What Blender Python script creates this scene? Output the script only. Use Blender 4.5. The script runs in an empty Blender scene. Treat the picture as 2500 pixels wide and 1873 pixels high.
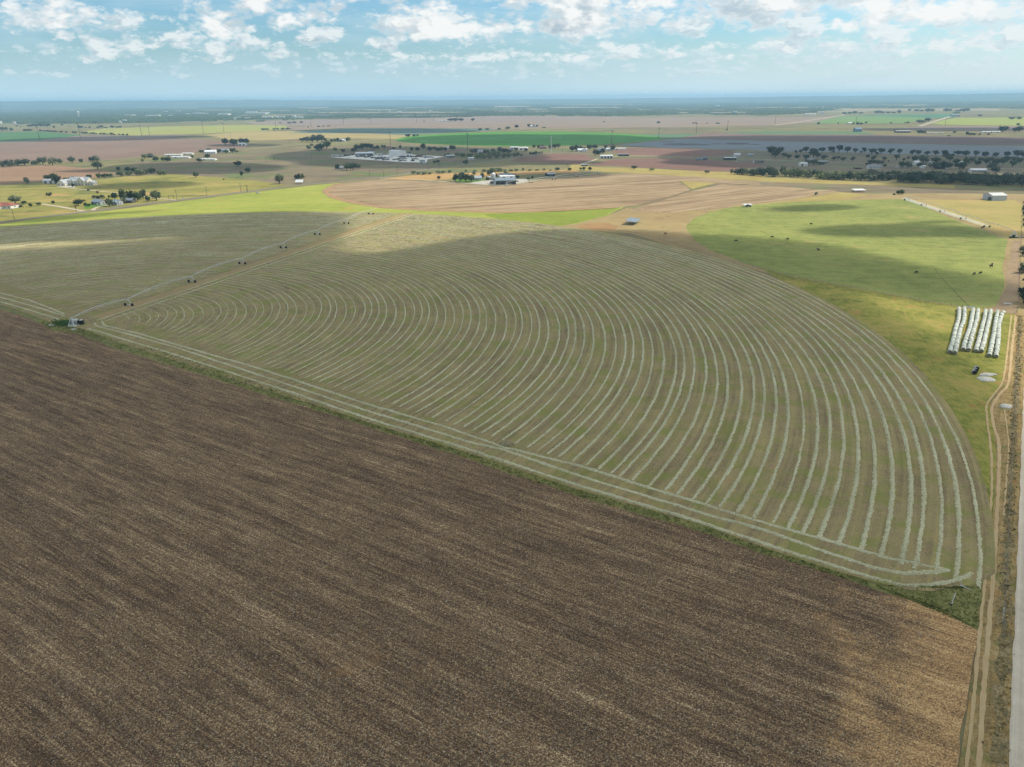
import bpy, bmesh, math, random
import numpy as np
from mathutils import Vector, Matrix, noise as mnoise
from mathutils.geometry import delaunay_2d_cdt

# ---------------------------------------------------------------- camera, light, sky
S = bpy.context.scene
COL = S.collection
R = math.radians
CAM_H = 100.0
PITCH, ROLL, FPX = R(21.385), R(-0.5146), 1779.13      # pose of the drone camera; focal length for a 2500 px wide frame
cam_d = bpy.data.cameras.new('camera')
cam_d.sensor_fit = 'HORIZONTAL'; cam_d.sensor_width = 36.0
cam_d.lens = FPX / 2500 * 36.0
cam_d.clip_start = 0.5; cam_d.clip_end = 80000
cam = bpy.data.objects.new('camera', cam_d); COL.objects.link(cam)
cam.matrix_world = Matrix.Translation((0, 0, CAM_H)) @ Matrix.Rotation(R(90) - PITCH, 4, 'X') @ Matrix.Rotation(ROLL, 4, 'Z')
S.camera = cam

SUN_AZ, SUN_EL = R(72), R(44)          # azimuth from straight ahead towards the right
SUN_DIR = Vector((math.sin(SUN_AZ) * math.cos(SUN_EL), math.cos(SUN_AZ) * math.cos(SUN_EL), math.sin(SUN_EL)))
sun_d = bpy.data.lights.new('sun', 'SUN'); sun_d.energy = 3.8; sun_d.angle = R(0.53); sun_d.color = (1.0, 0.94, 0.80)
sun = bpy.data.objects.new('sun', sun_d); COL.objects.link(sun)
sun.rotation_euler = SUN_DIR.to_track_quat('Z', 'Y').to_euler(); sun.location = (600, 300, 700)

S.view_settings.view_transform = 'Standard'
S.view_settings.look = 'None'
S.view_settings.gamma = 1.0
S.view_settings.use_curve_mapping = False
S.view_settings.exposure = 0.3

class G:
    """small helper to write node graphs as expressions"""
    def __init__(s, tree):
        s.t = tree; s.n = tree.nodes; s.l = tree.links
    def put(s, sock, v):
        if v is None: return
        if hasattr(v, 'is_output') or hasattr(v, 'links'): s.l.new(v, sock)
        elif isinstance(v, (tuple, list)):
            d = sock.default_value
            sock.default_value = tuple(v) + (1.0,) if len(d) == 4 and len(v) == 3 else tuple(v)
        else:
            try: sock.default_value = v
            except TypeError: sock.default_value = (v,) * len(sock.default_value)
    def m(s, op, a, b=None, c=None, clamp=False):
        n = s.n.new('ShaderNodeMath'); n.operation = op; n.use_clamp = clamp
        s.put(n.inputs[0], a); s.put(n.inputs[1], b)
        if c is not None: s.put(n.inputs[2], c)
        return n.outputs[0]
    def v(s, op, a, b=None, scale=None):
        n = s.n.new('ShaderNodeVectorMath'); n.operation = op
        s.put(n.inputs[0], a)
        if b is not None: s.put(n.inputs[1], b)
        if scale is not None: s.put(n.inputs['Scale'], scale)
        return n.outputs['Value'] if op in ('LENGTH', 'DOT_PRODUCT', 'DISTANCE') else n.outputs['Vector']
    def sep(s, a):
        n = s.n.new('ShaderNodeSeparateXYZ'); s.put(n.inputs[0], a); return n.outputs
    def comb(s, x=0.0, y=0.0, z=0.0):
        n = s.n.new('ShaderNodeCombineXYZ')
        s.put(n.inputs[0], x); s.put(n.inputs[1], y); s.put(n.inputs[2], z); return n.outputs[0]
    def noise(s, vec, scale=1.0, detail=3.0, rough=0.55, dist=0.0, color=False, lac=2.0):
        n = s.n.new('ShaderNodeTexNoise'); s.put(n.inputs['Vector'], vec)
        n.inputs['Scale'].default_value = scale; n.inputs['Detail'].default_value = detail
        n.inputs['Roughness'].default_value = rough; n.inputs['Distortion'].default_value = dist
        n.inputs['Lacunarity'].default_value = lac
        return n.outputs['Color'] if color else n.outputs['Fac']
    def ramp(s, f, stops, interp='LINEAR'):
        n = s.n.new('ShaderNodeValToRGB'); e = n.color_ramp; e.interpolation = interp
        while len(e.elements) < len(stops): e.elements.new(0.5)
        for k, (p, c) in enumerate(stops):
            e.elements[k].position = p
            e.elements[k].color = (c, c, c, 1) if not isinstance(c, (tuple, list)) else (*c[:3], 1)
        s.put(n.inputs[0], f); return n.outputs[0]
    def mix(s, f, a, b, blend='MIX'):
        n = s.n.new('ShaderNodeMix'); n.data_type = 'RGBA'; n.blend_type = blend; n.clamp_factor = True
        s.put(n.inputs[0], f); s.put(n.inputs[6], a); s.put(n.inputs[7], b); return n.outputs[2]
    def smooth(s, x, a, b):
        n = s.n.new('ShaderNodeMapRange'); n.interpolation_type = 'SMOOTHSTEP'
        s.put(n.inputs[0], x); n.inputs[1].default_value = a; n.inputs[2].default_value = b
        n.inputs[3].default_value = 0; n.inputs[4].default_value = 1
        return n.outputs[0]

def build_world():
    w = bpy.data.worlds.new('World'); S.world = w; w.use_nodes = True
    g = G(w.node_tree); g.n.clear()
    out = g.n.new('ShaderNodeOutputWorld')
    sky = g.n.new('ShaderNodeTexSky'); sky.sky_type = 'NISHITA'; sky.sun_disc = False
    sky.sun_elevation = SUN_EL; sky.sun_rotation = SUN_AZ
    sky.altitude = 250; sky.air_density = 1.0; sky.dust_density = 1.6; sky.ozone_density = 2.2
    tc = g.n.new('ShaderNodeTexCoord'); d = g.v('NORMALIZE', tc.outputs['Generated'])
    x, y, z = g.sep(d)
    hyp = g.m('MAXIMUM', g.m('SQRT', g.m('ADD', g.m('MULTIPLY', x, x), g.m('MULTIPLY', y, y))), 0.05)
    cx, cy = g.m('DIVIDE', x, hyp), g.m('DIVIDE', y, hyp)
    el = g.m('DIVIDE', z, hyp)
    side = g.v('DOT_PRODUCT', d, tuple(SUN_DIR))                       # nearer the sun the air is whiter
    def bg(col, st):
        b = g.n.new('ShaderNodeBackground'); g.put(b.inputs[0], col); g.put(b.inputs[1], st * 0.84); return b.outputs[0]
    def addsh(a, b):
        n = g.n.new('ShaderNodeAddShader'); g.l.new(a, n.inputs[0]); g.l.new(b, n.inputs[1]); return n.outputs[0]
    def mixsh(f, a, b):
        n = g.n.new('ShaderNodeMixShader'); g.put(n.inputs[0], f); g.l.new(a, n.inputs[1]); g.l.new(b, n.inputs[2]); return n.outputs[0]
    base = bg(g.mix(1.0, sky.outputs[0], (0.72, 1.05, 1.20), 'MULTIPLY'), 0.12)
    def vor(p, sc):
        n = g.n.new('ShaderNodeTexVoronoi'); n.feature = 'F1'; n.inputs['Scale'].default_value = sc
        g.put(n.inputs['Vector'], p); return n.outputs['Distance']
    # high thin veil between the puffs, thicker towards the sun side and the horizon
    vp = g.comb(g.m('MULTIPLY', cx, 3.0), g.m('MULTIPLY', cy, 3.0), g.m('MULTIPLY', el, 16.0))
    veil = g.m('MULTIPLY', g.smooth(g.noise(vp, 2.0, 4, 0.6), 0.40, 0.66), 0.70)
    veil = g.m('ADD', veil, g.m('MULTIPLY', g.smooth(side, 0.35, 0.95), 0.40), clamp=True)
    lowh = g.m('SUBTRACT', 1.0, g.smooth(el, 0.0, 0.085))
    sunny = g.smooth(side, 0.05, 0.75)
    glow = g.m('ADD', 1.0, g.m('MULTIPLY', g.m('SUBTRACT', 1.0, g.smooth(el, -0.02, 0.09)), 0.20))
    tint = g.v('SCALE', g.mix(sunny, (0.500, 0.700, 0.800), (0.720, 0.830, 0.860)), scale=glow)
    cur = mixsh(g.m('MULTIPLY', lowh, 0.92), base, bg(tint, 1.0))
    cur = mixsh(g.m('MULTIPLY', veil, 0.72), cur, bg(g.mix(sunny, (0.48, 0.68, 0.78), (0.70, 0.83, 0.87)), 1.0))
    # decks of cumulus, each with the size it has at its distance
    def deck(cur, sc, ver, lo, hi, thr, soft, seed, white, fade, off, dark):
        def dens(ox, oz):
            p = g.comb(g.m('ADD', g.m('MULTIPLY', cx, sc), ox), g.m('ADD', g.m('MULTIPLY', cy, sc), seed),
                       g.m('ADD', g.m('MULTIPLY', el, sc * ver), oz))
            wob = g.v('ADD', p, g.v('SCALE', g.v('SUBTRACT', g.noise(p, 2.6, 2, .6, color=True), (.5, .5, .5)), scale=.5))
            a = g.noise(p, 0.9, 2, 0.5)
            b = g.m('SUBTRACT', .95, vor(wob, 1.9))
            e = g.m('SUBTRACT', .95, vor(wob, 5.2))
            d_ = g.noise(p, 6.0, 4, .65)
            r = g.m('ADD', g.m('MULTIPLY', a, 0.64), g.m('MULTIPLY', b, 0.17))
            r = g.m('ADD', r, g.m('MULTIPLY', e, 0.09))
            return g.m('ADD', r, g.m('MULTIPLY', d_, 0.16))
        n0 = dens(0.0, 0.0)
        n1 = dens(off * 0.5, off)                                       # a step towards the sun
        win = g.m('MULTIPLY', g.smooth(el, lo[0], lo[1]), g.m('SUBTRACT', 1.0, g.smooth(el, hi[0], hi[1])))
        bias = g.m('ADD', n0, g.m('MULTIPLY', g.m('SUBTRACT', win, 1.0), 0.30))
        bias = g.m('ADD', bias, g.m('MULTIPLY', g.smooth(side, -0.1, 0.8), 0.07))
        bias = g.m('ADD', bias, g.m('MULTIPLY', g.smooth(el, 0.14, 0.5), 0.10))   # extra cloud added above the view, so skylight on shaded ground is whiter
        a = g.smooth(bias, thr, thr + soft)
        lit = g.smooth(g.m('SUBTRACT', n0, n1), -0.05, 0.10)
        core = g.smooth(bias, thr + 0.02, thr + 0.17)
        shade = g.m('MULTIPLY', g.m('SUBTRACT', 1.0, lit), g.m('ADD', 0.25, g.m('MULTIPLY', core, 0.75)))
        col = g.mix(shade, white, g.mix(sunny, dark, (0.60, 0.72, 0.79)))
        return mixsh(g.m('MULTIPLY', a, fade), cur, bg(col, 1.0))
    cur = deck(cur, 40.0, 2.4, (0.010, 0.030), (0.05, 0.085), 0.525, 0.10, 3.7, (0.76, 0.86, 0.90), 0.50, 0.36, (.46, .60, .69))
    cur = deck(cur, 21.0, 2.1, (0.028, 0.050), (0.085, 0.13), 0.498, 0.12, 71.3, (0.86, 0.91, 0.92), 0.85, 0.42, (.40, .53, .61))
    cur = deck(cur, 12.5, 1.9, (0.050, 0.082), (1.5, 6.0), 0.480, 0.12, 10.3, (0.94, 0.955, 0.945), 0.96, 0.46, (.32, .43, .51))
    g.l.new(cur, out.inputs[0])
build_world()

cy = S.cycles
cy.use_denoising = True; cy.denoising_prefilter = 'NONE'
cy.max_bounces = 5; cy.diffuse_bounces = 2; cy.glossy_bounces = 2; cy.transmission_bounces = 2
cy.transparent_max_bounces = 12; cy.volume_bounces = 2
cy.use_fast_gi = False
cy.use_adaptive_sampling = True; cy.adaptive_threshold = 0.004

# ---------------------------------------------------------------- helpers
CP, SP, CR, SR = math.cos(PITCH), math.sin(PITCH), math.cos(ROLL), math.sin(ROLL)
def ray(px, py):
    x, y = (px - 1250) / FPX, (936.5 - py) / FPX
    x, y = CR * x - SR * y, SR * x + CR * y
    return Vector((x, CP + y * SP, -(SP - y * CP)))
def at(px, py, z=0.0):
    """the ground point seen at a place in the photograph"""
    d = ray(px, py); t = (CAM_H - z) / -d.z
    return Vector((d.x * t, d.y * t, z))
def depth(p): return p[1] * CP - (p[2] - CAM_H) * SP
def metres(px, py, n): return n * depth(at(px, py)) / FPX
def project(X, Y, Z=0.0):
    dz = Z - CAM_H
    zc = Y * CP - dz * SP; yc = Y * SP + dz * CP
    x, y = X / zc, yc / zc
    x, y = CR * x + SR * y, -SR * x + CR * y
    return 1250 + x * FPX, 936.5 - y * FPX

SH = 1.6
def lin(v):
    v /= 255.0
    return v / 12.92 if v <= 0.04045 else ((v + 0.055) / 1.055) ** 2.4
def c(r, g_, b, k=1.0):
    if k == SH: r, b = r * 1.04, b * .95
    return (min(lin(r) * k, .9), min(lin(g_) * k, .9), min(lin(b) * k, .9))

MATS = {}
def plain(name, col, rough=0.8, metal=0.0, var=0.12, scale=0.6, spec=0.3):
    """painted, metal or earthen surface with slight uneven weathering"""
    if name in MATS: return MATS[name]
    m = bpy.data.materials.new(name); m.use_nodes = True; g = G(m.node_tree)
    b = m.node_tree.nodes['Principled BSDF']
    tc = g.n.new('ShaderNodeTexCoord')
    n = g.noise(tc.outputs['Object'], scale, 4, 0.6)
    f = g.ramp(n, [(0.3, 1 - var), (0.7, 1 + var * 0.5)])
    g.put(b.inputs['Base Color'], g.mix(1.0, col, f, 'MULTIPLY'))
    b.inputs['Roughness'].default_value = rough; b.inputs['Metallic'].default_value = metal
    b.inputs['Specular IOR Level'].default_value = spec
    MATS[name] = m; return m

def tag(o, label=None, cat=None, group=None, kind=None):
    if label: o['label'] = label
    if cat: o['category'] = cat
    if group: o['group'] = group
    if kind: o['kind'] = kind
    return o
def obj(name, me, mat=None, parent=None, loc=None, rot=None):
    o = bpy.data.objects.new(name, me); COL.objects.link(o)
    if mat is not None and len(me.materials) == 0: me.materials.append(mat)
    if parent is not None: o.parent = parent
    if loc is not None: o.location = loc
    if rot is not None: o.rotation_euler = (0, 0, rot)
    return o
def empty(name, loc, rot=0.0, label=None, cat=None, group=None):
    o = bpy.data.objects.new(name, None); COL.objects.link(o)
    o.empty_display_size = 0.5
    o.location = loc; o.rotation_euler = (0, 0, rot)
    return tag(o, label, cat, group)
def mesh(name, vs, fs, smooth=False):
    me = bpy.data.meshes.new(name); me.from_pydata([tuple(v) for v in vs], [], fs); me.update()
    if smooth: me.polygons.foreach_set('use_smooth', [True] * len(me.polygons))
    return me
def copy_tree(o, parent=None):
    c_ = o.copy(); COL.objects.link(c_)
    if parent is not None: c_.parent = parent
    for ch in list(o.children): copy_tree(ch, c_)
    return c_

class MB:
    def __init__(s): s.v, s.f = [], []
    def add(s, vs, fs):
        k = len(s.v); s.v += [tuple(p) for p in vs]; s.f += [tuple(i + k for i in q) for q in fs]; return s
    def box(s, x0, x1, y0, y1, z0, z1):
        return s.add([(x0,y0,z0),(x1,y0,z0),(x1,y1,z0),(x0,y1,z0),(x0,y0,z1),(x1,y0,z1),(x1,y1,z1),(x0,y1,z1)],
                     [(0,3,2,1),(4,5,6,7),(0,1,5,4),(1,2,6,5),(2,3,7,6),(3,0,4,7)])
    def tube(s, a, b, r, n=6, r2=None, cap=True):
        a, b = Vector(a), Vector(b); d = (b - a).normalized()
        u = d.orthogonal().normalized(); w = d.cross(u); r2 = r if r2 is None else r2
        vs = []
        for p, q in ((a, r), (b, r2)):
            for i in range(n):
                t = 2 * math.pi * i / n; vs.append(p + (u * math.cos(t) + w * math.sin(t)) * q)
        fs = [(i, (i + 1) % n, n + (i + 1) % n, n + i) for i in range(n)]
        if cap: fs += [tuple(range(n))[::-1], tuple(range(n, 2 * n))]
        return s.add(vs, fs)
    def lathe(s, prof, n=12, ax=(0, 0)):
        vs, fs = [], []
        for r, z in prof:
            for i in range(n):
                t = 2 * math.pi * i / n; vs.append((ax[0] + r * math.cos(t), ax[1] + r * math.sin(t), z))
        for k in range(len(prof) - 1):
            for i in range(n):
                j = (i + 1) % n; fs.append((k*n+i, k*n+j, (k+1)*n+j, (k+1)*n+i))
        fs += [tuple(range(n))[::-1], tuple(range((len(prof)-1)*n, len(prof)*n))]
        return s.add(vs, fs)
    def prism(s, poly, y0, y1):
        """outline in x,z pushed along y"""
        n = len(poly)
        return s.add([(x, y0, z) for x, z in poly] + [(x, y1, z) for x, z in poly],
                     [tuple(range(n)), tuple(range(n, 2*n))[::-1]] + [(i, n+i, n+(i+1) % n, (i+1) % n) for i in range(n)])
    def me(s, name, smooth=False): return mesh(name, s.v, s.f, smooth)

ONES = ['', 'first', 'second', 'third', 'fourth', 'fifth', 'sixth', 'seventh', 'eighth', 'ninth', 'tenth', 'eleventh', 'twelfth',
        'thirteenth', 'fourteenth', 'fifteenth', 'sixteenth', 'seventeenth', 'eighteenth', 'nineteenth']
TENS = {2: 'twent', 3: 'thirt', 4: 'fort', 5: 'fift', 6: 'sixt', 7: 'sevent', 8: 'eight', 9: 'ninet'}
def nth(n):
    if n < 20: return ONES[n]
    if n >= 100: return 'hundredth' if n == 100 else 'hundred and ' + nth(n - 100)
    t, u = divmod(n, 10)
    return TENS[t] + 'ieth' if u == 0 else TENS[t] + 'y-' + ONES[u]
# ---------------------------------------------------------------- ground and fields
PIV = at(179.0, 795.7)                   # centre of the big irrigation circle
RAD = 376.0
def field_mat(name, stops, big=(60, .6), mid=(9, .4), fine=(.5, .3), streak=None, patches=(), bump=0.0, polar=None, rough=0.95, blend=None):
    m = bpy.data.materials.new(name); m.use_nodes = True; g = G(m.node_tree)
    b = m.node_tree.nodes['Principled BSDF']; b.inputs['Roughness'].default_value = rough
    b.inputs['Specular IOR Level'].default_value = 0.08
    geo = g.n.new('ShaderNodeNewGeometry'); P = geo.outputs['Position']
    X, Y, Z = g.sep(P)
    def nz(scale_m, det=3, ro=.55, off=0.0): 
        return g.noise(g.v('ADD', P, (off, off * .7, 0)), 1.0 / scale_m, det, ro)
    val = 0.5
    for (sc, amt, off, det) in ((big[0], big[1], 0, 4), (mid[0], mid[1], 37, 4), (fine[0], fine[1], 11, 3)):
        if amt: val = g.m('ADD', val, g.m('MULTIPLY', g.m('SUBTRACT', nz(sc, det, .6, off), .5), amt))
    fine_out = nz(fine[0], 3, .6, 11)
    for st in (streak or ()):
        ang, wd, ln, amt = st
        if ang == 'polar':
            dx, dy = g.m('SUBTRACT', X, polar[0]), g.m('SUBTRACT', Y, polar[1])
            r = g.m('SQRT', g.m('ADD', g.m('MULTIPLY', dx, dx), g.m('MULTIPLY', dy, dy)))
            a = g.m('MULTIPLY', g.m('ARCTAN2', dy, dx), 200.0)
            vec = g.comb(g.m('DIVIDE', r, wd), g.m('DIVIDE', a, ln), 0.0)
        else:
            ca, sa = math.cos(ang), math.sin(ang)
            u = g.m('ADD', g.m('MULTIPLY', X, ca), g.m('MULTIPLY', Y, sa))
            w = g.m('ADD', g.m('MULTIPLY', X, -sa), g.m('MULTIPLY', Y, ca))
            vec = g.comb(g.m('DIVIDE', w, wd), g.m('DIVIDE', u, ln), 0.0)
        s_ = g.noise(vec, 1.0, 3, .5)
        val = g.m('ADD', val, g.m('MULTIPLY', g.m('SUBTRACT', s_, .5), amt))
    col = g.ramp(val, stops)
    if blend:                                                            # another ground cover that takes over gradually towards a line
        (ox, oy), (nx, ny), lo, hi, stops2 = blend
        w = g.m('ADD', g.m('MULTIPLY', g.m('SUBTRACT', X, ox), nx), g.m('MULTIPLY', g.m('SUBTRACT', Y, oy), ny))
        w = g.m('ADD', w, g.m('MULTIPLY', g.m('SUBTRACT', nz(12, 6, .70, 63), .5), 70.0))
        msk = g.m('SUBTRACT', 1.0, g.smooth(w, lo, hi))
        col = g.mix(msk, col, g.ramp(val, stops2))
    for k, (pc, sc, lo, hi, amt) in enumerate(patches):
        n = g.noise(g.v('ADD', P, (91.0 * (k + 1), 53.0 * k, 7.0 * k)), 1.0 / sc, 5, .62)
        col = g.mix(g.m('MULTIPLY', g.smooth(n, lo, hi), amt), col, pc)
    g.put(b.inputs['Base Color'], col)
    if bump:
        bn = g.n.new('ShaderNodeBump'); bn.inputs['Strength'].default_value = 0.7; bn.inputs['Distance'].default_value = bump
        g.put(bn.inputs['Height'], fine_out); g.l.new(bn.outputs[0], b.inputs['Normal'])
    return m

def flat(name, pts, mat, z, kind='structure', jit=0.0, step=0.0, seed=0):
    """a sheet of ground lying z metres up; its edge may wander by jit metres"""
    pts = [Vector((p[0], p[1])) for p in pts]
    if step:
        rnd = random.Random(seed); out = []
        for i, p in enumerate(pts):
            q = pts[(i + 1) % len(pts)]; n = max(1, min(160, int((q - p).length / step)))
            nrm = Vector((-(q - p).y, (q - p).x)).normalized() if (q - p).length > 0 else Vector((0, 0))
            for k in range(n):
                r = p.lerp(q, k / n)
                out.append(r + nrm * ((mnoise.noise((r.x / (step * 2.5), r.y / (step * 2.5), seed * 3.1)) * 1.3 + rnd.uniform(-.4, .4)) * jit if k else 0))
        pts = out
    pts = [p for i, p in enumerate(pts) if (p - pts[i - 1]).length > .02]
    n = len(pts)
    V_, _, F_, *_ = delaunay_2d_cdt(pts, [(i, (i + 1) % n) for i in range(n)], [], 1, 1e-4)
    fs = []
    for f in F_:
        a_, b_, c_ = (V_[i] for i in f)
        ar = (b_.x - a_.x) * (c_.y - a_.y) - (b_.y - a_.y) * (c_.x - a_.x)
        if abs(ar) > 1e-6: fs.append(tuple(f) if ar > 0 else tuple(f)[::-1])
    me = mesh(name, [(p.x, p.y, z) for p in V_], fs)
    o = obj(name, me, mat); tag(o, kind=kind); return o
def px(*pts): return [at(x, y) for x, y in pts]
def strip(name, pts, width, mat, z, kind='structure', w2=None, jit=0.0, seed=1):
    """a road or track of even width along a line on the ground"""
    P = [Vector((p[0], p[1])) for p in pts]
    # finer points along a smooth curve
    Q = []
    for i in range(len(P) - 1):
        p0, p1, p2, p3 = P[max(i-1, 0)], P[i], P[i+1], P[min(i+2, len(P)-1)]
        n = max(2, min(24, int((p2 - p1).length / max(width, 1.5))))
        for k in range(n):
            t = k / n; 
            Q.append(0.5 * ((2*p1) + (p2-p0)*t + (2*p0-5*p1+4*p2-p3)*t*t + (-p0+3*p1-3*p2+p3)*t**3))
    Q.append(P[-1])
    rnd = random.Random(seed); vs, fs = [], []
    for i, q in enumerate(Q):
        d = (Q[min(i+1, len(Q)-1)] - Q[max(i-1, 0)])
        nrm = Vector((-d.y, d.x)).normalized()
        w = width / 2 if w2 is None else (width + (w2 - width) * i / (len(Q) - 1)) / 2
        a, b_ = q + nrm * (w + rnd.uniform(-jit, jit)), q - nrm * (w + rnd.uniform(-jit, jit))
        vs += [(a.x, a.y, z), (b_.x, b_.y, z)]
        if i: fs.append((2*i-2, 2*i-1, 2*i+1, 2*i))
    o = obj(name, mesh(name, vs, fs), mat); tag(o, kind=kind); return o

LIT = 0.78       # sunlit and cloud-shaded picture colours to surface colours
E_ = PIV
edge_dir = (at(1700, 1280) - at(900, 1036)); EDGE_ANG = math.atan2(edge_dir.y, edge_dir.x)
ROW_ANG = math.atan2(*(at(149, 1570) - at(0, 1466)).yx)

def build_ground():
    m = field_mat('open country', [(0.0, c(104, 96, 82, .8)), (.32, c(130, 120, 92, .8)), (.55, c(150, 140, 98, .75)), (.78, c(150, 152, 96, .7)), (1., c(178, 164, 118, .7))],
                  (340, 1.0), (45, .8), (3, .4), [(R(12), 30, 500, .8)], [(c(84, 100, 62, .8), 120, .50, .66, .55), (c(125, 104, 88, .9), 260, .52, .64, .6)])
    vs, fs = [], []
    ys = [-1500, -200, 0, 300, 800, 1600, 3200, 6400, 12500]
    xs = [-25000, -8000, -2500, -800, 0, 800, 2500, 8000, 25000]
    for y in ys:
        for x in xs: vs.append((x, y, 0))
    n = len(xs)
    for j in range(len(ys) - 1):
        for i in range(n - 1): fs.append((j*n+i, j*n+i+1, (j+1)*n+i+1, (j+1)*n+i))
    tag(obj('ground', mesh('ground', vs, fs), m), kind='structure')
build_ground()

def build_hills():
    """rising country at the end of the view; its crest makes the skyline"""
    az = np.linspace(R(-44), R(44), 460); D = np.concatenate([np.linspace(12300, 19000, 30), [20500, 23000, 25500]])
    sky = [(-700, 1.0), (0, 3.2), (300, 2.2), (600, 1.4), (900, -1.5), (1200, -3.0), (1500, -3.0), (1825, -2.4), (2100, -1.0), (2500, 1.6), (3200, 3.0)]
    vs, fs = [], []
    n = len(az)
    for d in D:
        for a in az:
            x, y = d * math.sin(a), d * math.cos(a)
            p, _ = project(x, y)
            off = np.interp(p, [s_[0] for s_ in sky], [s_[1] for s_ in sky])
            top = CAM_H + off * 0.9 / FPX * 19000 - 4
            t = min(max((d - 12600) / (19000 - 12600), 0), 1); t = t * t * (3 - 2 * t)
            rough = mnoise.noise((x / 900, y / 900, 1.7)) * 9 * t + mnoise.noise((x / 220, y / 220, 4.2)) * 3.2 * t
            vs.append((x, y, -6 + (top + 6) * t + rough + (12 * mnoise.noise((x / 2600, y / 2600, 9)) * t)))
    for j in range(len(D) - 1):
        for i in range(n - 1): fs.append((j*n+i, j*n+i+1, (j+1)*n+i+1, (j+1)*n+i))
    m = field_mat('wooded hills', [(0, c(52, 66, 46)), (.5, c(66, 80, 52)), (.8, c(88, 96, 62)), (1, c(140, 132, 96))], (900, 1.2), (260, .9), (40, .4), [(0.0, 160, 1800, 1.0)], [(c(176, 160, 126, .8), 700, .56, .66, .6)])
    tag(obj('hills', mesh('hills', vs, fs, True), m), kind='structure')
build_hills()

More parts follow.
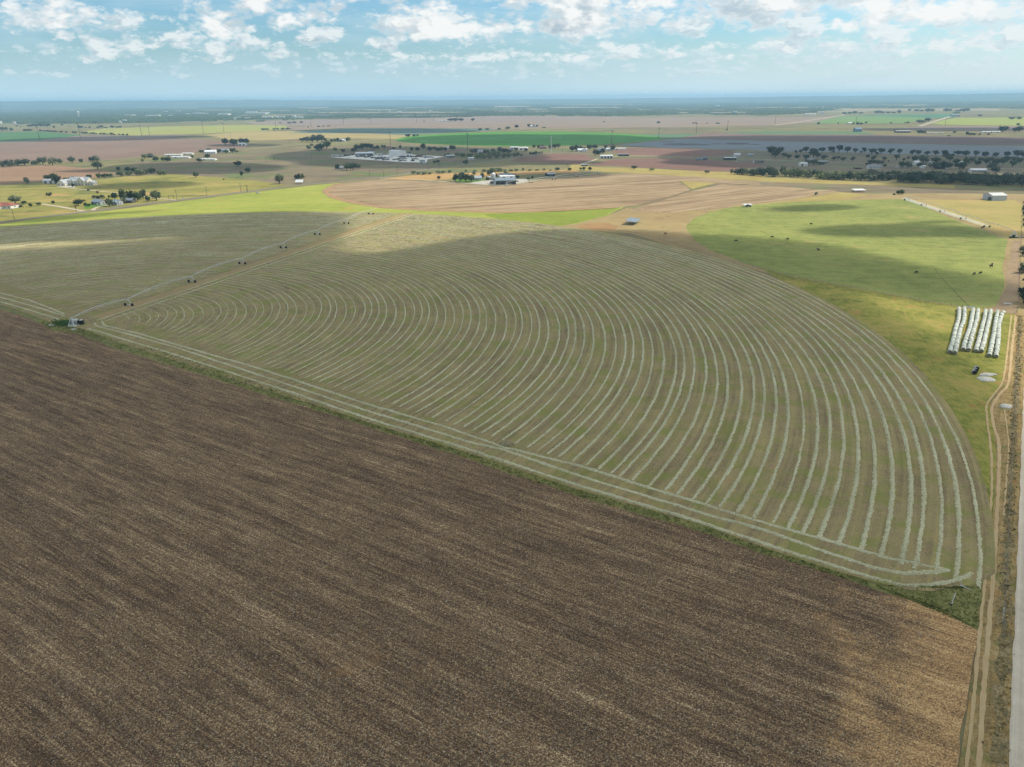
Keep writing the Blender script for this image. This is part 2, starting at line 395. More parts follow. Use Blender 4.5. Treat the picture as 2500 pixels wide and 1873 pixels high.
# ---- near fields
def build_fields():
    # sunlit grass between the circle and the road, and the strip beyond the circle
    grass_lit = field_mat('mown roadside grass', [(0, c(122, 134, 66, LIT)), (.45, c(162, 170, 80, LIT)), (.7, c(186, 184, 94, LIT)), (1, c(204, 188, 116, LIT))],
                          (90, .6), (14, .5), (.8, .3), [(R(10), 6, 60, .3)], [(c(196, 160, 100, LIT), 30, .56, .7, .5)])
    flat('roadside_grass', px((-260, 590), (-200, 562), (0, 548), (100, 532), (264, 515), (450, 491), (600, 472), (760, 453), (830, 447), (850, 470), (1225, 512), (1526, 504), (1484, 526), (1400, 548),
                              (1373, 560), (1151, 545), (800, 562), (100, 600)), grass_lit, .03)
    bright = field_mat('lush grass', [(0, c(118, 132, 56, .7)), (.5, c(150, 164, 70, .7)), (1, c(184, 180, 96, .7))], (60, .7), (8, .6), (.6, .3))
    flat('lush_grass', px((1180, 523), (1310, 519), (1515, 507), (1480, 525), (1400, 546), (1370, 552), (1290, 547), (1230, 538)), bright, .06, jit=2.5, step=12, seed=5)
    stub = [(0, c(112, 92, 68, .72)), (.34, c(155, 131, 101, .72)), (.56, c(186, 160, 126, .72)), (1, c(214, 190, 154, .72))]
    stubble = field_mat('harvested stubble', stub, (120, .35), (16, .35), (1.2, .3), [(R(20), 5.5, 150, 1.5), (R(20), 30, 300, .4)])
    F2 = px((872, 444), (815, 450), (790, 462), (785, 468.4), (803, 482.5), (854, 496.7), (925, 508), (1024, 515), (1225, 520.7), (1373, 516), (1503, 508.5), (1526, 504), (1556, 500), (1630, 481.5), (1685, 464),
             (1678, 456), (1655, 444.5), (1690, 444), (1760, 448.5), (1860, 452), (1850, 445), (1700, 431.5), (1603, 427.5), (1535.6, 423.4), (1461, 426), (1330, 439), (1263, 450), (1236, 455.5), (1165, 452.5), (1100, 447), (995.6, 441), (936, 438))
    flat('stubble_field', F2, stubble, .06)
    rim = field_mat('bare turning strip', [(0, c(166, 130, 98, .68)), (.5, c(194, 156, 118, .68)), (1, c(214, 180, 140, .68))], (40, .4), (6, .3), (.8, .3))
    strip('turning_strip', px((838, 449), (808, 458), (797, 468.5), (814, 481), (862, 494.5), (930, 505.5), (1028, 512.5), (1225, 518), (1373, 513.5), (1495, 507)), 7, rim, .09, jit=.8)
    stubble2 = field_mat('harvested stubble rows', stub, (120, .3), (16, .3), (1.2, .3), [(R(34), 5, 120, 1.5)])
    flat('stubble_field', px((1538, 514), (1560, 506), (1632, 485), (1688, 467), (1760, 450.5), (1875, 454), (2043, 466), (2000, 474), (1961, 481.6), (1880, 493), (1816, 503), (1720, 512), (1655, 518), (1600, 518)), stubble2, .07)
    yel = field_mat('dry yellow grass', [(0, c(146, 126, 82, .72)), (.45, c(182, 162, 98, .72)), (.7, c(198, 182, 108, .72)), (1, c(170, 176, 94, .72))], (50, .7), (8, .5), (.8, .3))
    dry = field_mat('dry grazed ground', [(0, c(142, 118, 88, .7)), (.4, c(176, 152, 110, .7)), (.65, c(192, 170, 120, .7)), (1, c(172, 164, 102, .7))], (70, .8), (10, .5), (.7, .3), patches=[(c(130, 96, 72, LIT), 22, .58, .72, .6)])
    flat('dry_grass', px((1290, 545), (1400, 548), (1484, 526), (1530, 508), (1600, 514), (1816, 500), (1961, 478), (2044, 463), (2500, 470), (2600, 480), (2600, 770), (2484, 772), (2350, 755), (2042, 700), (1862, 664), (1690, 616), (1540, 570), (1400, 560)), dry, .035)
    flat('yellow_grass', px((1645, 521), (1720, 515), (1816, 506), (1880, 497), (1961, 485), (2060, 470), (2120, 476), (2060, 487), (1907, 493), (1800, 503), (1760, 510), (1690, 520)), yel, .08, jit=2, step=14, seed=8)
    flat('yellow_grass', px((1660, 441), (1748, 448), (1700, 459), (1690, 462), (1680, 456)), yel, .10, jit=1.5, step=12, seed=9)
    flat('yellow_grass', px((1400, 398), (1454, 408.5), (1553, 410.5), (1708, 418), (1825, 422), (1875, 433), (2129, 446), (2330, 452), (2330, 461), (2129, 452), (1875, 444), (1760, 438), (1624, 427), (1482, 420), (1380, 415)), yel, .05, jit=4, step=30, seed=10)
    flat('bare_soil', px((1405, 552), (1440, 546), (1485, 544), (1510, 552), (1500, 562), (1460, 562), (1420, 557)), field_mat('trampled soil', [(0, c(128, 100, 76, LIT)), (.5, c(174, 138, 96, LIT)), (1, c(196, 162, 108, LIT))], (20, .8), (5, .4), (.5, .3)), .055, jit=3, step=9, seed=12)
    # round grazed pasture
    past = field_mat('grazed pasture', [(0, c(106, 114, 60, .68)), (.38, c(146, 155, 84, .68)), (.6, c(170, 175, 98, .68)), (1, c(194, 186, 118, .68))], (80, .6), (9, .7), (.9, .9), [(R(-8), 4, 40, .5)], [(c(88, 96, 54, LIT), 2.4, .60, .70, .8), (c(190, 168, 112, LIT), 26, .56, .74, .55)], bump=.25)
    A = px((1676, 558.5), (1685, 543), (1699, 531), (1730, 519), (1771, 509), (1830, 501), (1907, 495), (1980, 491.5), (2042, 490), (2130, 487.5), (2214, 486))
    B = px((2314, 531), (2400, 562), (2462, 586), (2456, 606), (2449, 640), (2452, 675), (2448, 712), (2431, 748), (2380, 753), (2350, 749), (2268, 735.5), (2155, 715.5), (2042, 694.5), (1934, 674), (1862, 655), (1816, 642.5), (1735, 612), (1694, 586))
    flat('pasture', A + B, past, .09, jit=1.2, step=14, seed=2)
    dpast = field_mat('dry pasture', [(0, c(150, 134, 84, LIT)), (.5, c(182, 166, 100, LIT)), (.75, c(202, 166, 116, LIT)), (1, c(214, 172, 128, LIT))], (60, .8), (9, .4), (.8, .3))
    flat('pasture', px((2225, 489), (2330, 488.5), (2480, 489), (2500, 500), (2505, 570), (2468, 583), (2400, 556), (2330, 530)), dpast, .085, jit=1.5, step=14, seed=3)
    soil = field_mat('bare pink soil', [(0, c(136, 114, 92, .66)), (.5, c(182, 156, 124, .66)), (1, c(206, 182, 148, .66))], (18, .9), (5, .4), (.5, .3))
    flat('bare_soil', px((2474, 588), (2466, 620), (2460, 660), (2456, 705), (2440, 745), (2405, 760), (2482, 768), (2486, 720), (2489, 650), (2491, 588)), soil, .11, jit=1.2, step=8, seed=4)
    # corner of rough grass with the bales
    rg = field_mat('rough grass', [(0, c(82, 86, 44, .78)), (.34, c(126, 130, 60, .78)), (.54, c(158, 154, 76, .78)), (.74, c(180, 160, 94, .78)), (1, c(188, 152, 102, .78))], (26, .9), (5, .75), (.5, .8), [(R(80), 1.2, 6, .5)],
                   [(c(124, 138, 54, LIT), 13, .56, .70, .5), (c(182, 134, 84, LIT), 9, .58, .72, .7), (c(76, 82, 44, LIT), 2.5, .62, .74, .6)], bump=.3)
    flat('rough_grass', px((1855, 654), (1934, 675.5), (2042, 696), (2155, 717), (2268, 737), (2350, 750.5), (2431, 752), (2481, 765), (2472, 800), (2462, 860), (2448, 930), (2415, 985), (2424, 1040), (2432, 1110), (2428, 1217), (2418, 1300),
                          (2412, 1405), (2380, 1300), (2330, 1050), (2180, 860), (2000, 740)), rg, .045)
    # margin under the edges of the two big fields
    mg = field_mat('green field margin', [(0, c(60, 58, 38, 1.4)), (.42, c(92, 92, 54, 1.4)), (.62, c(118, 114, 70, 1.3)), (1, c(148, 132, 94, 1.3))], (12, .7), (2.5, .7), (.4, .5), bump=.2)
    flat('field_margin', px((-300, 690), (-30, 738), (106, 781), (169, 797), (220, 806), (384, 848), (900, 1026), (1153, 1104), (1406, 1190), (1700, 1273), (1881, 1339), (2025, 1385), (2224, 1437), (2409, 1400), (2404, 1432), (2396, 1480), (2388, 1545),
                           (2300, 1510), (2134, 1450), (1881, 1370), (1700, 1306), (1406, 1222), (1153, 1135), (900, 1052), (270, 852), (127, 812), (-20, 760), (-300, 720)), mg, .06)
    # mown hay circle
    hay = field_mat('mown hay field', [(0, c(60, 51, 40, SH)), (.32, c(95, 86, 67, SH)), (.52, c(116, 108, 82, SH)), (.74, c(128, 121, 84, SH)), (1, c(168, 154, 114, SH))],
                    (50, .30), (6, .35), (.32, .75), [('polar', 1.2, 26, .60), ('polar', 4.15, 60, .4)],
                    [(c(98, 106, 54, SH), 11, .46, .66, .68), (c(130, 112, 84, SH), 14, .58, .72, .5), (c(86, 96, 38, SH), 2.0, .58, .70, .65), (c(150, 132, 96, SH), 1.1, .62, .74, .5)], bump=.15, polar=PIV)
    low_left = px((-30, 736), (63, 764), (106, 781), (127, 789), (169, 795))
    low = px((206, 806), (300, 840), (384, 867), (640, 950), (900, 1033), (1153, 1109), (1406, 1194.5), (1700, 1277.5), (1881, 1343), (2025, 1390), (2134, 1422), (2224, 1442), (2279, 1444.5), (2333, 1433), (2385, 1428))
    band = field_mat('raked lane', [(0, c(96, 84, 62, SH)), (.5, c(122, 110, 82, SH)), (1, c(148, 138, 104, SH))], (30, .4), (3, .5), (.4, .6))
    ld_ = (at(985, 527) - at(190, 797)).normalized()
    strip('raked_lane', [PIV + ld_ * 14, PIV + ld_ * 120, PIV + ld_ * 250, PIV + ld_ * (RAD + 3)], 7.5, band, .125, jit=.7)
    a0 = math.atan2(at(2411, 1395).y - PIV.y, at(2411, 1395).x - PIV.x)
    dl = (low_left[0] - low_left[2]).normalized(); far_left = PIV + dl * (RAD + 6)
    a1 = math.atan2(far_left.y - PIV.y, far_left.x - PIV.x)
    if a1 < 0: a1 += 2 * math.pi
    arc = [PIV + Vector((math.cos(a), math.sin(a), 0)) * RAD for a in np.linspace(a0, a1, 260)]
    flat('hay_field', low_left + low + arc, hay, .12)
    # ploughed corn stubble in front
    k0 = at(2389, 1541)
    plo = field_mat('ploughed stubble', [(0, c(34, 27, 21, SH)), (.28, c(58, 47, 38, SH)), (.46, c(83, 69, 55, SH)), (.60, c(107, 91, 72, SH)), (.74, c(146, 127, 101, SH)), (1, c(214, 196, 162, SH))],
                    (60, .10), (5, .14), (.27, 1.40), [(ROW_ANG, 2.1, 30, .42), (ROW_ANG, 9, 120, .20), (ROW_ANG, .40, 12, .50)],
                    [(c(220, 204, 172, SH), .42, .66, .76, .5), (c(160, 126, 82, SH), 30, .66, .76, .3)], bump=.45,
                    blend=((k0.x, k0.y), (-.83, .558), 4, 26, [(0, c(52, 41, 32, SH)), (.24, c(90, 73, 54, SH)), (.46, c(130, 106, 77, SH)), (.68, c(166, 139, 102, SH)), (1, c(216, 194, 152, SH))]))
    up = px((-420, 660), (0, 756), (53, 770), (95, 789), (127, 807), (184, 814.5), (232, 832), (270, 847), (900, 1041.5), (1153, 1124.5), (1406, 1211.5), (1700, 1295.5), (1881, 1358.5), (2025, 1402), (2134, 1440), (2226, 1468), (2305, 1496), (2368, 1531), (2389, 1541),
            (2374, 1620), (2360, 1730), (2338, 1873), (2310, 2080))
    flat('ploughed_field', up + [Vector((60, -60, 0)), Vector((-420, -60, 0))], plo, .09, jit=.5, step=3.0, seed=6)
    # verge, ruts and road on the right
    vg = field_mat('dry verge', [(0, c(86, 72, 50, 1.1)), (.36, c(126, 106, 70, 1.1)), (.58, c(154, 130, 86, 1.1)), (1, c(190, 166, 124, 1.1))], (8, .7), (1.6, .7), (.35, .9), [(R(56), .9, 14, .5)],
                   patches=[(c(100, 104, 58, 1.1), 7, .52, .66, .7), (c(156, 112, 62, 1.1), 5, .56, .70, .5), (c(184, 166, 140, 1.), 3.2, .62, .72, .6)], bump=.25)
    flat('road_verge', px((2482, 764), (2472, 800), (2462, 857), (2450, 925), (2432, 965), (2415, 990), (2424, 1040), (2432, 1110), (2428, 1217), (2419, 1300), (2407, 1405), (2404, 1436), (2396, 1490), (2389, 1548), (2374, 1640), (2358, 1760), (2338, 1890), (2306, 2100), (2520, 2100),
                          (2800, 1400), (2620, 764)), vg, .07)
    dk = field_mat('weedy ditch', [(0, c(70, 62, 46, 1.2)), (.40, c(104, 94, 66, 1.2)), (.6, c(136, 118, 84, 1.2)), (1, c(178, 160, 126, 1.1))], (6, .7), (1.4, .9), (.35, .9), bump=.3)
    strip('ditch', px((2490, 770), (2485, 900), (2478, 1000), (2471, 1100), (2465, 1250), (2458, 1400), (2452, 1550), (2445, 1700), (2436, 1873), (2424, 2060)), 2.0, dk, .10, jit=.8)
    rut = field_mat('wheel rut', [(0, c(156, 132, 96, .95)), (.5, c(188, 162, 122, .95)), (1, c(210, 188, 150, .95))], (10, .5), (2, .4), (.3, .3))
    strip('wheel_track', px((2469, 770), (2464, 815), (2459.5, 857), (2448.6, 929), (2427, 963), (2409, 990), (2411, 1033), (2416, 1070), (2421, 1130), (2420, 1217), (2411, 1320), (2403, 1432), (2390.5, 1555), (2374.7, 1729), (2359, 1873), (2338, 2060)), .58, rut, .115, jit=.12)
    strip('wheel_track', px((2480, 770), (2475, 815), (2470, 857), (2462, 934), (2442, 962), (2422, 997), (2426, 1040), (2439, 1090), (2436, 1217), (2430, 1320), (2424, 1420), (2416, 1508), (2400, 1697), (2389, 1873), (2374, 2060)), .85, rut, .115, jit=.14)
    strip('wheel_track', px((2452, 1000), (2462, 1080), (2458, 1160), (2450, 1260)), .4, rut, .112, jit=.1)
    gr = field_mat('pale gravel', [(0, c(150, 138, 120, 1.2)), (.5, c(180, 168, 150, 1.2)), (1, c(206, 196, 180, 1.2))], (14, .5), (3, .4), (.25, .6), [(R(56), .7, 80, .7)])
    e = px((2500, 940), (2493, 1100), (2484, 1350), (2472, 1634), (2463, 1873), (2452, 2080))
    rd = Vector((.558, .83, 0)).normalized(); rn = Vector((rd.y, -rd.x, 0))
    left = [e[5] - rd * 60] + e[::-1] + [e[0] + rd * 700]
    flat('gravel_road', left + [p + rn * 7.5 for p in left[::-1]], gr, .13, jit=.18, step=2.5, seed=11)
    # cow paths across the pasture
    path = field_mat('trodden path', [(0, c(62, 64, 38, SH)), (1, c(92, 92, 54, SH))], (10, .5), (2, .4), (.3, .3))
    strip('cow_path', px((2280, 655), (2300, 680), (2330, 712), (2352, 735), (2368, 750)), .42, path, .12, jit=.12)
    strip('cow_path', px((1860, 565), (1880, 576), (1915, 592), (1970, 614)), .4, path, .12, jit=.12)
    strip('cow_path', px((2150, 562), (2168, 575), (2223, 594), (2300, 613), (2390, 625), (2462, 630)), .4, path, .12, jit=.12)
    strip('cow_path', px((2304, 570), (2312, 576), (2340, 585), (2400, 594)), .4, path, .12, jit=.12)
    return a0, a1, low, low_left
A0, A1, LOW, LOWL = build_fields()
PIV2 = (PIV.x, PIV.y)

# ---- country between the circle and the woods
def build_far_fields():
    def fm(name, cols, k, st=None, **kw):
        a, b, d = cols
        return field_mat(name, [(0, c(*a, k)), (.5, c(*b, k)), (1, c(*d, k))], kw.get('big', (160, .6)), kw.get('mid', (25, .4)), kw.get('fine', (2.5, .3)), st, kw.get('patches', ()))
    L, Hh = LIT, 1.45
    olive = fm('olive pasture', ((116, 116, 66), (158, 150, 82), (192, 176, 108)), L, [(R(8), 12, 180, .8)], big=(130, .9), mid=(20, .7), patches=[(c(206, 164, 112, L), 50, .54, .68, .65), (c(100, 112, 62, L), 40, .52, .66, .7), (c(120, 100, 76, L), 16, .62, .74, .5)])
    flat('home_pasture', px((-150, 455), (0, 453), (110, 446), (240, 441), (300, 431), (420, 426), (520, 432), (620, 441), (760, 446), (600, 466), (450, 485), (256, 508), (180, 519), (0, 541), (-150, 566)), olive, .02)
    pink = fm('ploughed pink soil', ((128, 104, 92), (158, 132, 116), (180, 154, 136)), .68, [(R(35), 12, 300, .5)])
    flat('ploughed_field', px((-150, 354), (0, 351), (198, 340), (367, 335.6), (470, 339), (537, 342.7), (605, 356), (600, 362), (537, 367), (404, 378), (246, 392), (158, 395), (0, 396), (-150, 397)), pink, .06)
    or_ = fm('ploughed red soil', ((140, 108, 86), (174, 140, 112), (196, 162, 134)), .68, [(R(10), 9, 300, .5)])
    flat('ploughed_field', px((-150, 410), (0, 407.7), (127, 404), (212, 410.5), (285, 423), (262, 430), (234.5, 434.5), (160, 438), (113, 441), (0, 451), (-150, 453)), or_, .06)
    grn = fm('young green crop', ((70, 108, 70), (92, 132, 84), (110, 146, 92)), .75)
    flat('green_field', px((-150, 325), (0, 323), (93, 321.5), (198, 329.5), (196, 336), (100, 342), (0, 348), (-150, 352)), grn, .06)
    dark = fm('dark ploughed strip', ((90, 80, 74), (112, 98, 88), (130, 112, 100)), Hh)
    flat('ploughed_field', px((196, 331), (325, 331), (424, 328.6), (480, 331), (400, 336), (300, 338), (198, 340.5), (60, 348), (0, 350.5), (-150, 353), (-150, 351), (0, 347), (100, 342)), dark, .08)
    yg = fm('pale green field', ((140, 144, 80), (170, 170, 96), (188, 180, 112)), L)
    flat('pale_field', px((195, 322.5), (254, 314), (395.6, 309), (625, 304.5), (700, 307), (700, 316), (600, 322), (500, 326), (424, 328.6), (325, 331), (260, 328)), yg, .07)
    tanf = fm('tan pasture', ((150, 130, 92), (184, 164, 112), (202, 184, 132)), L, [(R(5), 25, 300, .6)])
    flat('tan_field', px((500, 330), (600, 320.5), (798, 320), (995, 326.5), (1010, 331), (967, 340), (800, 337), (640, 343), (560, 342)), tanf, .05)
    bl = fm('dark green crop', ((70, 84, 78), (88, 104, 96), (104, 122, 108)), 1.35, [(R(4), 30, 500, .7)])
    flat('dark_green_field', px((700, 325), (758, 320.5), (854, 313), (1000, 313.5), (1165, 314), (1230, 317), (1109, 324), (985, 330), (900, 326)), bl, .08)
    pk = fm('pale pink stubble', ((146, 126, 112), (172, 150, 132), (192, 172, 150)), .66, [(R(15), 20, 400, .5)])
    flat('stubble_field', px((700, 310.5), (798, 308), (1015, 301), (1225, 294.7), (1559, 287.3), (1825, 286), (1990, 286), (2050, 283.5), (1985, 300), (1905, 306), (1825, 308), (1620, 311), (1480, 313), (1200, 316), (1193, 314), (1000, 312.5), (854, 312), (720, 318)), pk, .10)
    mv = fm('mauve soil', ((116, 100, 94), (142, 124, 114), (160, 142, 130)), 1.0, [(R(12), 20, 400, .5)])
    flat('ploughed_field', px((600, 297), (770, 293), (1024, 287.6), (1225, 283.4), (1553, 287), (1440, 291), (1300, 296), (1200, 299), (1010, 301), (837, 306), (770, 309), (690, 306), (620, 304)), mv, .12)
    eg = fm('irrigated green crop', ((66, 118, 52), (88, 142, 62), (112, 158, 78)), .95, [(R(5), 20, 500, .4)])
    flat('irrigated_field', px((964.5, 342.7), (970, 339), (985, 335.5), (1010, 332), (1040, 329.3), (1109, 325.5), (1200, 322.5), (1341, 321.5), (1480, 324), (1580, 330), (1612, 335), (1621, 338), (1612, 341), (1590, 344), (1500, 351), (1398, 356), (1300, 357.3), (1200, 357), (1100, 354), (1040, 351.5), (1000, 348.5), (975, 345.5)), eg, .14)
    lg = fm('green margin', ((84, 116, 84), (108, 136, 100), (130, 150, 108)), .8)
    flat('green_field', px((1560, 328), (1700, 327), (1723, 324), (1652, 338.5), (1625, 340), (1621, 337), (1590, 331)), lg, .09)
    gy = fm('grey cotton field', ((118, 124, 130), (140, 146, 152), (162, 166, 170)), .8, [(R(2), 14, 500, .8), (R(2), 60, 900, .5)])
    flat('grey_field', px((1511, 354), (1580, 347), (1652, 339.8), (1740, 341), (1825, 343), (1875, 345), (2327, 354), (2500, 357), (2700, 361), (2700, 388), (2500, 384), (2299, 379.4), (2044, 372), (1875, 369.5), (1825, 366), (1624, 361)), gy, .11)
    wet = fm('wet dark ground', ((66, 60, 60), (84, 76, 74), (100, 92, 88)), 1.4)
    for (cx_, cy_, a, b_, n) in ((1648, 352.4, 34, 1.8, 1), (1690, 352.6, 26, 1.4, 2), (1800, 351.2, 34, 2.2, 3), (1720, 353.6, 14, .9, 4), (1628, 346.3, 20, .9, 5), (1752, 351, 14, .8, 6), (1842, 353, 16, .9, 7)):
        pts = []
        for k in range(28):
            t = 2 * math.pi * k / 28; q = 1 + .35 * mnoise.noise((math.cos(t) * 1.5, math.sin(t) * 1.5, n * 3.3))
            pts.append(at(cx_ + a * q * math.cos(t), cy_ + b_ * q * math.sin(t)))
        flat('wet_patch', pts, wet, .15)
    pu = fm('purple ploughed soil', ((82, 70, 66), (104, 88, 82), (120, 104, 96)), 1.5, [(R(3), 12, 500, .5)])
    flat('ploughed_field', px((1655, 339), (1690, 332), (1723, 325), (1780, 325), (1875, 328.6), (2143, 329.5), (2500, 335), (2700, 338), (2700, 358), (2500, 355), (2327, 352.5), (1875, 344), (1825, 342), (1740, 340)), pu, .09)
    flat('green_field', px((1760, 323), (1875, 320), (2101, 321), (2143, 328.6), (1875, 328), (1770, 324.8)), lg, .10)
    bg_ = fm('bright green crop', ((112, 144, 84), (134, 164, 96), (156, 180, 110)), .68)
    flat('green_field', px((1960, 301), (2010, 292), (2060, 284), (2186, 285.4), (2270, 287), (2230, 297), (2200, 301), (2080, 302)), bg_, .09)
    dg = fm('deep green crop', ((74, 116, 88), (92, 134, 100), (108, 148, 110)), .8)
    flat('green_field', px((2060, 283), (2150, 280), (2330, 278), (2330, 287), (2290, 289), (2186, 285)), dg, .11)
    yy = fm('yellow green crop', ((148, 162, 78), (174, 182, 94), (190, 190, 114)), .7)
    flat('green_field', px((2285, 298.5), (2310, 292), (2335, 288), (2500, 286.5), (2700, 288), (2700, 311), (2500, 307), (2299, 304.5), (2275, 302)), yy, .09)
    flat('ploughed_field', px((2190, 313), (2251, 309), (2500, 308), (2700, 312), (2700, 322), (2500, 319.5), (2250, 318), (2110, 316)), mv, .10)
    # dark red-brown fields about the roads
    br = fm('dark brown soil', ((84, 62, 56), (108, 82, 72), (124, 98, 86)), 1.4, [(R(12), 6, 300, .5)])
    flat('ploughed_field', px((1242, 392.5), (1299, 382.5), (1355, 375.5), (1434, 377.5), (1440, 384), (1454, 388), (1412, 401), (1350, 398.5), (1285, 396)), br, .06)
    flat('ploughed_field', px((1436, 403), (1470, 395), (1500, 389), (1600, 386.8), (1680, 387.3), (1740, 391), (1800, 396), (1862, 400), (1858, 406), (1810, 413), (1792, 418.6), (1750, 419), (1708, 417.6), (1620, 412), (1539, 407.7)), br, .06)
    flat('ploughed_field', px((1511, 363), (1560, 361.5), (1624, 361.8), (1771, 366.8), (1800, 372), (1765, 380.5), (1680, 382.5), (1595, 381), (1539, 378), (1490, 373)), br, .07)
    mb = fm('brown rough pasture', ((86, 76, 64), (116, 104, 84), (140, 128, 96)), 1.15, [(R(4), 14, 250, .9)], big=(150, .9), mid=(22, .7), patches=[(c(96, 110, 64, 1.1), 80, .50, .62, .8), (c(150, 124, 90, .9), 50, .60, .72, .6), (c(76, 88, 56, 1.1), 14, .62, .74, .6)])
    flat('rough_pasture', px((400, 384), (560, 372), (640, 362), (780, 358), (970, 350), (1100, 357), (1390, 362), (1500, 366), (1470, 378), (1350, 372), (1225, 390), (1050, 412), (936, 432), (830, 443), (700, 452), (620, 440), (500, 431), (420, 425), (300, 430), (240, 425), (290, 410), (340, 395)), mb, .03)
    mb2 = fm('brown homestead ground', ((84, 76, 66), (110, 100, 84), (132, 124, 98)), 1.25, [(R(4), 12, 200, .8)], big=(120, .9), mid=(18, .7), patches=[(c(96, 108, 72, 1.2), 60, .50, .64, .7), (c(140, 118, 90, 1.), 40, .60, .72, .6)])
    flat('orchard_ground', px((1690, 380), (1800, 370), (1875, 371), (2044, 373), (2299, 381), (2500, 386), (2700, 391), (2700, 440), (2500, 428), (2300, 424), (2129, 420), (1990, 418), (1875, 417), (1800, 414), (1862, 403), (1800, 392)), mb2, .05)
    flat('rough_pasture', px((1850, 437), (2129, 452), (2300, 459), (2500, 466), (2500, 474), (2300, 472), (2120, 473), (2060, 470), (1990, 462), (1870, 455), (1830, 447)), mb, .045)
    tdry = fm('tan headland', ((168, 130, 84), (196, 158, 104), (208, 176, 118)), L)
    flat('tan_field', px((936, 436), (1050, 424), (1130, 423), (1240, 420), (1350, 416), (1400, 415), (1420, 421), (1290, 426), (1200, 430), (1120, 437), (1060, 440), (990, 440)), tdry, .07)
    gv = fm('yard gravel', ((150, 146, 138), (188, 184, 176), (212, 208, 200)), 1.5, big=(20, .5), mid=(6, .4), fine=(1, .3))
    flat('gravel_yard', px((800, 383), (838, 383.5), (870.5, 377), (953, 374.6), (1003.5, 377.5), (1085, 382.5), (1060, 387), (1044, 389.5), (1041.5, 397.5), (983, 396), (908.5, 391), (838, 386.5)), gv, .08)
    fg = fm('farm yard gravel', ((170, 164, 152), (200, 194, 180), (216, 210, 198)), LIT, big=(20, .5), mid=(6, .4), fine=(1, .3))
    flat('gravel_yard', px((1146, 448), (1168, 441.5), (1200, 440.5), (1236, 436), (1290, 437), (1288, 443), (1268, 447), (1230, 453.5), (1190, 451)), fg, .09)
    flat('gravel_yard', px((134, 453.5), (160, 452), (184, 455), (182, 458.5), (160, 457)), fg, .05)
    lawn = fm('green lawn', ((84, 120, 50), (110, 146, 60), (130, 160, 74)), .7)
    flat('lawn', px((1098, 436), (1125, 434), (1168, 436), (1190, 439), (1166, 444), (1120, 444.5)), lawn, .10, jit=1, step=8)
    flat('lawn', px((205, 497), (240, 496), (262, 500), (230, 508), (208, 511)), lawn, .05, jit=1, step=5)
    # roads, lanes and drives
    asph = fm('worn asphalt road', ((120, 112, 102), (150, 142, 130), (170, 162, 150)), LIT, big=(60, .4), mid=(8, .3), fine=(.6, .2))
    lane = fm('caliche lane', ((178, 160, 136), (206, 190, 166), (220, 206, 184)), LIT, big=(40, .4), mid=(5, .3), fine=(.6, .2))
    strip('country_road', px((-200, 572), (-60, 551), (0, 543), (100, 530.5), (180, 520.8), (256, 511), (313, 504), (369.5, 496.5), (450, 487.5), (525, 478), (600, 468.4), (713, 454), (792, 446.5), (868, 438.8), (936, 432.5), (995.6, 423), (1052, 413), (1137, 401.5), (1200, 394.5), (1242, 388), (1299, 379.8), (1350, 373.3), (1398, 374), (1440, 376)), 6.4, asph, .11)
    strip('farm_lane', px((930, 434.5), (1000, 437.5), (1100, 445.2), (1165, 450.3), (1222, 452.5), (1262, 449), (1330, 437.5), (1420, 428), (1470, 423)), 4.2, lane, .12)
    strip('driveway', px((100, 498), (147, 505), (175, 510.5), (205, 516)), 4.5, lane, .10)
    strip('driveway', px((140, 455), (164, 458.8), (215, 464), (250, 467.8), (290, 471.5), (340, 479), (392, 485), (430, 489)), 3.4, lane, .10)
    strip('driveway', px((228, 514), (232, 508.5), (251, 503), (272, 501), (300, 499)), 4, lane, .10)
    strip('orchard_lane', px((1760, 390), (1824, 389), (1900, 391.5), (1967.5, 394.5), (2050, 397), (2120, 399.8), (2161, 402.7), (2190, 404), (2300, 408), (2438, 412), (2500, 413.3), (2600, 416)), 4.5, lane, .12)
    strip('farm_lane', px((1415, 402.5), (1440, 395), (1463, 386.8), (1500, 382.5), (1539, 379.6), (1610, 381.5), (1692, 385)), 5, lane, .12)
    strip('gravel_road', px((2245, 308.3), (2265, 302), (2290, 294), (2327, 282.5)), 14, lane, .16)
    strip('gravel_road', px((1890, 305.5), (1912, 303), (1990, 292), (2050, 282.7), (2062, 280)), 13, lane, .16)
    strip('farm_lane', px((600, 365), (700, 356), (800, 349.5), (860, 346), (942, 339.5)), 5, lane, .12)
    # light lanes of field between the far woods
    pale = fm('far pale fields', ((170, 150, 120), (190, 172, 138), (206, 190, 150)), .62)
    for k, (x0, x1, y0, y1) in enumerate(STRIPS):
        n = 12; top = [(x0 + (x1 - x0) * i / n, y0 + .35 * math.sin(i * 2.1 + k)) for i in range(n + 1)]
        bot = [(x0 + (x1 - x0) * i / n, y1 + .35 * math.sin(i * 1.7 + k)) for i in range(n, -1, -1)]
        flat('far_field', px(*(top + bot)), pale, .2)
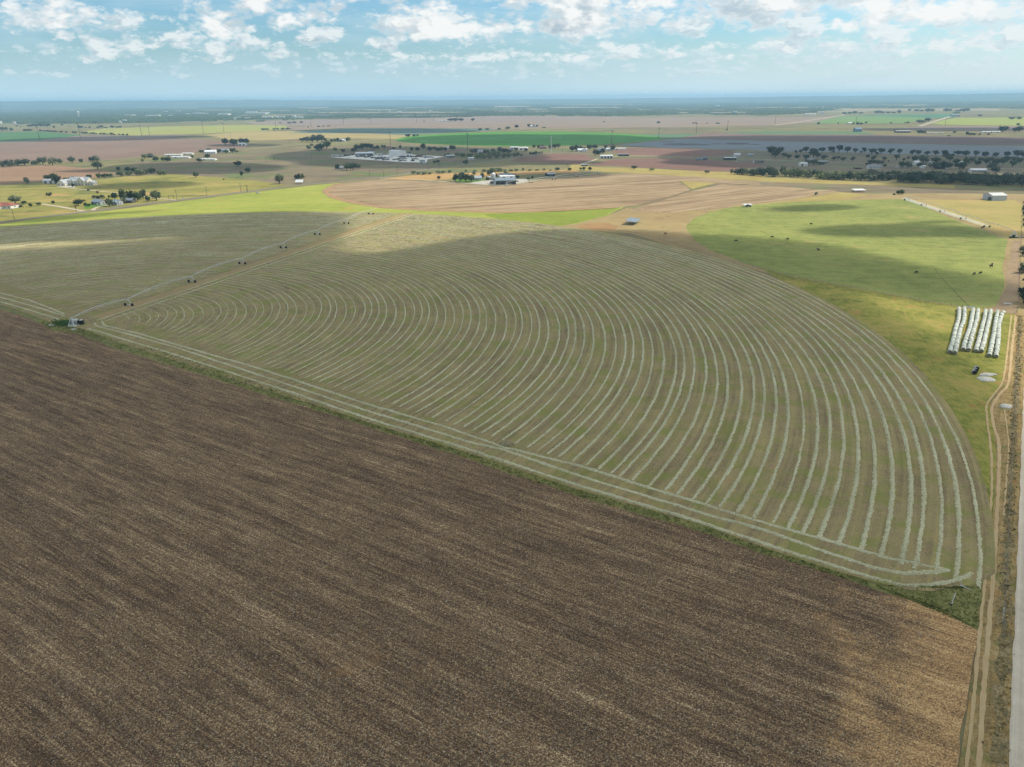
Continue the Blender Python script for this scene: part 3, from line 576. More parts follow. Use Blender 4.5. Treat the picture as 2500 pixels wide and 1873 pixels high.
# pale strips in the photograph between the woods: x from, x to, y from, y to
STRIPS = [(-50, 190, 266.5, 268.8), (310, 480, 263.2, 265.2), (770, 1130, 273.8, 276.8), (1215, 1290, 259, 262), (1350, 1510, 261.8, 264.5), (735, 800, 263, 265.2),
          (2055, 2440, 265.5, 270.5), (1215, 1260, 270.5, 273), (60, 140, 284.5, 285.8), (560, 640, 274.3, 276), (-100, 120, 273, 274.6), (420, 560, 268.5, 270), (560, 760, 270.3, 271.8), (800, 960, 267.5, 269), (900, 1090, 282, 283.4), (1150, 1330, 266.5, 268), (1290, 1480, 271.5, 273.2),
          (1560, 1760, 267.8, 269.6), (1660, 1840, 274.2, 276.4), (1500, 1640, 276.8, 278.4), (1800, 1990, 262, 263.6), (1960, 2120, 271.8, 273.8), (2090, 2300, 256.6, 258.4), (2300, 2500, 259.5, 261), (980, 1120, 262.5, 264), (140, 290, 277.6, 278.8), (1380, 1560, 255.5, 257)]
build_far_fields()
# ---------------------------------------------------------------- raked hay
def build_windrows():
    m = bpy.data.materials.new('raked hay'); m.use_nodes = True; g = G(m.node_tree)
    b = m.node_tree.nodes['Principled BSDF']; b.inputs['Roughness'].default_value = .95; b.inputs['Specular IOR Level'].default_value = .05
    geo = g.n.new('ShaderNodeNewGeometry'); P = geo.outputs['Position']
    v = g.m('ADD', g.m('MULTIPLY', g.noise(P, 2.6, 4, .7), .85), g.m('MULTIPLY', g.noise(P, .05, 3, .6), .35))
    g.put(b.inputs['Base Color'], g.ramp(v, [(.26, c(76, 69, 52, 1.1)), (.40, c(121, 116, 91, 1.12)), (.56, c(162, 157, 125, 1.12)), (.8, c(206, 200, 168, 1.1))]))
    rnd = random.Random(3)
    def ridge(name, line, w, h, label, group, thin=0.0, seed=0):
        """a loose ridge of cut hay: uneven width and height, thinned to nothing here and there"""
        vs, fs = [], []; n = len(line)
        for i, p in enumerate(line):
            d = line[min(i+1, n-1)] - line[max(i-1, 0)]; nr = Vector((-d.y, d.x, 0)).normalized()
            en = min(1, i / 3, (n - 1 - i) / 3)
            a = mnoise.noise((p.x * .45, p.y * .45, seed)); a2 = mnoise.noise((p.x * .06, p.y * .06, seed + 9))
            k = max(.10, (1 + .50 * a + .70 * a2 - thin)) * (.25 + .75 * en)
            if mnoise.noise((p.x * .035, p.y * .035, seed + 21)) > .42: k *= .35            # raked thin or missed
            q = p + nr * (.22 * mnoise.noise((p.x * .11, p.y * .11, seed + 4)) + rnd.uniform(-.10, .10))
            ww = w * (.72 + .28 * k) * rnd.uniform(.80, 1.22); hh = h * k * rnd.uniform(.75, 1.25)
            for t, zz in ((-.5, -.02), (-.22, .8), (.16, 1.0), (.5, -.02)):
                o_ = q + nr * (t * ww + rnd.uniform(-.12, .12))
                vs.append((o_.x, o_.y, .12 + (hh * zz * rnd.uniform(.8, 1.2) if zz > 0 else zz)))
            if i:
                for j in range(3): fs.append((4*i-4+j, 4*i-3+j, 4*i+1+j, 4*i+j))
        o = obj(name, mesh(name, vs, fs), m); tag(o, label, 'windrow', group); return o
    # limits: the straight lower edge on the right, the radial lane, the left edge
    pe0, pe1 = at(384, 845), at(2025, 1390); ed = (pe1 - pe0).normalized(); en_ = Vector((-ed.y, ed.x, 0))
    if (PIV + Vector((50, 80, 0)) - pe0).dot(en_) < 0: en_ = -en_
    lane_dir = (at(985, 527) - at(190, 797)); lane_a = math.atan2(lane_dir.y, lane_dir.x)
    l0, l1 = LOWL[0], LOWL[3]; ld = (l0 - l1).normalized(); ln_ = Vector((ld.y, -ld.x, 0))
    if (Vector((PIV.x - 40, PIV.y + 80, 0)) - l1).dot(ln_) < 0: ln_ = -ln_
    rng_n = int((RAD - 3) / 4.15)
    for k in range(rng_n):
        r = RAD - 2.6 - 4.15 * k
        if r < 7: break
        wob = rnd.uniform(-.5, .5)
        vis = .62
        seg = []; segs = []
        da = max(.55, min(1.3, .9)) / r
        a = A0 - .2
        while a < A1 + .1:
            p = Vector((PIV.x + math.cos(a) * r, PIV.y + math.sin(a) * r, 0))
            rr = r + wob + .5 * math.sin(a * 5 + k)
            p = Vector((PIV.x + math.cos(a) * rr, PIV.y + math.sin(a) * rr, 0))
            off = (a - lane_a) * r
            inside = (p - pe0).dot(en_) > 11.0 + (3.5 if r < 60 else 0) + rnd.uniform(-.6, .6) * 0 and (p - l1).dot(ln_) > 13 and not (-6.2 < off < 6.2)
            inside = inside and p.x > -.78 * max(p.y, 1) - 20 and (a > A0 - .04 or r < RAD - 30)
            if inside: seg.append(p)
            elif seg: segs.append((seg, a)); seg = []
            dist = math.hypot(p.x, p.y)
            a += max(.5, min(1.6, dist / 420)) / r
        if seg: segs.append((seg, a))
        for line, ae in segs:
            if len(line) < 8: continue
            right = math.atan2(line[len(line)//2].y - PIV.y, line[len(line)//2].x - PIV.x) < lane_a
            lab = (f"pale raked hay ridge curving right of the irrigator, {nth(k + 1)} ring in from the outer edge" if right else
                   f"faint hay ridge behind the irrigator, {nth(k + 1)} ring in from the outer edge")
            near = rnd.random()
            wf = (.36 + .84 * r / RAD) * (1 if right else 1.0)
            ridge('windrow', line, wf * (1 if near > .35 else .8), wf * (.26 if near > .35 else .18), lab, 'curved windrows right of the irrigator' if right else 'curved windrows behind the irrigator', thin=0 if near > .25 else .35, seed=k * 1.7)
    def poly(pts, step=.7):
        P = [at(*p) for p in pts]; out = []
        for i in range(len(P) - 1):
            n = max(1, int((P[i+1] - P[i]).length / step))
            out += [P[i].lerp(P[i+1], t / n) for t in range(n)]
        return out + [P[-1]]
    strs = [([(214, 802), (300, 829), (384, 853), (640, 935), (900, 1023), (1153, 1101), (1406, 1184.5), (1700, 1272), (1881, 1333), (2025, 1380), (2134, 1412), (2206, 1430), (2270, 1430), (2320, 1422), (2352, 1412), (2374, 1400)], 'outermost of the three straight hay ridges beside the green margin'),
            ([(230, 789), (236, 797), (334, 822), (434, 850), (640, 919), (900, 1005), (1153, 1082), (1230, 1099), (1406, 1160), (1700, 1249), (1881, 1300), (2025, 1352), (2134, 1387), (2206, 1401), (2279, 1398), (2318, 1392)], 'middle of the three straight hay ridges beside the green margin'),
            ([(248, 784), (256, 796), (334, 814), (640, 903), (900, 988.5), (1100, 1047), (1195, 1080), (1230, 1093), (1406, 1136), (1700, 1227), (1881, 1282), (2025, 1322), (2170, 1365), (2315, 1391)], 'innermost of the three straight hay ridges, where the curved ridges end'),
            ([(0, 737), (80, 760), (145, 781)], 'outer straight hay ridge left of the pivot tower'),
            ([(-20, 721), (80, 748), (158, 772)], 'middle straight hay ridge left of the pivot tower'),
            ([(-20, 711), (70, 733), (158, 767)], 'inner straight hay ridge left of the pivot tower')]
    for i, (pts, lab) in enumerate(strs):
        ridge('windrow', poly(pts), 1.15, .3, lab, 'straight windrows along the field edge', seed=50 + i * 3)
    for s_, lab in ((-2.6, 'upper pale hay ridge of the radial lane beside the irrigator'), (2.4, 'lower pale hay ridge of the radial lane beside the irrigator')):
        d = lane_dir.normalized(); nr = Vector((-d.y, d.x, 0))
        line = [PIV + Vector((6, -2, 0)) + d * t + nr * s_ for t in np.arange(10, RAD - 2, .8)]
        ridge('windrow', line, 1.0, .10, lab, 'windrows along the radial lane', seed=80 + s_)
    # loose heap of hay by the straight ridges
    bm = bmesh.new(); bmesh.ops.create_icosphere(bm, subdivisions=3, radius=1)
    for v_ in bm.verts:
        n_ = mnoise.noise(v_.co * 2.3) * .35 + mnoise.noise(v_.co * 6) * .18
        v_.co = v_.co * (1 + n_); v_.co.x *= 2.0; v_.co.y *= 1.5; v_.co.z = max(0, v_.co.z) * 1.35
    me = bpy.data.meshes.new('hay_heap'); bm.to_mesh(me); bm.free()
    tag(obj('hay_heap', me, plain('old straw', (.30, .25, .14), .95, scale=2, var=.45), loc=at(1236, 1086, .12)), 'rounded heap of old straw beside the straight windrows', 'hay heap')
build_windrows()

# ---------------------------------------------------------------- grass tufts along the margin
def build_tufts():
    m = bpy.data.materials.new('margin grass'); m.use_nodes = True; g = G(m.node_tree)
    b = m.node_tree.nodes['Principled BSDF']; b.inputs['Roughness'].default_value = .9; b.inputs['Specular IOR Level'].default_value = .1
    geo = g.n.new('ShaderNodeNewGeometry')
    g.put(b.inputs['Base Color'], g.ramp(g.noise(geo.outputs['Position'], .35, 4, .65), [(.3, c(70, 72, 40, 1.8)), (.5, c(98, 102, 54, 1.8)), (.7, c(138, 134, 82, 1.6))]))
    rnd = random.Random(12); vs, fs = [], []
    def tuft(p, h, w):
        for _ in range(3):
            a = rnd.uniform(0, 6.28); dx, dy = math.cos(a) * w, math.sin(a) * w
            lx, ly = rnd.uniform(-.5, .5) * h, rnd.uniform(-.5, .5) * h
            k = len(vs); vs.extend([(p.x - dx, p.y - dy, .06), (p.x + dx, p.y + dy, .06), (p.x + dx * .6 + lx, p.y + dy * .6 + ly, .06 + h), (p.x - dx * .6 + lx, p.y - dy * .6 + ly, .06 + h * .8)])
            fs.append((k, k+1, k+2, k+3))
    lo = [(95, 789), (127, 806), (184, 813), (232, 830), (270, 846), (900, 1041), (1153, 1124), (1406, 1211), (1700, 1295), (1881, 1358), (2025, 1401), (2134, 1438)]
    hi = [(106, 783), (169, 799), (200, 805), (245, 818), (384, 852), (900, 1033), (1153, 1111), (1406, 1196), (1700, 1279), (1881, 1345), (2025, 1392), (2134, 1424)]
    for i in range(len(lo) - 1):
        A, B, C_, D_ = at(*lo[i]), at(*lo[i+1]), at(*hi[i]), at(*hi[i+1])
        n = int((B - A).length * 6)
        for _ in range(min(n, 2600)):
            t, s_ = rnd.random(), rnd.random()
            tuft(A.lerp(B, t).lerp(C_.lerp(D_, t), s_ * 1.0), rnd.uniform(.15, .55), rnd.uniform(.08, .25))
    tri = [at(2134, 1430), at(2333, 1438), at(2398, 1434), at(2392, 1500), at(2386, 1535), at(2300, 1488), at(2220, 1462)]
    from mathutils.geometry import intersect_point_tri_2d
    for _ in range(1100):
        a_, b_, c3 = tri[0], *rnd.choice([(tri[i], tri[i+1]) for i in range(1, 6)])
        u, w = sorted((rnd.random(), rnd.random()))
        tuft(a_ * u + b_ * (w - u) + c3 * (1 - w), rnd.uniform(.10, .32), rnd.uniform(.08, .22))
    tag(obj('grass', mesh('grass', vs, fs), m), 'green grass growing along the field margin', 'grass', kind='stuff')
    # dark weeds in the roadside ditch and dry tufts on the verge
    vs, fs = [], []
    ditch = [(2490, 770), (2485, 900), (2478, 1000), (2471, 1100), (2465, 1250), (2458, 1400), (2452, 1550), (2445, 1700), (2436, 1873), (2424, 2060)]
    for i in range(len(ditch) - 1):
        A, B = at(*ditch[i]), at(*ditch[i+1]); n = int((B - A).length * 4)
        for _ in range(min(n, 1500)):
            p = A.lerp(B, rnd.random()) + Vector((rnd.gauss(0, .8), 0, 0))
            if mnoise.noise((p.x * .3, p.y * .15, 3)) > -.25: tuft(p, rnd.uniform(.12, .5), rnd.uniform(.08, .22))
    m2 = m.copy(); m2.name = 'ditch weeds'
    for n in m2.node_tree.nodes:
        if n.type == 'VALTORGB':
            for e, cc in zip(n.color_ramp.elements, (c(66, 62, 42, 1.7), c(120, 108, 72, 1.7), c(176, 156, 112, 1.6))): e.color = (*cc, 1)
    tag(obj('weeds', mesh('weeds', vs, fs), m2), 'dark weeds growing in the ditch beside the gravel road', 'weeds', kind='stuff')
build_tufts()

def build_straw():
    """broken stalks and clods lying on the ploughed ground near the camera"""
    rs = np.random.RandomState(3); N = 150000
    yb = [(0, 756), (270, 847), (900, 1041.5), (1406, 1211.5), (1700, 1295.5), (2025, 1402), (2226, 1468), (2389, 1541)]
    d = rs.uniform(60, 330, N) ** 1.0; a = rs.uniform(R(-41), R(36), N)
    X, Y = d * np.sin(a), d * np.cos(a)
    keep = []
    P = np.array([project(x, y) for x, y in zip(X, Y)])
    e = np.interp(P[:, 0], [q[0] for q in yb], [q[1] for q in yb])
    ok = (P[:, 1] > e + 6) & (P[:, 0] > -120) & (P[:, 0] < 2389 - (P[:, 1] - 1541) * .155 - 5) & (P[:, 1] < 1960)
    nn = np.array([mnoise.noise((x * .12, y * .12, 5.0)) for x, y in zip(X, Y)]); ok &= rs.uniform(-.7, .9, N) < nn + .25
    X, Y = X[ok], Y[ok]; n = len(X)
    L = rs.uniform(.08, .28, n); W = rs.uniform(.02, .045, n); t = rs.uniform(0, math.pi, n); up = rs.uniform(0, .55, n) ** 2 * .5
    ux, uy = np.cos(t) * L, np.sin(t) * L; wx, wy = -np.sin(t) * W, np.cos(t) * W
    z = .105
    V = np.stack([np.stack([X - ux - wx, Y - uy - wy, np.full(n, z)], -1), np.stack([X + ux - wx, Y + uy - wy, z + up], -1), np.stack([X + ux + wx, Y + uy + wy, z + up + .02], -1), np.stack([X - ux + wx, Y - uy + wy, np.full(n, z + .02)], -1)], 1).reshape(-1, 3)
    me = bpy.data.meshes.new('straw'); me.vertices.add(4 * n); me.vertices.foreach_set('co', V.ravel()); me.loops.add(4 * n); me.loops.foreach_set('vertex_index', np.arange(4 * n)); me.polygons.add(n)
    me.polygons.foreach_set('loop_start', np.arange(0, 4 * n, 4)); me.update(); me.validate()
    m = bpy.data.materials.new('straw bits'); m.use_nodes = True; g = G(m.node_tree); b = m.node_tree.nodes['Principled BSDF']; b.inputs['Roughness'].default_value = .8
    geo = g.n.new('ShaderNodeNewGeometry'); g.put(b.inputs['Base Color'], g.ramp(geo.outputs['Random Per Island'], [(0, (.03, .022, .016)), (.30, (.10, .078, .055)), (.55, (.26, .205, .135)), (.85, (.40, .33, .22)), (1, (.58, .50, .37))]))
    tag(obj('straw', me, m), 'broken pale straw littering the ploughed field', 'straw', kind='stuff')
build_straw()
# ---------------------------------------------------------------- far woods, clouds, haze
def build_woods():
    """closed woodland at the edge of the plain: one uneven canopy with clearings"""
    yb_x = [-400, 0, 60, 280, 420, 560, 620, 700, 760, 900, 1050, 1225, 1553, 1600, 1700, 1875, 1985, 2060, 2200, 2390, 2500, 2800]
    yb_y = [304, 302.5, 302, 302, 299, 295, 292.5, 293.5, 291.5, 290, 287.5, 283, 283, 281.5, 279.5, 281.5, 276, 264.5, 264.5, 264.5, 265.5, 267]
    az = np.arange(R(-43), R(43), R(.062)); D = np.exp(np.arange(math.log(3150), math.log(14000), .0085))
    n = len(az); Z = np.full((len(D), n), -3.0); rs = np.random.RandomState(4)
    X = D[:, None] * np.sin(az)[None]; Y = D[:, None] * np.cos(az)[None]
    for j in range(len(D)):
        for i in range(n):
            x, y = X[j, i], Y[j, i]
            p, q = project(x, y)
            d1 = q - np.interp(p, yb_x, yb_y) + 1.4 * mnoise.noise((p / 34.0, 7.1, 2.0)) + .7 * mnoise.noise((p / 9.0, q / 2.0, 5.0))
            if d1 > 0: continue
            ok = True
            for (x0, x1, y0, y1) in STRIPS:
                if x0 - 8 < p < x1 + 8 and y0 - .3 < q < y1 + .25 + .3 * mnoise.noise((p / 15, 2.2, 1)): ok = False; break
            if not ok: continue
            w = mnoise.noise((x / 700, y / 190, 3.3)) + .6 * mnoise.noise((x / 180, y / 75, 8.8))
            dense = .26 if p < 640 else .10
            if 640 < p < 1000 and 280 < q < 293: dense = .0
            w += dense
            if w < 0: continue
            Z[j, i] = min(1, w * 3 + .25) * (6.5 + 2.5 * mnoise.noise((x / 60, y / 60, .4)) + rs.uniform(-2.6, 2.6))
    vs = np.stack([X, Y, Z], -1).reshape(-1, 3)
    fs = []
    for j in range(len(D) - 1):
        for i in range(n - 1):
            if max(Z[j, i], Z[j, i+1], Z[j+1, i], Z[j+1, i+1]) > 0: fs.append((j*n+i, j*n+i+1, (j+1)*n+i+1, (j+1)*n+i))
    used = np.unique(np.array(fs)); re = np.full(len(vs), -1); re[used] = np.arange(len(used))
    me = mesh('woods', vs[used].tolist(), [tuple(re[list(f)]) for f in fs])
    m = field_mat('woodland canopy', [(0, c(30, 42, 28)), (.45, c(50, 64, 40)), (.75, c(80, 92, 54)), (1, c(130, 124, 86))], (300, .8), (60, .8), (12, .6))
    tag(obj('woods', me, m), 'dark woodland stretching across the plain below the blue hills', 'woods', kind='stuff')
build_woods()

def build_clouds():
    m = bpy.data.materials.new('cloud vapour'); m.use_nodes = True; g = G(m.node_tree); g.n.clear()
    out = g.n.new('ShaderNodeOutputMaterial'); pv = g.n.new('ShaderNodeVolumePrincipled')
    pv.inputs['Color'].default_value = (.96, .97, 1, 1); pv.inputs['Density'].default_value = .042; pv.inputs['Anisotropy'].default_value = .5
    g.l.new(pv.outputs[0], out.inputs['Volume'])
    H = 950.0
    shift = Vector((SUN_DIR.x / SUN_DIR.z * H, SUN_DIR.y / SUN_DIR.z * H, H))
    def cloud(shadow, thick=80.0, seed=0):
        pts = [Vector((p[0], p[1])) for p in shadow]
        # centre of area
        A = sx = sy = 0
        for i, p in enumerate(pts):
            q = pts[(i+1) % len(pts)]; k = p.x * q.y - q.x * p.y; A += k; sx += (p.x + q.x) * k; sy += (p.y + q.y) * k
        c0 = Vector((sx / (3 * A), sy / (3 * A)))
        N, K = 72, 9
        rad = []
        for i in range(N):
            t = 2 * math.pi * i / N; d = Vector((math.cos(t), math.sin(t))); best = 1.0
            for j, p in enumerate(pts):
                q = pts[(j+1) % len(pts)]; e = q - p; den = d.x * e.y - d.y * e.x
                if abs(den) < 1e-9: continue
                w = p - c0; s_ = (w.x * e.y - w.y * e.x) / den; u = (w.x * d.y - w.y * d.x) / den
                if s_ > 0 and -1e-6 <= u <= 1 + 1e-6: best = max(best, s_)
            rad.append(best)
        rad = [sum(rad[(i+k) % N] for k in (-1, 0, 1)) / 3 for i in range(N)]
        rad = [r * (1.03 + .10 * mnoise.noise((math.cos(6.283 * i / N) * 3, math.sin(6.283 * i / N) * 3, seed + .5))) for i, r in enumerate(rad)]
        T = min(thick, .5 * min(rad) + 42)
        vs, fs = [], []
        base = Vector((c0.x, c0.y, 0)) + shift - Vector((0, 0, T * .3))
        for sgn in (1, -1):
            vs.append((0, 0, T * (1 if sgn > 0 else -.35)))
            for k in range(1, K + (1 if sgn > 0 else 0)):
                rho = math.sin(k / K * math.pi / 2)
                for i in range(N):
                    t = 2 * math.pi * i / N; r = rad[i] * rho
                    z = T * max(0, 1 - rho ** 2) ** .42 * (1 if sgn > 0 else -.35)
                    if sgn > 0: z *= .85 + .4 * mnoise.noise((math.cos(t) * r / 130, math.sin(t) * r / 130, seed + 2))
                    vs.append((math.cos(t) * r, math.sin(t) * r, z))
        top0 = 0; ringt = lambda k, i: 1 + (k - 1) * N + i % N
        bot0 = 1 + K * N; ringb = lambda k, i: bot0 + 1 + (k - 1) * N + i % N
        for i in range(N):
            fs.append((0, ringt(1, i), ringt(1, i + 1)))
            for k in range(1, K): fs.append((ringt(k, i), ringt(k + 1, i), ringt(k + 1, i + 1), ringt(k, i + 1)))
            fs.append((bot0, ringb(1, i + 1), ringb(1, i)))
            for k in range(1, K - 1): fs.append((ringb(k, i + 1), ringb(k + 1, i + 1), ringb(k + 1, i), ringb(k, i)))
            fs.append((ringb(K - 1, i + 1), ringt(K, i + 1), ringt(K, i), ringb(K - 1, i)))
        o = obj('cloud', mesh('cloud', vs, fs, True), m, loc=base)
        tag(o, 'white cumulus cloud drifting high above the fields', 'cloud', 'clouds above the fields', 'stuff')
    def ell(x, y, a, b_, n=20, rot=0.0):
        return px(*[(x + a * math.cos(2 * math.pi * k / n), y + b_ * math.sin(2 * math.pi * k / n) + rot * math.cos(2 * math.pi * k / n)) for k in range(n)])
    CL = []
    # the big one over the near fields
    CL.append(px((-300, 626), (60, 605), (300, 596), (560, 594), (680, 610), (760, 632), (850, 632), (930, 618), (1005, 605), (1114, 588), (1206, 578), (1300, 571), (1410, 567), (1540, 571), (1680, 590), (1790, 625), (1900, 668), (2010, 728), (2110, 796), (2200, 872), (2280, 966), (2340, 1080), (2400, 1220), (2440, 1350), (2490, 1500))
              + [Vector((160, 60, 0)), Vector((100, -40, 0)), Vector((-150, -60, 0)), Vector((-330, 120, 0))])
    CL.append(px((-500, 572), (-200, 562), (0, 553), (200, 539), (400, 527), (560, 522), (640, 528), (600, 556), (500, 578), (380, 582), (200, 590), (0, 597), (-200, 610), (-500, 630)))
    CL.append(px((480, 524), (620, 518), (720, 520), (775, 530), (770, 550), (755, 590), (740, 625), (660, 622), (540, 612), (450, 606), (470, 575)))
    CL.append(px((1660, 574), (1790, 586), (1907, 596), (1990, 608), (2088, 632), (2180, 656), (2268, 678), (2360, 692), (2470, 704), (2478, 752), (2350, 750), (2268, 736), (2155, 716), (2042, 695), (1934, 674), (1862, 655), (1780, 634), (1700, 606)))
    CL.append(ell(2175, 566, 230, 15, rot=4)); CL.append(ell(1975, 509, 85, 8)); CL.append(ell(2440, 574, 110, 6, rot=4)); CL.append(ell(2250, 545, 60, 3.5))
    CL.append(ell(975, 386, 330, 27)); CL.append(ell(455, 412, 200, 15)); CL.append(ell(1330, 429, 120, 9)); CL.append(ell(330, 454, 110, 9, rot=-3)); CL.append(ell(75, 447, 120, 5))
    CL.append(ell(2180, 391, 600, 32, rot=6)); CL.append(ell(1730, 396, 110, 9)); CL.append(ell(2400, 456, 260, 10, rot=7)); CL.append(ell(2080, 352, 640, 20, rot=4)); CL.append(ell(1290, 342, 330, 14))
    CL.append(ell(930, 320, 220, 6)); CL.append(ell(240, 339, 260, 5.5, rot=-5)); CL.append(ell(225, 418, 70, 4)); CL.append(ell(120, 534, 130, 4.5, rot=-13)); CL.append(ell(310, 519, 40, 2.5, rot=-4))
    CL.append(ell(2350, 316, 260, 4))
    CL.append(ell(1330, 398, 110, 6)); CL.append(ell(580, 355, 80, 3.5))
    for i, s_ in enumerate(CL): cloud(s_, seed=i * 5.3)
build_clouds()

def build_haze():
    m = bpy.data.materials.new('haze'); m.use_nodes = True; g = G(m.node_tree); g.n.clear()
    out = g.n.new('ShaderNodeOutputMaterial'); pv = g.n.new('ShaderNodeVolumePrincipled')
    pv.inputs['Color'].default_value = (.44, .72, 1.0, 1); pv.inputs['Density'].default_value = HAZE; pv.inputs['Anisotropy'].default_value = .1
    g.l.new(pv.outputs[0], out.inputs['Volume'])
    o = obj('haze', MB().box(-25400, 25400, -1800, 26000, -9, 152).me('haze'), m); tag(o, kind='stuff')
HAZE = 0.000092
build_haze()
# ---------------------------------------------------------------- buildings
WHITE, OFFW = (.72, .72, .70), (.60, .60, .57)
def mwall(k): return plain('wall ' + k, {'white': (.70, .70, .68), 'cream': (.62, .58, .48), 'grey': (.34, .36, .38), 'tin': (.46, .48, .50), 'brown': (.22, .17, .13), 'dark': (.07, .07, .07),
                                         'blue': (.20, .27, .36), 'stone': (.50, .46, .40), 'tan': (.46, .38, .28)}[k], .7, var=.10, scale=.5)
def mroof(k): return plain('roof ' + k, {'white': (.74, .75, .76), 'tin': (.38, .40, .43), 'grey': (.26, .27, .29), 'red': (.30, .10, .07), 'brown': (.20, .13, .10), 'blue': (.16, .24, .36),
                                         'dark': (.09, .09, .10), 'bluegrey': (.20, .25, .30), 'pale': (.62, .62, .60)}[k], .6, metal=.0, var=.14, scale=.35, spec=.25)
GLASS = plain('window glass', (.03, .04, .05), .15, spec=.6, var=.05)
DOORM = plain('door dark', (.08, .07, .06), .5)
TRIM = plain('trim white', (.75, .75, .73), .6)
STEEL = plain('galvanised steel', (.50, .52, .54), .4, metal=.6, var=.15)
BLACK = plain('black rubber', (.015, .015, .016), .8)
def roof_pair(parent, L, W, h, rise, mat, over=.5, th=.16, name='roof'):
    """two sloping slabs along x"""
    r = obj(name, MB().add([(-L/2-over, -W/2-over, h - rise*over/(W/2)), (L/2+over, -W/2-over, h - rise*over/(W/2)), (L/2+over, 0, h+rise), (-L/2-over, 0, h+rise),
                            (-L/2-over, W/2+over, h - rise*over/(W/2)), (L/2+over, W/2+over, h - rise*over/(W/2)),
                            (-L/2-over, -W/2-over, h+th - rise*over/(W/2)), (L/2+over, -W/2-over, h+th - rise*over/(W/2)), (L/2+over, 0, h+rise+th), (-L/2-over, 0, h+rise+th),
                            (-L/2-over, W/2+over, h+th - rise*over/(W/2)), (L/2+over, W/2+over, h+th - rise*over/(W/2))],
                           [(0,3,2,1), (3,4,5,2), (6,7,8,9), (9,8,11,10), (0,1,7,6), (5,4,10,11), (1,2,8,7), (2,5,11,8), (3,0,6,9), (4,3,9,10)]).me(name), mat, parent)
    return r
def gable_walls(parent, L, W, h, rise, mat, name='wall'):
    vs = [(-L/2,-W/2,0),(L/2,-W/2,0),(L/2,W/2,0),(-L/2,W/2,0),(-L/2,-W/2,h),(L/2,-W/2,h),(L/2,W/2,h),(-L/2,W/2,h),(-L/2,0,h+rise-.02),(L/2,0,h+rise-.02)]
    return obj(name, MB().add(vs, [(0,1,5,4),(2,3,7,6),(1,2,6,9,5),(3,0,4,8,7)]).me(name), mat, parent)
def openings(parent, L, W, h, nwin, doors, side='front', big=0, wz=1.0, ww=1.3, wh=1.2, glass=GLASS):
    """windows and doors on the wall towards the camera (-y) or an end wall"""
    n = nwin + doors + big
    for k in range(n):
        u = -L/2 + L * (k + .5) / n if side == 'front' else -W/2 + W * (k + .5) / n
        kind = 'garage_door' if k < big else ('door' if (k - big) % 3 == 1 and doors > 0 else 'window')
        if kind == 'door': doors -= 1
        a, z0, z1 = (1.6, 0.02, min(3.2, h - .4)) if kind == 'garage_door' else ((.5, .02, 2.1) if kind == 'door' else (ww / 2, wz, min(wz + wh, h - .15)))
        mb, mf = MB(), MB()
        if side == 'front':
            mb.box(u - a, u + a, -W/2 - .05, -W/2 + .05, z0, z1); mf.box(u - a - .1, u + a + .1, -W/2 - .03, -W/2 + .04, z0 - (0 if z0 < .1 else .1), z1 + .1)
        else:
            s_ = -1 if side == 'left' else 1
            mb.box(s_ * L/2 - .05, s_ * L/2 + .05, u - a, u + a, z0, z1); mf.box(s_ * L/2 - .03, s_ * L/2 + .03, u - a - .1, u + a + .1, z0 - (0 if z0 < .1 else .1), z1 + .1)
        w = obj(kind, mb.me(kind), glass if kind == 'window' else DOORM, parent)
        obj('frame', mf.me('frame'), TRIM, w)
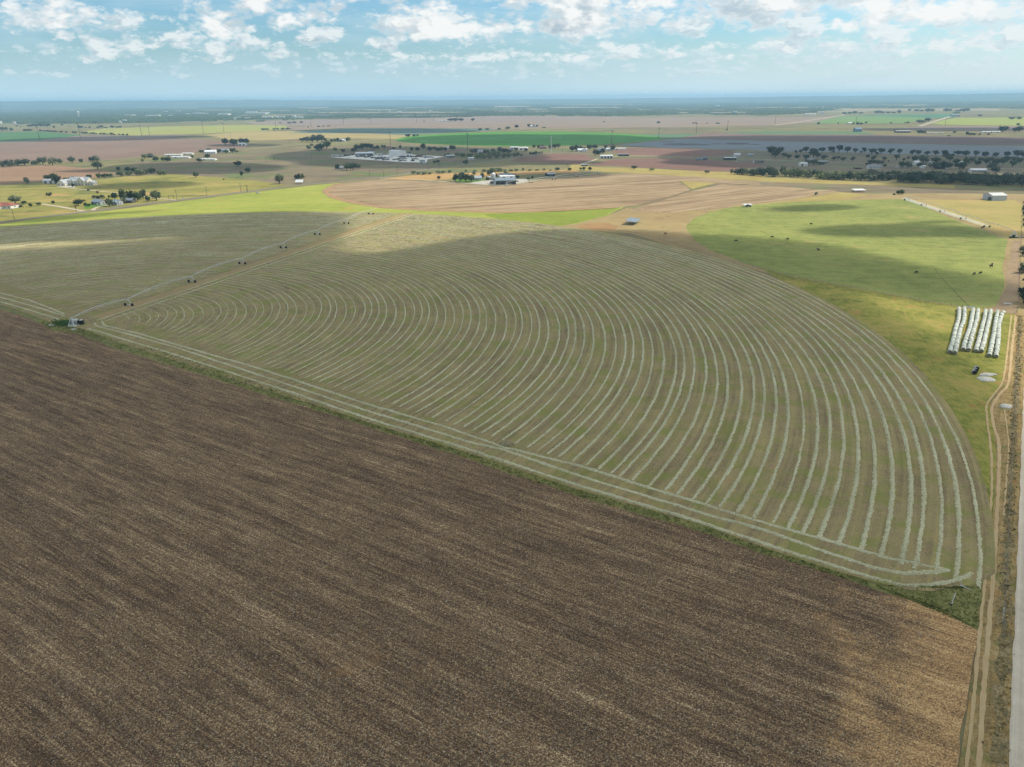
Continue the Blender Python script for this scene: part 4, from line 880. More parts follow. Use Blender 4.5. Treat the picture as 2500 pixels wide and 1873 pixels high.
def house(name, label, cat, x, y, L, W, h, rise, rot=0.0, wall='white', roof='grey', nwin=4, doors=1, ends=1, big=0, hip=False, chimney=False, group=None, wing=None, porch=False):
    """walls, pitched roof, doors and windows; L runs across the picture at rot 0"""
    if y < 406 and not group and name not in ('warehouse', 'workshop', 'ranch_house', 'lean_to'): L, W, h, rise = L * .74, W * .74, h * .86, rise * .8
    t = empty(name, at(x, y), R(rot), label, cat, group)
    mw, mr = mwall(wall), mroof(roof)
    if hip:
        obj('wall', MB().box(-L/2, L/2, -W/2, W/2, 0, h).me('wall'), mw, t)
        o = .6; a = max(.3, L/2 - W/2)
        obj('roof', MB().add([(-L/2-o,-W/2-o,h),(L/2+o,-W/2-o,h),(L/2+o,W/2+o,h),(-L/2-o,W/2+o,h),(-a,0,h+rise),(a,0,h+rise)],[(0,3,2,1),(0,1,5,4),(1,2,5),(2,3,4,5),(3,0,4)]).me('roof'), mr, t)
    else:
        gable_walls(t, L, W, h, rise, mw); roof_pair(t, L, W, h, rise, mr)
    openings(t, L, W, h, nwin, doors, 'front', big)
    if ends: openings(t, L, W, h, ends, 0, 'left'); openings(t, L, W, h, ends, 0, 'right')
    if chimney: obj('chimney', MB().box(L*.2, L*.2+.9, -.5, .5, h, h+rise+1.2).me('chimney'), mwall('stone'), t)
    if wing:                                                             # (offset x, offset y, length, width, height, rise): a gabled wing facing the camera
        for (ox, oy, l2, w2, h2, r2) in wing:
            g_ = obj('wing', MB().add([(ox-w2/2,oy-l2/2,0),(ox+w2/2,oy-l2/2,0),(ox+w2/2,oy+l2/2,0),(ox-w2/2,oy+l2/2,0),(ox-w2/2,oy-l2/2,h2),(ox+w2/2,oy-l2/2,h2),(ox+w2/2,oy+l2/2,h2),(ox-w2/2,oy+l2/2,h2),(ox,oy-l2/2,h2+r2),(ox,oy+l2/2,h2+r2)],
                                    [(0,1,5,8,4),(1,2,6,5),(2,3,7,9,6),(3,0,4,7)]).me('wing'), mw, t)
            o = .45; d = r2 * o / (w2/2)
            rm = MB()
            for s_ in (-1, 1):
                rm.add([(ox,oy-l2/2-o,h2+r2+.02),(ox,oy+l2/2+o,h2+r2+.02),(ox+s_*(w2/2+o),oy+l2/2+o,h2-d+.02),(ox+s_*(w2/2+o),oy-l2/2-o,h2-d+.02),
                        (ox,oy-l2/2-o,h2+r2+.18),(ox,oy+l2/2+o,h2+r2+.18),(ox+s_*(w2/2+o),oy+l2/2+o,h2-d+.18),(ox+s_*(w2/2+o),oy-l2/2-o,h2-d+.18)],
                       [(0,1,2,3),(4,7,6,5),(0,3,7,4),(3,2,6,7),(2,1,5,6)])
            obj('roof', rm.me('roof'), mr, g_)
            for lv in ([1.0, 4.0] if h2 > 5 else [1.0]):
                for q in ((-.25, .25) if w2 > 5 else (0,)):
                    wv = obj('window', MB().box(ox+q*w2-.6, ox+q*w2+.6, oy-l2/2-.06, oy-l2/2+.05, lv, lv+1.4).me('window'), GLASS, g_)
    if porch:
        p = obj('porch', MB().box(-L*.34, L*.34, -W/2-2.8, -W/2-.03, 2.75, 2.95).me('porch'), mr, t)
        for k in range(6):
            u = -L*.33 + L*.66*k/5; obj('post', MB().box(u-.11, u+.11, -W/2-2.75, -W/2-2.53, 0, 2.75).me('post'), TRIM, p)
    return t
def shed(name, label, cat, x, y, L, W, h, rise=.9, rot=0.0, wall='tin', roof='tin', open_front=False, bays=4, doors=2, group=None, mono=0.0, wallless=False):
    """farm or workshop shed: steel walls or open posts under a low pitched or single sloping roof"""
    if y < 406 and not group and name not in ('warehouse', 'workshop', 'ranch_house', 'lean_to'): L, W, h, rise = L * .74, W * .74, h * .86, rise * .8
    t = empty(name, at(x, y), R(rot), label, cat, group); mw, mr = mwall(wall), mroof(roof)
    if wallless or open_front:
        for k in range(bays + 1):
            u = -L/2 + .12 + (L - .24) * k / bays
            for s_ in ((-1, 1) if wallless else (-1,)):
                obj('post', MB().box(u-.1, u+.1, s_*(W/2-.12)-.1, s_*(W/2-.12)+.1, 0, h + (mono * s_ / 2)).me('post'), STEEL, t)
    if open_front and not wallless:
        obj('wall', MB().box(-L/2, L/2, W/2-.15, W/2, 0, h).box(-L/2, -L/2+.15, -W/2+.3, W/2-.16, 0, h).box(L/2-.15, L/2, -W/2+.3, W/2-.16, 0, h).me('wall'), mw, t)
    elif not wallless:
        if mono: obj('wall', MB().add([(-L/2,-W/2,0),(L/2,-W/2,0),(L/2,W/2,0),(-L/2,W/2,0),(-L/2,-W/2,h-mono/2),(L/2,-W/2,h-mono/2),(L/2,W/2,h+mono/2),(-L/2,W/2,h+mono/2)],[(0,1,5,4),(1,2,6,5),(2,3,7,6),(3,0,4,7)]).me('wall'), mw, t)
        else: gable_walls(t, L, W, h, rise, mw)
        if doors: openings(t, L, W, h, 1 if doors < 2 else 0, 0, 'front', doors)
    if mono:
        a, o = mono / 2, .6
        q = a * (W/2 + o) / (W/2)
        obj('roof', MB().add([(-L/2-o,-W/2-o,h-q+.02),(L/2+o,-W/2-o,h-q+.02),(L/2+o,W/2+o,h+q+.02),(-L/2-o,W/2+o,h+q+.02),(-L/2-o,-W/2-o,h-q+.2),(L/2+o,-W/2-o,h-q+.2),(L/2+o,W/2+o,h+q+.2),(-L/2-o,W/2+o,h+q+.2)],
                             [(0,3,2,1),(4,5,6,7),(0,1,5,4),(1,2,6,5),(2,3,7,6),(3,0,4,7)]).me('roof'), mr, t)
    else: roof_pair(t, L, W, h, rise, mr, .4)
    return t

def build_buildings():
    # white mansion with its barn
    house('mansion', 'large white two storey house with many pale gables behind the pasture', 'house', 199, 452, 26, 12, 6.0, 4.2, -8, 'cream', 'tin', 7, 1, 2, porch=True,
          wing=[(5.5, -4.5, 7, 9.5, 6.0, 3.9), (-6.5, -6.2, 2, 4, 5.6, 1.8), (-18.5, -6, 15, 11.5, 3.2, 4.4), (17.0, -1.5, 8, 8, 3.2, 2.2)])
    shed('barn', 'long white barn behind the tree beside the white mansion', 'barn', 131, 447.5, 23, 10, 4.0, 1.4, -8, 'white', 'white', doors=3)
    house('house', 'low white house with a red roof at the left edge', 'house', 14, 508, 21, 12, 3.0, 2.8, -6, 'white', 'red', 4, 1, 1, hip=True, wing=[(-1.5, -6, 5, 6, 2.9, 2.0)])
    house('cottage', 'grey cottage with a blue grey roof among the roadside trees', 'house', 243, 499, 12, 8.5, 3.2, 2.0, -22, 'grey', 'bluegrey', 3, 1, 1, big=1)
    house('cottage', 'pale grey cottage with a front gable behind the round tree', 'house', 287, 500, 8, 8, 3.2, 1.9, -12, 'grey', 'bluegrey', 2, 1, 1, wing=[(2, -4, 3, 4, 2.8, 1.4)])
    house('cottage', 'dark low house under the tall trees beside the road', 'house', 318, 495, 9, 7, 3.0, 1.6, -10, 'dark', 'bluegrey', 2, 1, 1)
    shed('pavilion', 'small white open pavilion with a pyramid roof beside the road', 'pavilion', 733, 449, 9.5, 8, 2.7, 2.4, -6, 'white', 'white', wallless=True, bays=2)
    # farm at the stubble field
    shed('farm_shed', 'big pale blue farm shed with an open front by the gravel yard', 'shed', 1232, 449.5, 26, 18, 5.2, 2.4, 12, 'tin', 'bluegrey', open_front=True, bays=4)
    shed('farm_shed', 'white roofed farm shed behind the big pale blue shed', 'shed', 1238, 436.5, 20, 11, 3.6, 1.2, 8, 'white', 'white', doors=2)
    shed('farm_shed', 'low grey roofed shed farthest back in the farm yard', 'shed', 1234, 430, 18, 7, 3.0, .9, 8, 'tin', 'grey', doors=2)
    shed('storage_hut', 'small brown sided white hut at the front of the gravel yard', 'hut', 1204, 448.5, 8, 4, 3.2, .5, 8, 'brown', 'white', doors=0)
    house('farmhouse', 'pale farmhouse with a light roof between the farm yard trees', 'house', 1164, 439.5, 12, 9, 3.2, 2.2, 10, 'white', 'tin', 3, 1, 1, porch=True)
    house('garden_hut', 'small white hut in front of the silo', 'hut', 1196, 438, 5, 4, 2.5, 1.0, 10, 'white', 'white', 1, 1, 0)
    shed('small_barn', 'small grey roofed barn alone beside the farm fence', 'barn', 1344, 431.5, 11, 9, 3.8, 1.6, 14, 'tin', 'tin', open_front=True, bays=2)
    t = empty('silo', at(1204.5, 438.5), 0, 'round pale steel silo with a cone top in the farm yard', 'silo')
    obj('drum', MB().lathe([(3.0, 0), (3.0, 7.0)], 18).me('drum', False), STEEL, t); obj('cone_roof', MB().lathe([(3.2, 7.01), (.3, 8.9), (.25, 9.2)], 18).me('cone_roof'), mroof('white'), t)
    # works yard
    shed('workshop', 'long white open fronted workshop at the left of the gravel yard', 'workshop', 891, 381.5, 33, 17, 5.6, 1.8, 4, 'white', 'white', open_front=True, bays=5)
    shed('workshop', 'short open gable workshop joined to the long white workshop', 'workshop', 908, 380, 11, 14, 5.8, 2.0, 4, 'tin', 'tin', open_front=True, bays=2)
    t = shed('warehouse', 'tall pale metal warehouse with a ribbed blue grey front', 'warehouse', 971, 381.5, 24, 21, 9.8, 1.2, -38, 'white', 'white', doors=0)
    for k in range(6): obj('front_panel', MB().box(-12.12, -12.02, -10.3 + k*3.45, -10.3 + k*3.45 + 3.2, .3, 9.4).me('front_panel'), mwall('blue') if k % 2 else mwall('grey'), t)
    shed('lean_to', 'low white lean-to against the right of the tall warehouse', 'shed', 1000, 382, 9, 10, 4.2, .6, -3, 'white', 'white', doors=1)
    shed('shed_roof', 'flat white roofed shed at the left end of the works yard', 'shed', 824, 382, 30, 9, 2.6, .5, 0, 'tin', 'pale', doors=2)
    shed('site_shed', 'small dark fronted shed at the near right of the works yard', 'shed', 1031, 396, 12, 7, 3.4, .8, 8, 'tin', 'tin', open_front=True, bays=3)
    shed('site_shed', 'low white shed below the small dark fronted shed', 'shed', 1033, 398.5, 15, 4, 2.2, .4, 4, 'white', 'white', doors=1)
    shed('roadside_shed', 'white shed with a dark open front right of the works yard', 'shed', 1099, 385, 20, 11, 4.6, 1.0, 12, 'white', 'white', open_front=True, bays=3)
    house('house', 'wide house with a brown roof between trees behind the works yard', 'house', 950, 364.5, 26, 15, 3.4, 4.2, 4, 'tan', 'brown', 5, 1, 1, hip=True)
    house('house', 'pale house behind trees left of the green circle road', 'house', 1093, 364.5, 17, 11, 3.4, 2.6, 6, 'stone', 'pale', 3, 1, 1)
    house('house', 'white gabled house at the right end of the tree row', 'house', 1172, 374, 13, 10, 4.2, 2.8, 10, 'white', 'tin', 3, 1, 1)
    house('shop_building', 'small white shop with a dark porch beside the side road', 'house', 1150, 390, 12, 8, 3.2, 1.6, 14, 'white', 'white', 2, 1, 0, porch=True)
    house('house', 'low house with a grey roof behind the three front trees', 'house', 833, 413.5, 14, 9, 3.0, 1.8, 4, 'stone', 'grey', 3, 1, 1)
    house('house', 'white house behind small trees on the tan lane', 'house', 834, 346, 26, 14, 4.5, 3, 3, 'white', 'white', 4, 1, 1)
    # beside the green circle
    shed('long_barn', 'long low white barn in front of the green circle, left half', 'barn', 1256, 366, 23, 16, 6.2, 1.4, -8, 'white', 'white', doors=2)
    shed('long_barn', 'long low white barn in front of the green circle, right half', 'barn', 1278, 366.5, 24, 16, 5.8, 1.4, -8, 'white', 'white', doors=2)
    house('house', 'dark house with a white porch roof among round trees', 'house', 1326, 363, 18, 12, 3.4, 3, 0, 'dark', 'brown', 3, 1, 1, porch=True)
    house('steel_house', 'white steel farm building with angled roofs right of dark trees', 'house', 1421, 370.5, 24, 14, 4.2, 3.2, 5, 'white', 'white', 3, 1, 1, wing=[(3, -5, 9, 9, 4.2, 2.8)])
    house('house', 'pale blue roofed house behind dark trees on the lane', 'house', 1467, 367.5, 18, 12, 3.8, 2.6, 6, 'white', 'bluegrey', 3, 1, 1)
    house('house', 'white roofed house right of the pale blue roofed house', 'house', 1487, 368, 15, 12, 3.8, 2.8, 0, 'white', 'white', 3, 1, 1)
    shed('poultry_house', 'long low white roofed house behind the last dark tree', 'shed', 1512, 365.5, 34, 10, 3.0, 1.0, 3, 'white', 'white', doors=1)
    shed('machine_shed', 'long white machine shed beside the yellow farm lane', 'shed', 1480, 386.5, 29, 13, 5.2, 1.4, 2, 'white', 'white', doors=4)
    shed('machine_shed', 'dark open shed with a grey roof right of the long white shed', 'shed', 1522, 381, 26, 9, 3.6, .9, 0, 'dark', 'grey', open_front=True, bays=4)
    shed('field_shed', 'small grey open shed where the lane meets the dry strip', 'shed', 1427, 405.5, 14, 6, 2.6, .6, -2, 'tin', 'tin', open_front=True, bays=4)
    # orchard homesteads
    house('trailer_house', 'blue roofed trailer house alone in the dark ploughed field', 'house', 1707, 391.5, 14, 8, 3.2, 1.2, 0, 'blue', 'bluegrey', 3, 1, 1)
    house('trailer_house', 'dark roofed hut right of the blue roofed trailer house', 'house', 1720, 390, 12, 8, 3.6, 1.4, -12, 'dark', 'blue', 2, 1, 1)
    shed('open_shed', 'open shed with a long white roof left of the orchard', 'shed', 1781, 390.5, 28, 11, 4.2, .8, 2, 'dark', 'white', open_front=True, bays=5)
    shed('open_shed', 'open shed with a flat brown roof before the dark trees', 'shed', 1851.5, 398.3, 21, 8, 4.4, .6, 2, 'white', 'brown', open_front=True, bays=3)
    house('house', 'white farmhouse half hidden in the trees left of the orchard', 'house', 1799, 382, 14, 10, 4.2, 2.4, 0, 'white', 'white', 3, 1, 1)
    house('house', 'small pale house in the trees beside the orchard lane bend', 'house', 1831, 381.5, 12, 9, 3.2, 1.8, 0, 'grey', 'tin', 2, 1, 1)
    shed('barn', 'pale blue white barn beside the weeping grey tree', 'barn', 1960, 405.5, 15, 10, 4.8, 1.6, 6, 'white', 'white', doors=1)
    house('house', 'grey house behind the weeping grey tree', 'house', 1979, 396, 16, 11, 3.8, 3, 6, 'grey', 'grey', 3, 1, 1)
    shed('carport', 'long white roofed carport right of the weeping grey tree', 'carport', 2009, 398, 19, 7, 3.2, .5, -2, 'white', 'white', open_front=True, bays=4)
    house('mobile_home', 'long white mobile home with a wide grey roof', 'house', 2133, 411, 18, 9, 3.0, 2.4, -2, 'white', 'grey', 6, 1, 1)
    house('house', 'white gabled house under the big dark orchard tree', 'house', 2236, 402.5, 11, 9, 4.6, 2.6, 16, 'white', 'white', 2, 1, 1)
    house('mobile_home', 'white mobile home with dark windows right of the tall brush', 'house', 2386, 420, 21, 7, 3.2, 1.4, -3, 'white', 'white', 7, 2, 1, porch=True)
    house('shack', 'small white shack in the trees below the gabled house', 'hut', 2252, 411, 6, 6, 3.2, 1.2, 40, 'white', 'white', 1, 1, 0)
    shed('shack', 'low pale roofed shack right of the big dark orchard tree', 'hut', 2271, 399, 10, 6, 2.4, .5, 0, 'white', 'pale', doors=1)
    house('shack', 'low dark shack with a pale roof under the long green tree', 'hut', 2292, 411.5, 14, 6, 2.6, 1, 0, 'dark', 'grey', 2, 1, 0)
    house('shack', 'tiny white shack between two orchard trees near the right', 'hut', 2345, 399, 6, 5, 2.6, .8, 0, 'white', 'white', 1, 1, 0)
    # white barn, shelters
    t = shed('barn', 'white metal barn with a pale roof standing in the dry grass', 'barn', 2427, 487.8, 15, 15, 5.0, 1.9, 3, 'tin', 'pale', doors=0)
    obj('tank', MB().lathe([(1.3, 0), (1.3, 3.2), (.3, 3.6)], 12, (-8.9, -5)).me('tank'), mwall('dark'), t)  # dark drum put in for the shade beside the barn's left wall
    shed('cattle_shelter', 'open cattle shelter with a sloping blue metal roof on posts', 'shelter', 1545, 546, 17.5, 8, 3.0, rot=67, roof='bluegrey', wallless=True, bays=3, mono=.9)
    shed('canopy', 'small white canopy on posts beyond the round pasture', 'canopy', 2096, 468.5, 12, 8, 2.4, rot=4, roof='white', wallless=True, bays=2, mono=.5)
    shed('equipment_shelter', 'small white shelter over a trailer at the stubble edge', 'shelter', 1824, 505.5, 7, 4, 2.3, rot=8, roof='white', wallless=True, bays=2, mono=.4)
    # distant farmsteads
    shed('long_barn', 'long white roofed barn at the edge of the far pink field', 'barn', 1977, 281, 80, 24, 6, 2, 0, 'white', 'white', doors=2)
    house('house', 'big blue farm building alone in the far ploughed field', 'house', 2093, 321.8, 26, 18, 9, 5, 6, 'blue', 'blue', 3, 1, 1)
    shed('long_barn', 'long grey open barn right of the blue farm building', 'barn', 2203, 324, 56, 14, 5, 1.4, -2, 'dark', 'pale', open_front=True, bays=6)
    shed('long_barn', 'long white roof low on the ground near the right edge', 'barn', 2418, 324.2, 68, 12, 3.4, 1.2, 0, 'white', 'white', doors=3)
    shed('long_barn', 'thin pale roof low on the ground right of dark trees', 'barn', 2282, 327.2, 60, 8, 2.4, .8, 0, 'grey', 'pale', doors=2)
    shed('roadside_barn', 'bluish barn standing across the end of the straight pale road', 'barn', 2331, 284.5, 60, 20, 7, 3, 10, 'blue', 'bluegrey', doors=3)
    house('house', 'white house in a clump of trees behind the green circle', 'house', 1301, 310.5, 28, 16, 5, 3, 0, 'white', 'white', 3, 1, 1)
    shed('far_barn', 'low white barn left of a row of far trees', 'barn', 1080, 296.3, 50, 16, 5, 1.6, 0, 'white', 'white', doors=2)
    house('house', 'tiny white house left of the far bush row', 'house', 2074, 302.5, 20, 14, 4, 3, 0, 'white', 'white', 2, 1, 1)
    for k, (x, y, w, rr) in enumerate([(424, 380.2, 42, 2), (459, 377, 26, 3), (443, 386.2, 46, -6), (510, 391.2, 38, -5)]):
        P = at(x, y); L = metres(x, y, w)
        shed('poultry_house', f'long white low roofed poultry house, {nth(k + 1)} of four beyond the pasture', 'shed', x, y, L, 9, 2.2, .8, rr - 4, 'white', 'white', doors=1, group='poultry houses')
    house('ranch_house', 'wide white roofed ranch house behind the poultry houses', 'house', 516, 375, metres(516, 375, 27), 16, 4, 3, 3, 'white', 'white', 4, 1, 1)
    house('ranch_house', 'grey roofed ranch house right of the wide white one', 'house', 549, 371.5, metres(549, 371, 19), 13, 4, 2.6, 3, 'white', 'bluegrey', 3, 1, 1)
    shed('long_barn', 'white barn right of the three big field trees', 'barn', 593, 355.5, metres(593, 355, 24), 16, 5.5, 1.6, -3, 'white', 'white', doors=2)
    shed('open_shed', 'dark open shed behind bushes at the edge of the pink field', 'shed', 368, 384.6, 13, 9, 4, 1, 0, 'dark', 'dark', open_front=True, bays=2)
    # town in the woods
    rnd = random.Random(8); k = 0
    for (x, y, w) in [(318, 284.5, 22), (374, 285, 32), (416, 285.8, 8), (405, 275.5, 8), (435, 273.5, 10), (458, 281, 9), (485, 279.7, 26), (548, 281.7, 26), (505, 280.3, 6), (615, 276.5, 24), (629, 279.4, 50), (604, 292, 12), (645, 290.5, 9), (660, 289.2, 14), (676, 289.5, 9), (690, 290, 12), (729, 289.3, 12), (718, 287, 7), (737, 289.8, 6), (583, 290.5, 8),
                      (574, 293.6, 6), (948, 271.5, 5), (952, 273.6, 5), (975, 276, 9), (926, 273, 5), (1050, 273.5, 5), (36, 303.5, 6), (2, 302.5, 5), (305, 299, 8), (294, 302, 5), (2010, 265.5, 5), (2035, 267.5, 6), (1752, 260, 9), (1336, 259, 4), (1321, 255, 4), (796, 263.5, 4), (1795, 276.6, 9), (2005, 278.5, 9)]:
        k += 1; L = metres(x, y, w); h = rnd.uniform(5, 8) * (1.3 if y < 280 else 1)
        shed('town_building', f'white flat roofed building among far trees, {nth(k)} of the scattered town', 'building', x, y, L, L * rnd.uniform(.4, .7), h + 5, .8, rnd.uniform(-12, 12), rnd.choice(('white', 'white', 'cream')), 'white', doors=2, group='white town buildings among the far trees')
    # water tower
    t = empty('water_tower', at(193, 287.5), 0, 'pale round water tower on legs rising from the far town', 'water tower'); Y0 = depth(at(193, 287.5)) / FPX
    hh = 15.5 * Y0; m_ = mwall('white')
    r_ = 3.0 * Y0; obj('bowl', MB().lathe([(.1, hh - 2 * r_), (r_ * .7, hh - 1.7 * r_), (r_, hh - r_), (r_ * .75, hh - .35 * r_), (.2, hh)], 16).me('bowl', True), m_, t)
    obj('riser', MB().tube((0, 0, 0), (0, 0, hh - 2 * r_), 1.2, 8).me('riser'), m_, t)
    for a in range(5):
        t_ = a * 2 * math.pi / 5; obj('leg', MB().tube((math.cos(t_) * r_ * 1.15, math.sin(t_) * r_ * 1.15, 0), (math.cos(t_) * r_ * .8, math.sin(t_) * r_ * .8, hh - 1.5 * r_), .6, 6).me('leg'), m_, t)
build_buildings()

# ---------------------------------------------------------------- poles
def build_poles():
    wood = plain('weathered pole', (.10, .085, .075), .9); pale = plain('pale steel pole', (.62, .62, .60), .5)
    z1 = lambda x, yt, yb: (x / 3.539, 200 + yb / 3.539, (yb - yt) / 3.539)
    z2 = lambda x, yt, yb: (600 + x / 3.539, 200 + yb / 3.539, (yb - yt) / 3.539)
    z3 = lambda x, yt, yb: (1200 + x / 3.539, 200 + yb / 3.539, (yb - yt) / 3.539)
    z4 = lambda x, yt, yb: (1875 + x / 3.539, 200 + yb / 3.539, (yb - yt) / 3.539)
    big = [z1(344, 395, 507), z1(697, 362, 492), z1(1225, 350, 466), z1(1757, 346, 443), z1(1935, 360, 433), z1(1292, 392, 458), z2(260, 350, 405), z2(566, 318, 390), z2(847, 325, 375), z2(1079, 305, 368), z2(1476, 300, 350), z2(1621, 300, 340),
           z2(1251, 440, 550), z2(1918, 455, 582), z3(1037, 430, 547), z3(1443, 405, 492), z3(1769, 362, 442), z3(2037, 345, 418), z4(60, 298, 366), z4(760, 308, 350), z4(1528, 322, 378)]
    big.sort()
    for k, (x, y, hp) in enumerate(big):
        p = at(x, y); h = min(48, hp * depth(p) / FPX * 1.04)
        t = empty('power_pole', p, R(30), f'tall dark power pole, {nth(k + 1)} from the left along the far lines', 'power pole', 'tall power poles crossing the far fields')
        obj('pole', MB().tube((0, 0, -.3), (0, 0, h), .62, 7, .34).me('pole'), wood, t)
        for q, w_ in ((.90, 3.4), (.965, 2.6)): obj('crossarm', MB().box(-w_, w_, -.22, .22, h * q, h * q + .5).me('crossarm'), wood, t)
    p = at(1345.5, 373); h = 37.5 * depth(p) / FPX * 1.03
    t = empty('mast', p, 0, 'tall white steel mast standing at the road corner', 'mast')
    obj('shaft', MB().tube((0, 0, -.2), (0, 0, h), .75, 10, .5).me('shaft'), pale, t); obj('foot', MB().lathe([(1.6, .05), (1.4, .5)], 10).me('foot'), plain('concrete', (.42, .41, .38), .9), t)
    small = [z1(125, 1098, 1192), z1(1530, 942, 1016), z1(1790, 912, 986), z1(2083, 882, 950), z1(2138, 898, 945), z1(866, 905, 942), z2(13, 898, 956), z2(1071, 765, 812), z2(1193, 770, 826), z2(1310, 742, 800), z2(1578, 702, 766), z2(1667, 700, 755), z2(1803, 688, 730), z2(175, 650, 690), z2(247, 650, 690),
             z2(568, 620, 665), z1(982, 400, 446), z1(1996, 440, 495), z2(378, 500, 530), z2(1383, 540, 580), z3(613, 555, 606)]
    small.sort()
    for k, (x, y, hp) in enumerate(small):
        p = at(x, y); h = min(16, hp * depth(p) / FPX * 1.06)
        t = empty('utility_pole', p, R(-20), f'thin wooden utility pole, {nth(k + 1)} from the left along roads and fields', 'utility pole', 'thin utility poles')
        obj('pole', MB().tube((0, 0, -.3), (0, 0, h), .20, 6, .14).me('pole'), wood, t)
        obj('crossarm', MB().box(-1.1, 1.1, -.08, .08, h - .8, h - .6).me('crossarm'), wood, t)
build_poles()
# ---------------------------------------------------------------- trees and bushes
def leaf_mat(name, dark, mid, light):
    m = bpy.data.materials.new(name); m.use_nodes = True; g = G(m.node_tree)
    b = m.node_tree.nodes['Principled BSDF']; b.inputs['Roughness'].default_value = .8; b.inputs['Specular IOR Level'].default_value = .15
    tc = g.n.new('ShaderNodeTexCoord'); oi = g.n.new('ShaderNodeObjectInfo')
    v = g.m('ADD', g.noise(tc.outputs['Object'], 5.5, 4, .65), g.m('MULTIPLY', g.m('SUBTRACT', oi.outputs['Random'], .5), .42))
    g.put(b.inputs['Base Color'], g.ramp(v, [(.28, dark), (.5, mid), (.74, light)])); return m
LEAF = {'dark': leaf_mat('dark leaves', (.016, .028, .013), (.036, .056, .024), (.084, .106, .042)),
        'grey': leaf_mat('grey green leaves', (.040, .052, .030), (.084, .098, .054), (.150, .160, .090)),
        'pale': leaf_mat('pale green leaves', (.080, .100, .042), (.145, .170, .070), (.215, .230, .110)),
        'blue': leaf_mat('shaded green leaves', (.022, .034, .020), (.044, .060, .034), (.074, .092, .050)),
        'rust': leaf_mat('rusty leaves', (.09, .06, .03), (.15, .10, .05), (.20, .15, .08))}
BARK = plain('bark', (.085, .066, .050), .95)
def crown_mesh(seed, shape, n_leaf=330):
    """crown of a unit tree, spanning one across and one high: leaf sprays on uneven lobes with gaps"""
    rnd = random.Random(seed); vs, fs = [], []
    lobes = []
    if shape == 'round':   spec = [(rnd.uniform(-.24, .24), rnd.uniform(-.24, .24), rnd.uniform(.42, .74), rnd.uniform(.17, .27)) for _ in range(11)] + [(0, 0, .56, .30)]
    elif shape == 'spread':
        spec = []
        for k in range(9):
            a = k * .7 + rnd.uniform(-.3, .3); q = rnd.uniform(.16, .34); spec.append((q * math.cos(a), q * math.sin(a), rnd.uniform(.50, .80), rnd.uniform(.13, .20)))
        spec.append((0, 0, .76, .20)); spec.append((rnd.uniform(-.1, .1), 0, .58, .2))
    elif shape == 'tall':  spec = [(rnd.uniform(-.2, .2), rnd.uniform(-.2, .2), rnd.uniform(.30, .80), rnd.uniform(.16, .26)) for _ in range(12)]
    else:                  spec = [(rnd.uniform(-.30, .30), rnd.uniform(-.28, .28), rnd.uniform(.22, .62), rnd.uniform(.18, .30)) for _ in range(12)] + [(0, 0, .4, .34)]
    for (x, y, z, r) in spec:
        # dark heart of the lobe
        k0 = len(vs); bm = bmesh.new(); bmesh.ops.create_icosphere(bm, subdivisions=1, radius=1)
        for v in bm.verts:
            d = v.co.normalized(); q = r * (.72 + .30 * mnoise.noise((d.x * 2 + x * 9, d.y * 2 + y * 9, d.z * 2 + seed)))
            vs.append((x + d.x * q, y + d.y * q, z + d.z * q * .85))
        bm.verts.index_update(); fs += [tuple(k0 + v.index for v in f.verts) for f in bm.faces]; bm.free()
    per = n_leaf // len(spec)
    for (x, y, z, r) in spec:
        for _ in range(per):
            d = Vector((rnd.gauss(0, 1), rnd.gauss(0, 1), rnd.gauss(.15, 1))).normalized()
            q = r * rnd.uniform(.80, 1.22)
            p = Vector((x, y, z)) + Vector((d.x, d.y, d.z * .9)) * q
            nrm = (d + Vector((rnd.gauss(0, .55), rnd.gauss(0, .55), rnd.gauss(0, .55)))).normalized()
            u = nrm.orthogonal().normalized(); w = nrm.cross(u); a = rnd.uniform(0, 6.28)
            u, w = u * math.cos(a) + w * math.sin(a), w * math.cos(a) - u * math.sin(a)
            s_ = rnd.uniform(.030, .068); k = len(vs)
            vs += [p - u * s_, p - w * s_ * .7, p + u * s_ * 1.1 + nrm * .01, p + w * s_ * .7]
            fs.append((k, k+1, k+2, k+3))
    xs = [v[0] for v in vs]; ys = [v[1] for v in vs]; zs = [v[2] for v in vs]
    cx_, cy_ = (max(xs) + min(xs)) / 2, (max(ys) + min(ys)) / 2; sx, sy = max(xs) - min(xs), max(ys) - min(ys)
    zt = max(zs); zb = min(zs); lo = {'bush': 0.0, 'round': .12, 'tall': .10, 'spread': .24}[shape]
    vs = [((v[0] - cx_) / sx, (v[1] - cy_) / sy, lo + (v[2] - zb) / (zt - zb) * (1 - lo)) for v in vs]
    return vs, fs
def trunk_mesh(seed, shape):
    rnd = random.Random(seed + 99); mb = MB()
    if shape == 'bush':
        for k in range(4):
            a = k * 1.6; mb.tube((0, 0, -.02), (math.cos(a) * .16, math.sin(a) * .16, .42), .022, 5, .010)
    else:
        top = .42 if shape != 'spread' else .46
        mb.tube((0, 0, -.02), (0, 0, top * .6), .045, 7, .034); mb.tube((0, 0, top * .55), (rnd.uniform(-.03, .03), 0, top * 1.2), .034, 6, .02)
        for k in range(5):
            a = k * 1.26 + rnd.uniform(-.3, .3); q = rnd.uniform(.2, .32)
            mb.tube((0, 0, top * .5), (math.cos(a) * q, math.sin(a) * q, rnd.uniform(.5, .68)), .024, 5, .008)
    return mb
CROWNS, TRUNKS = {}, {}
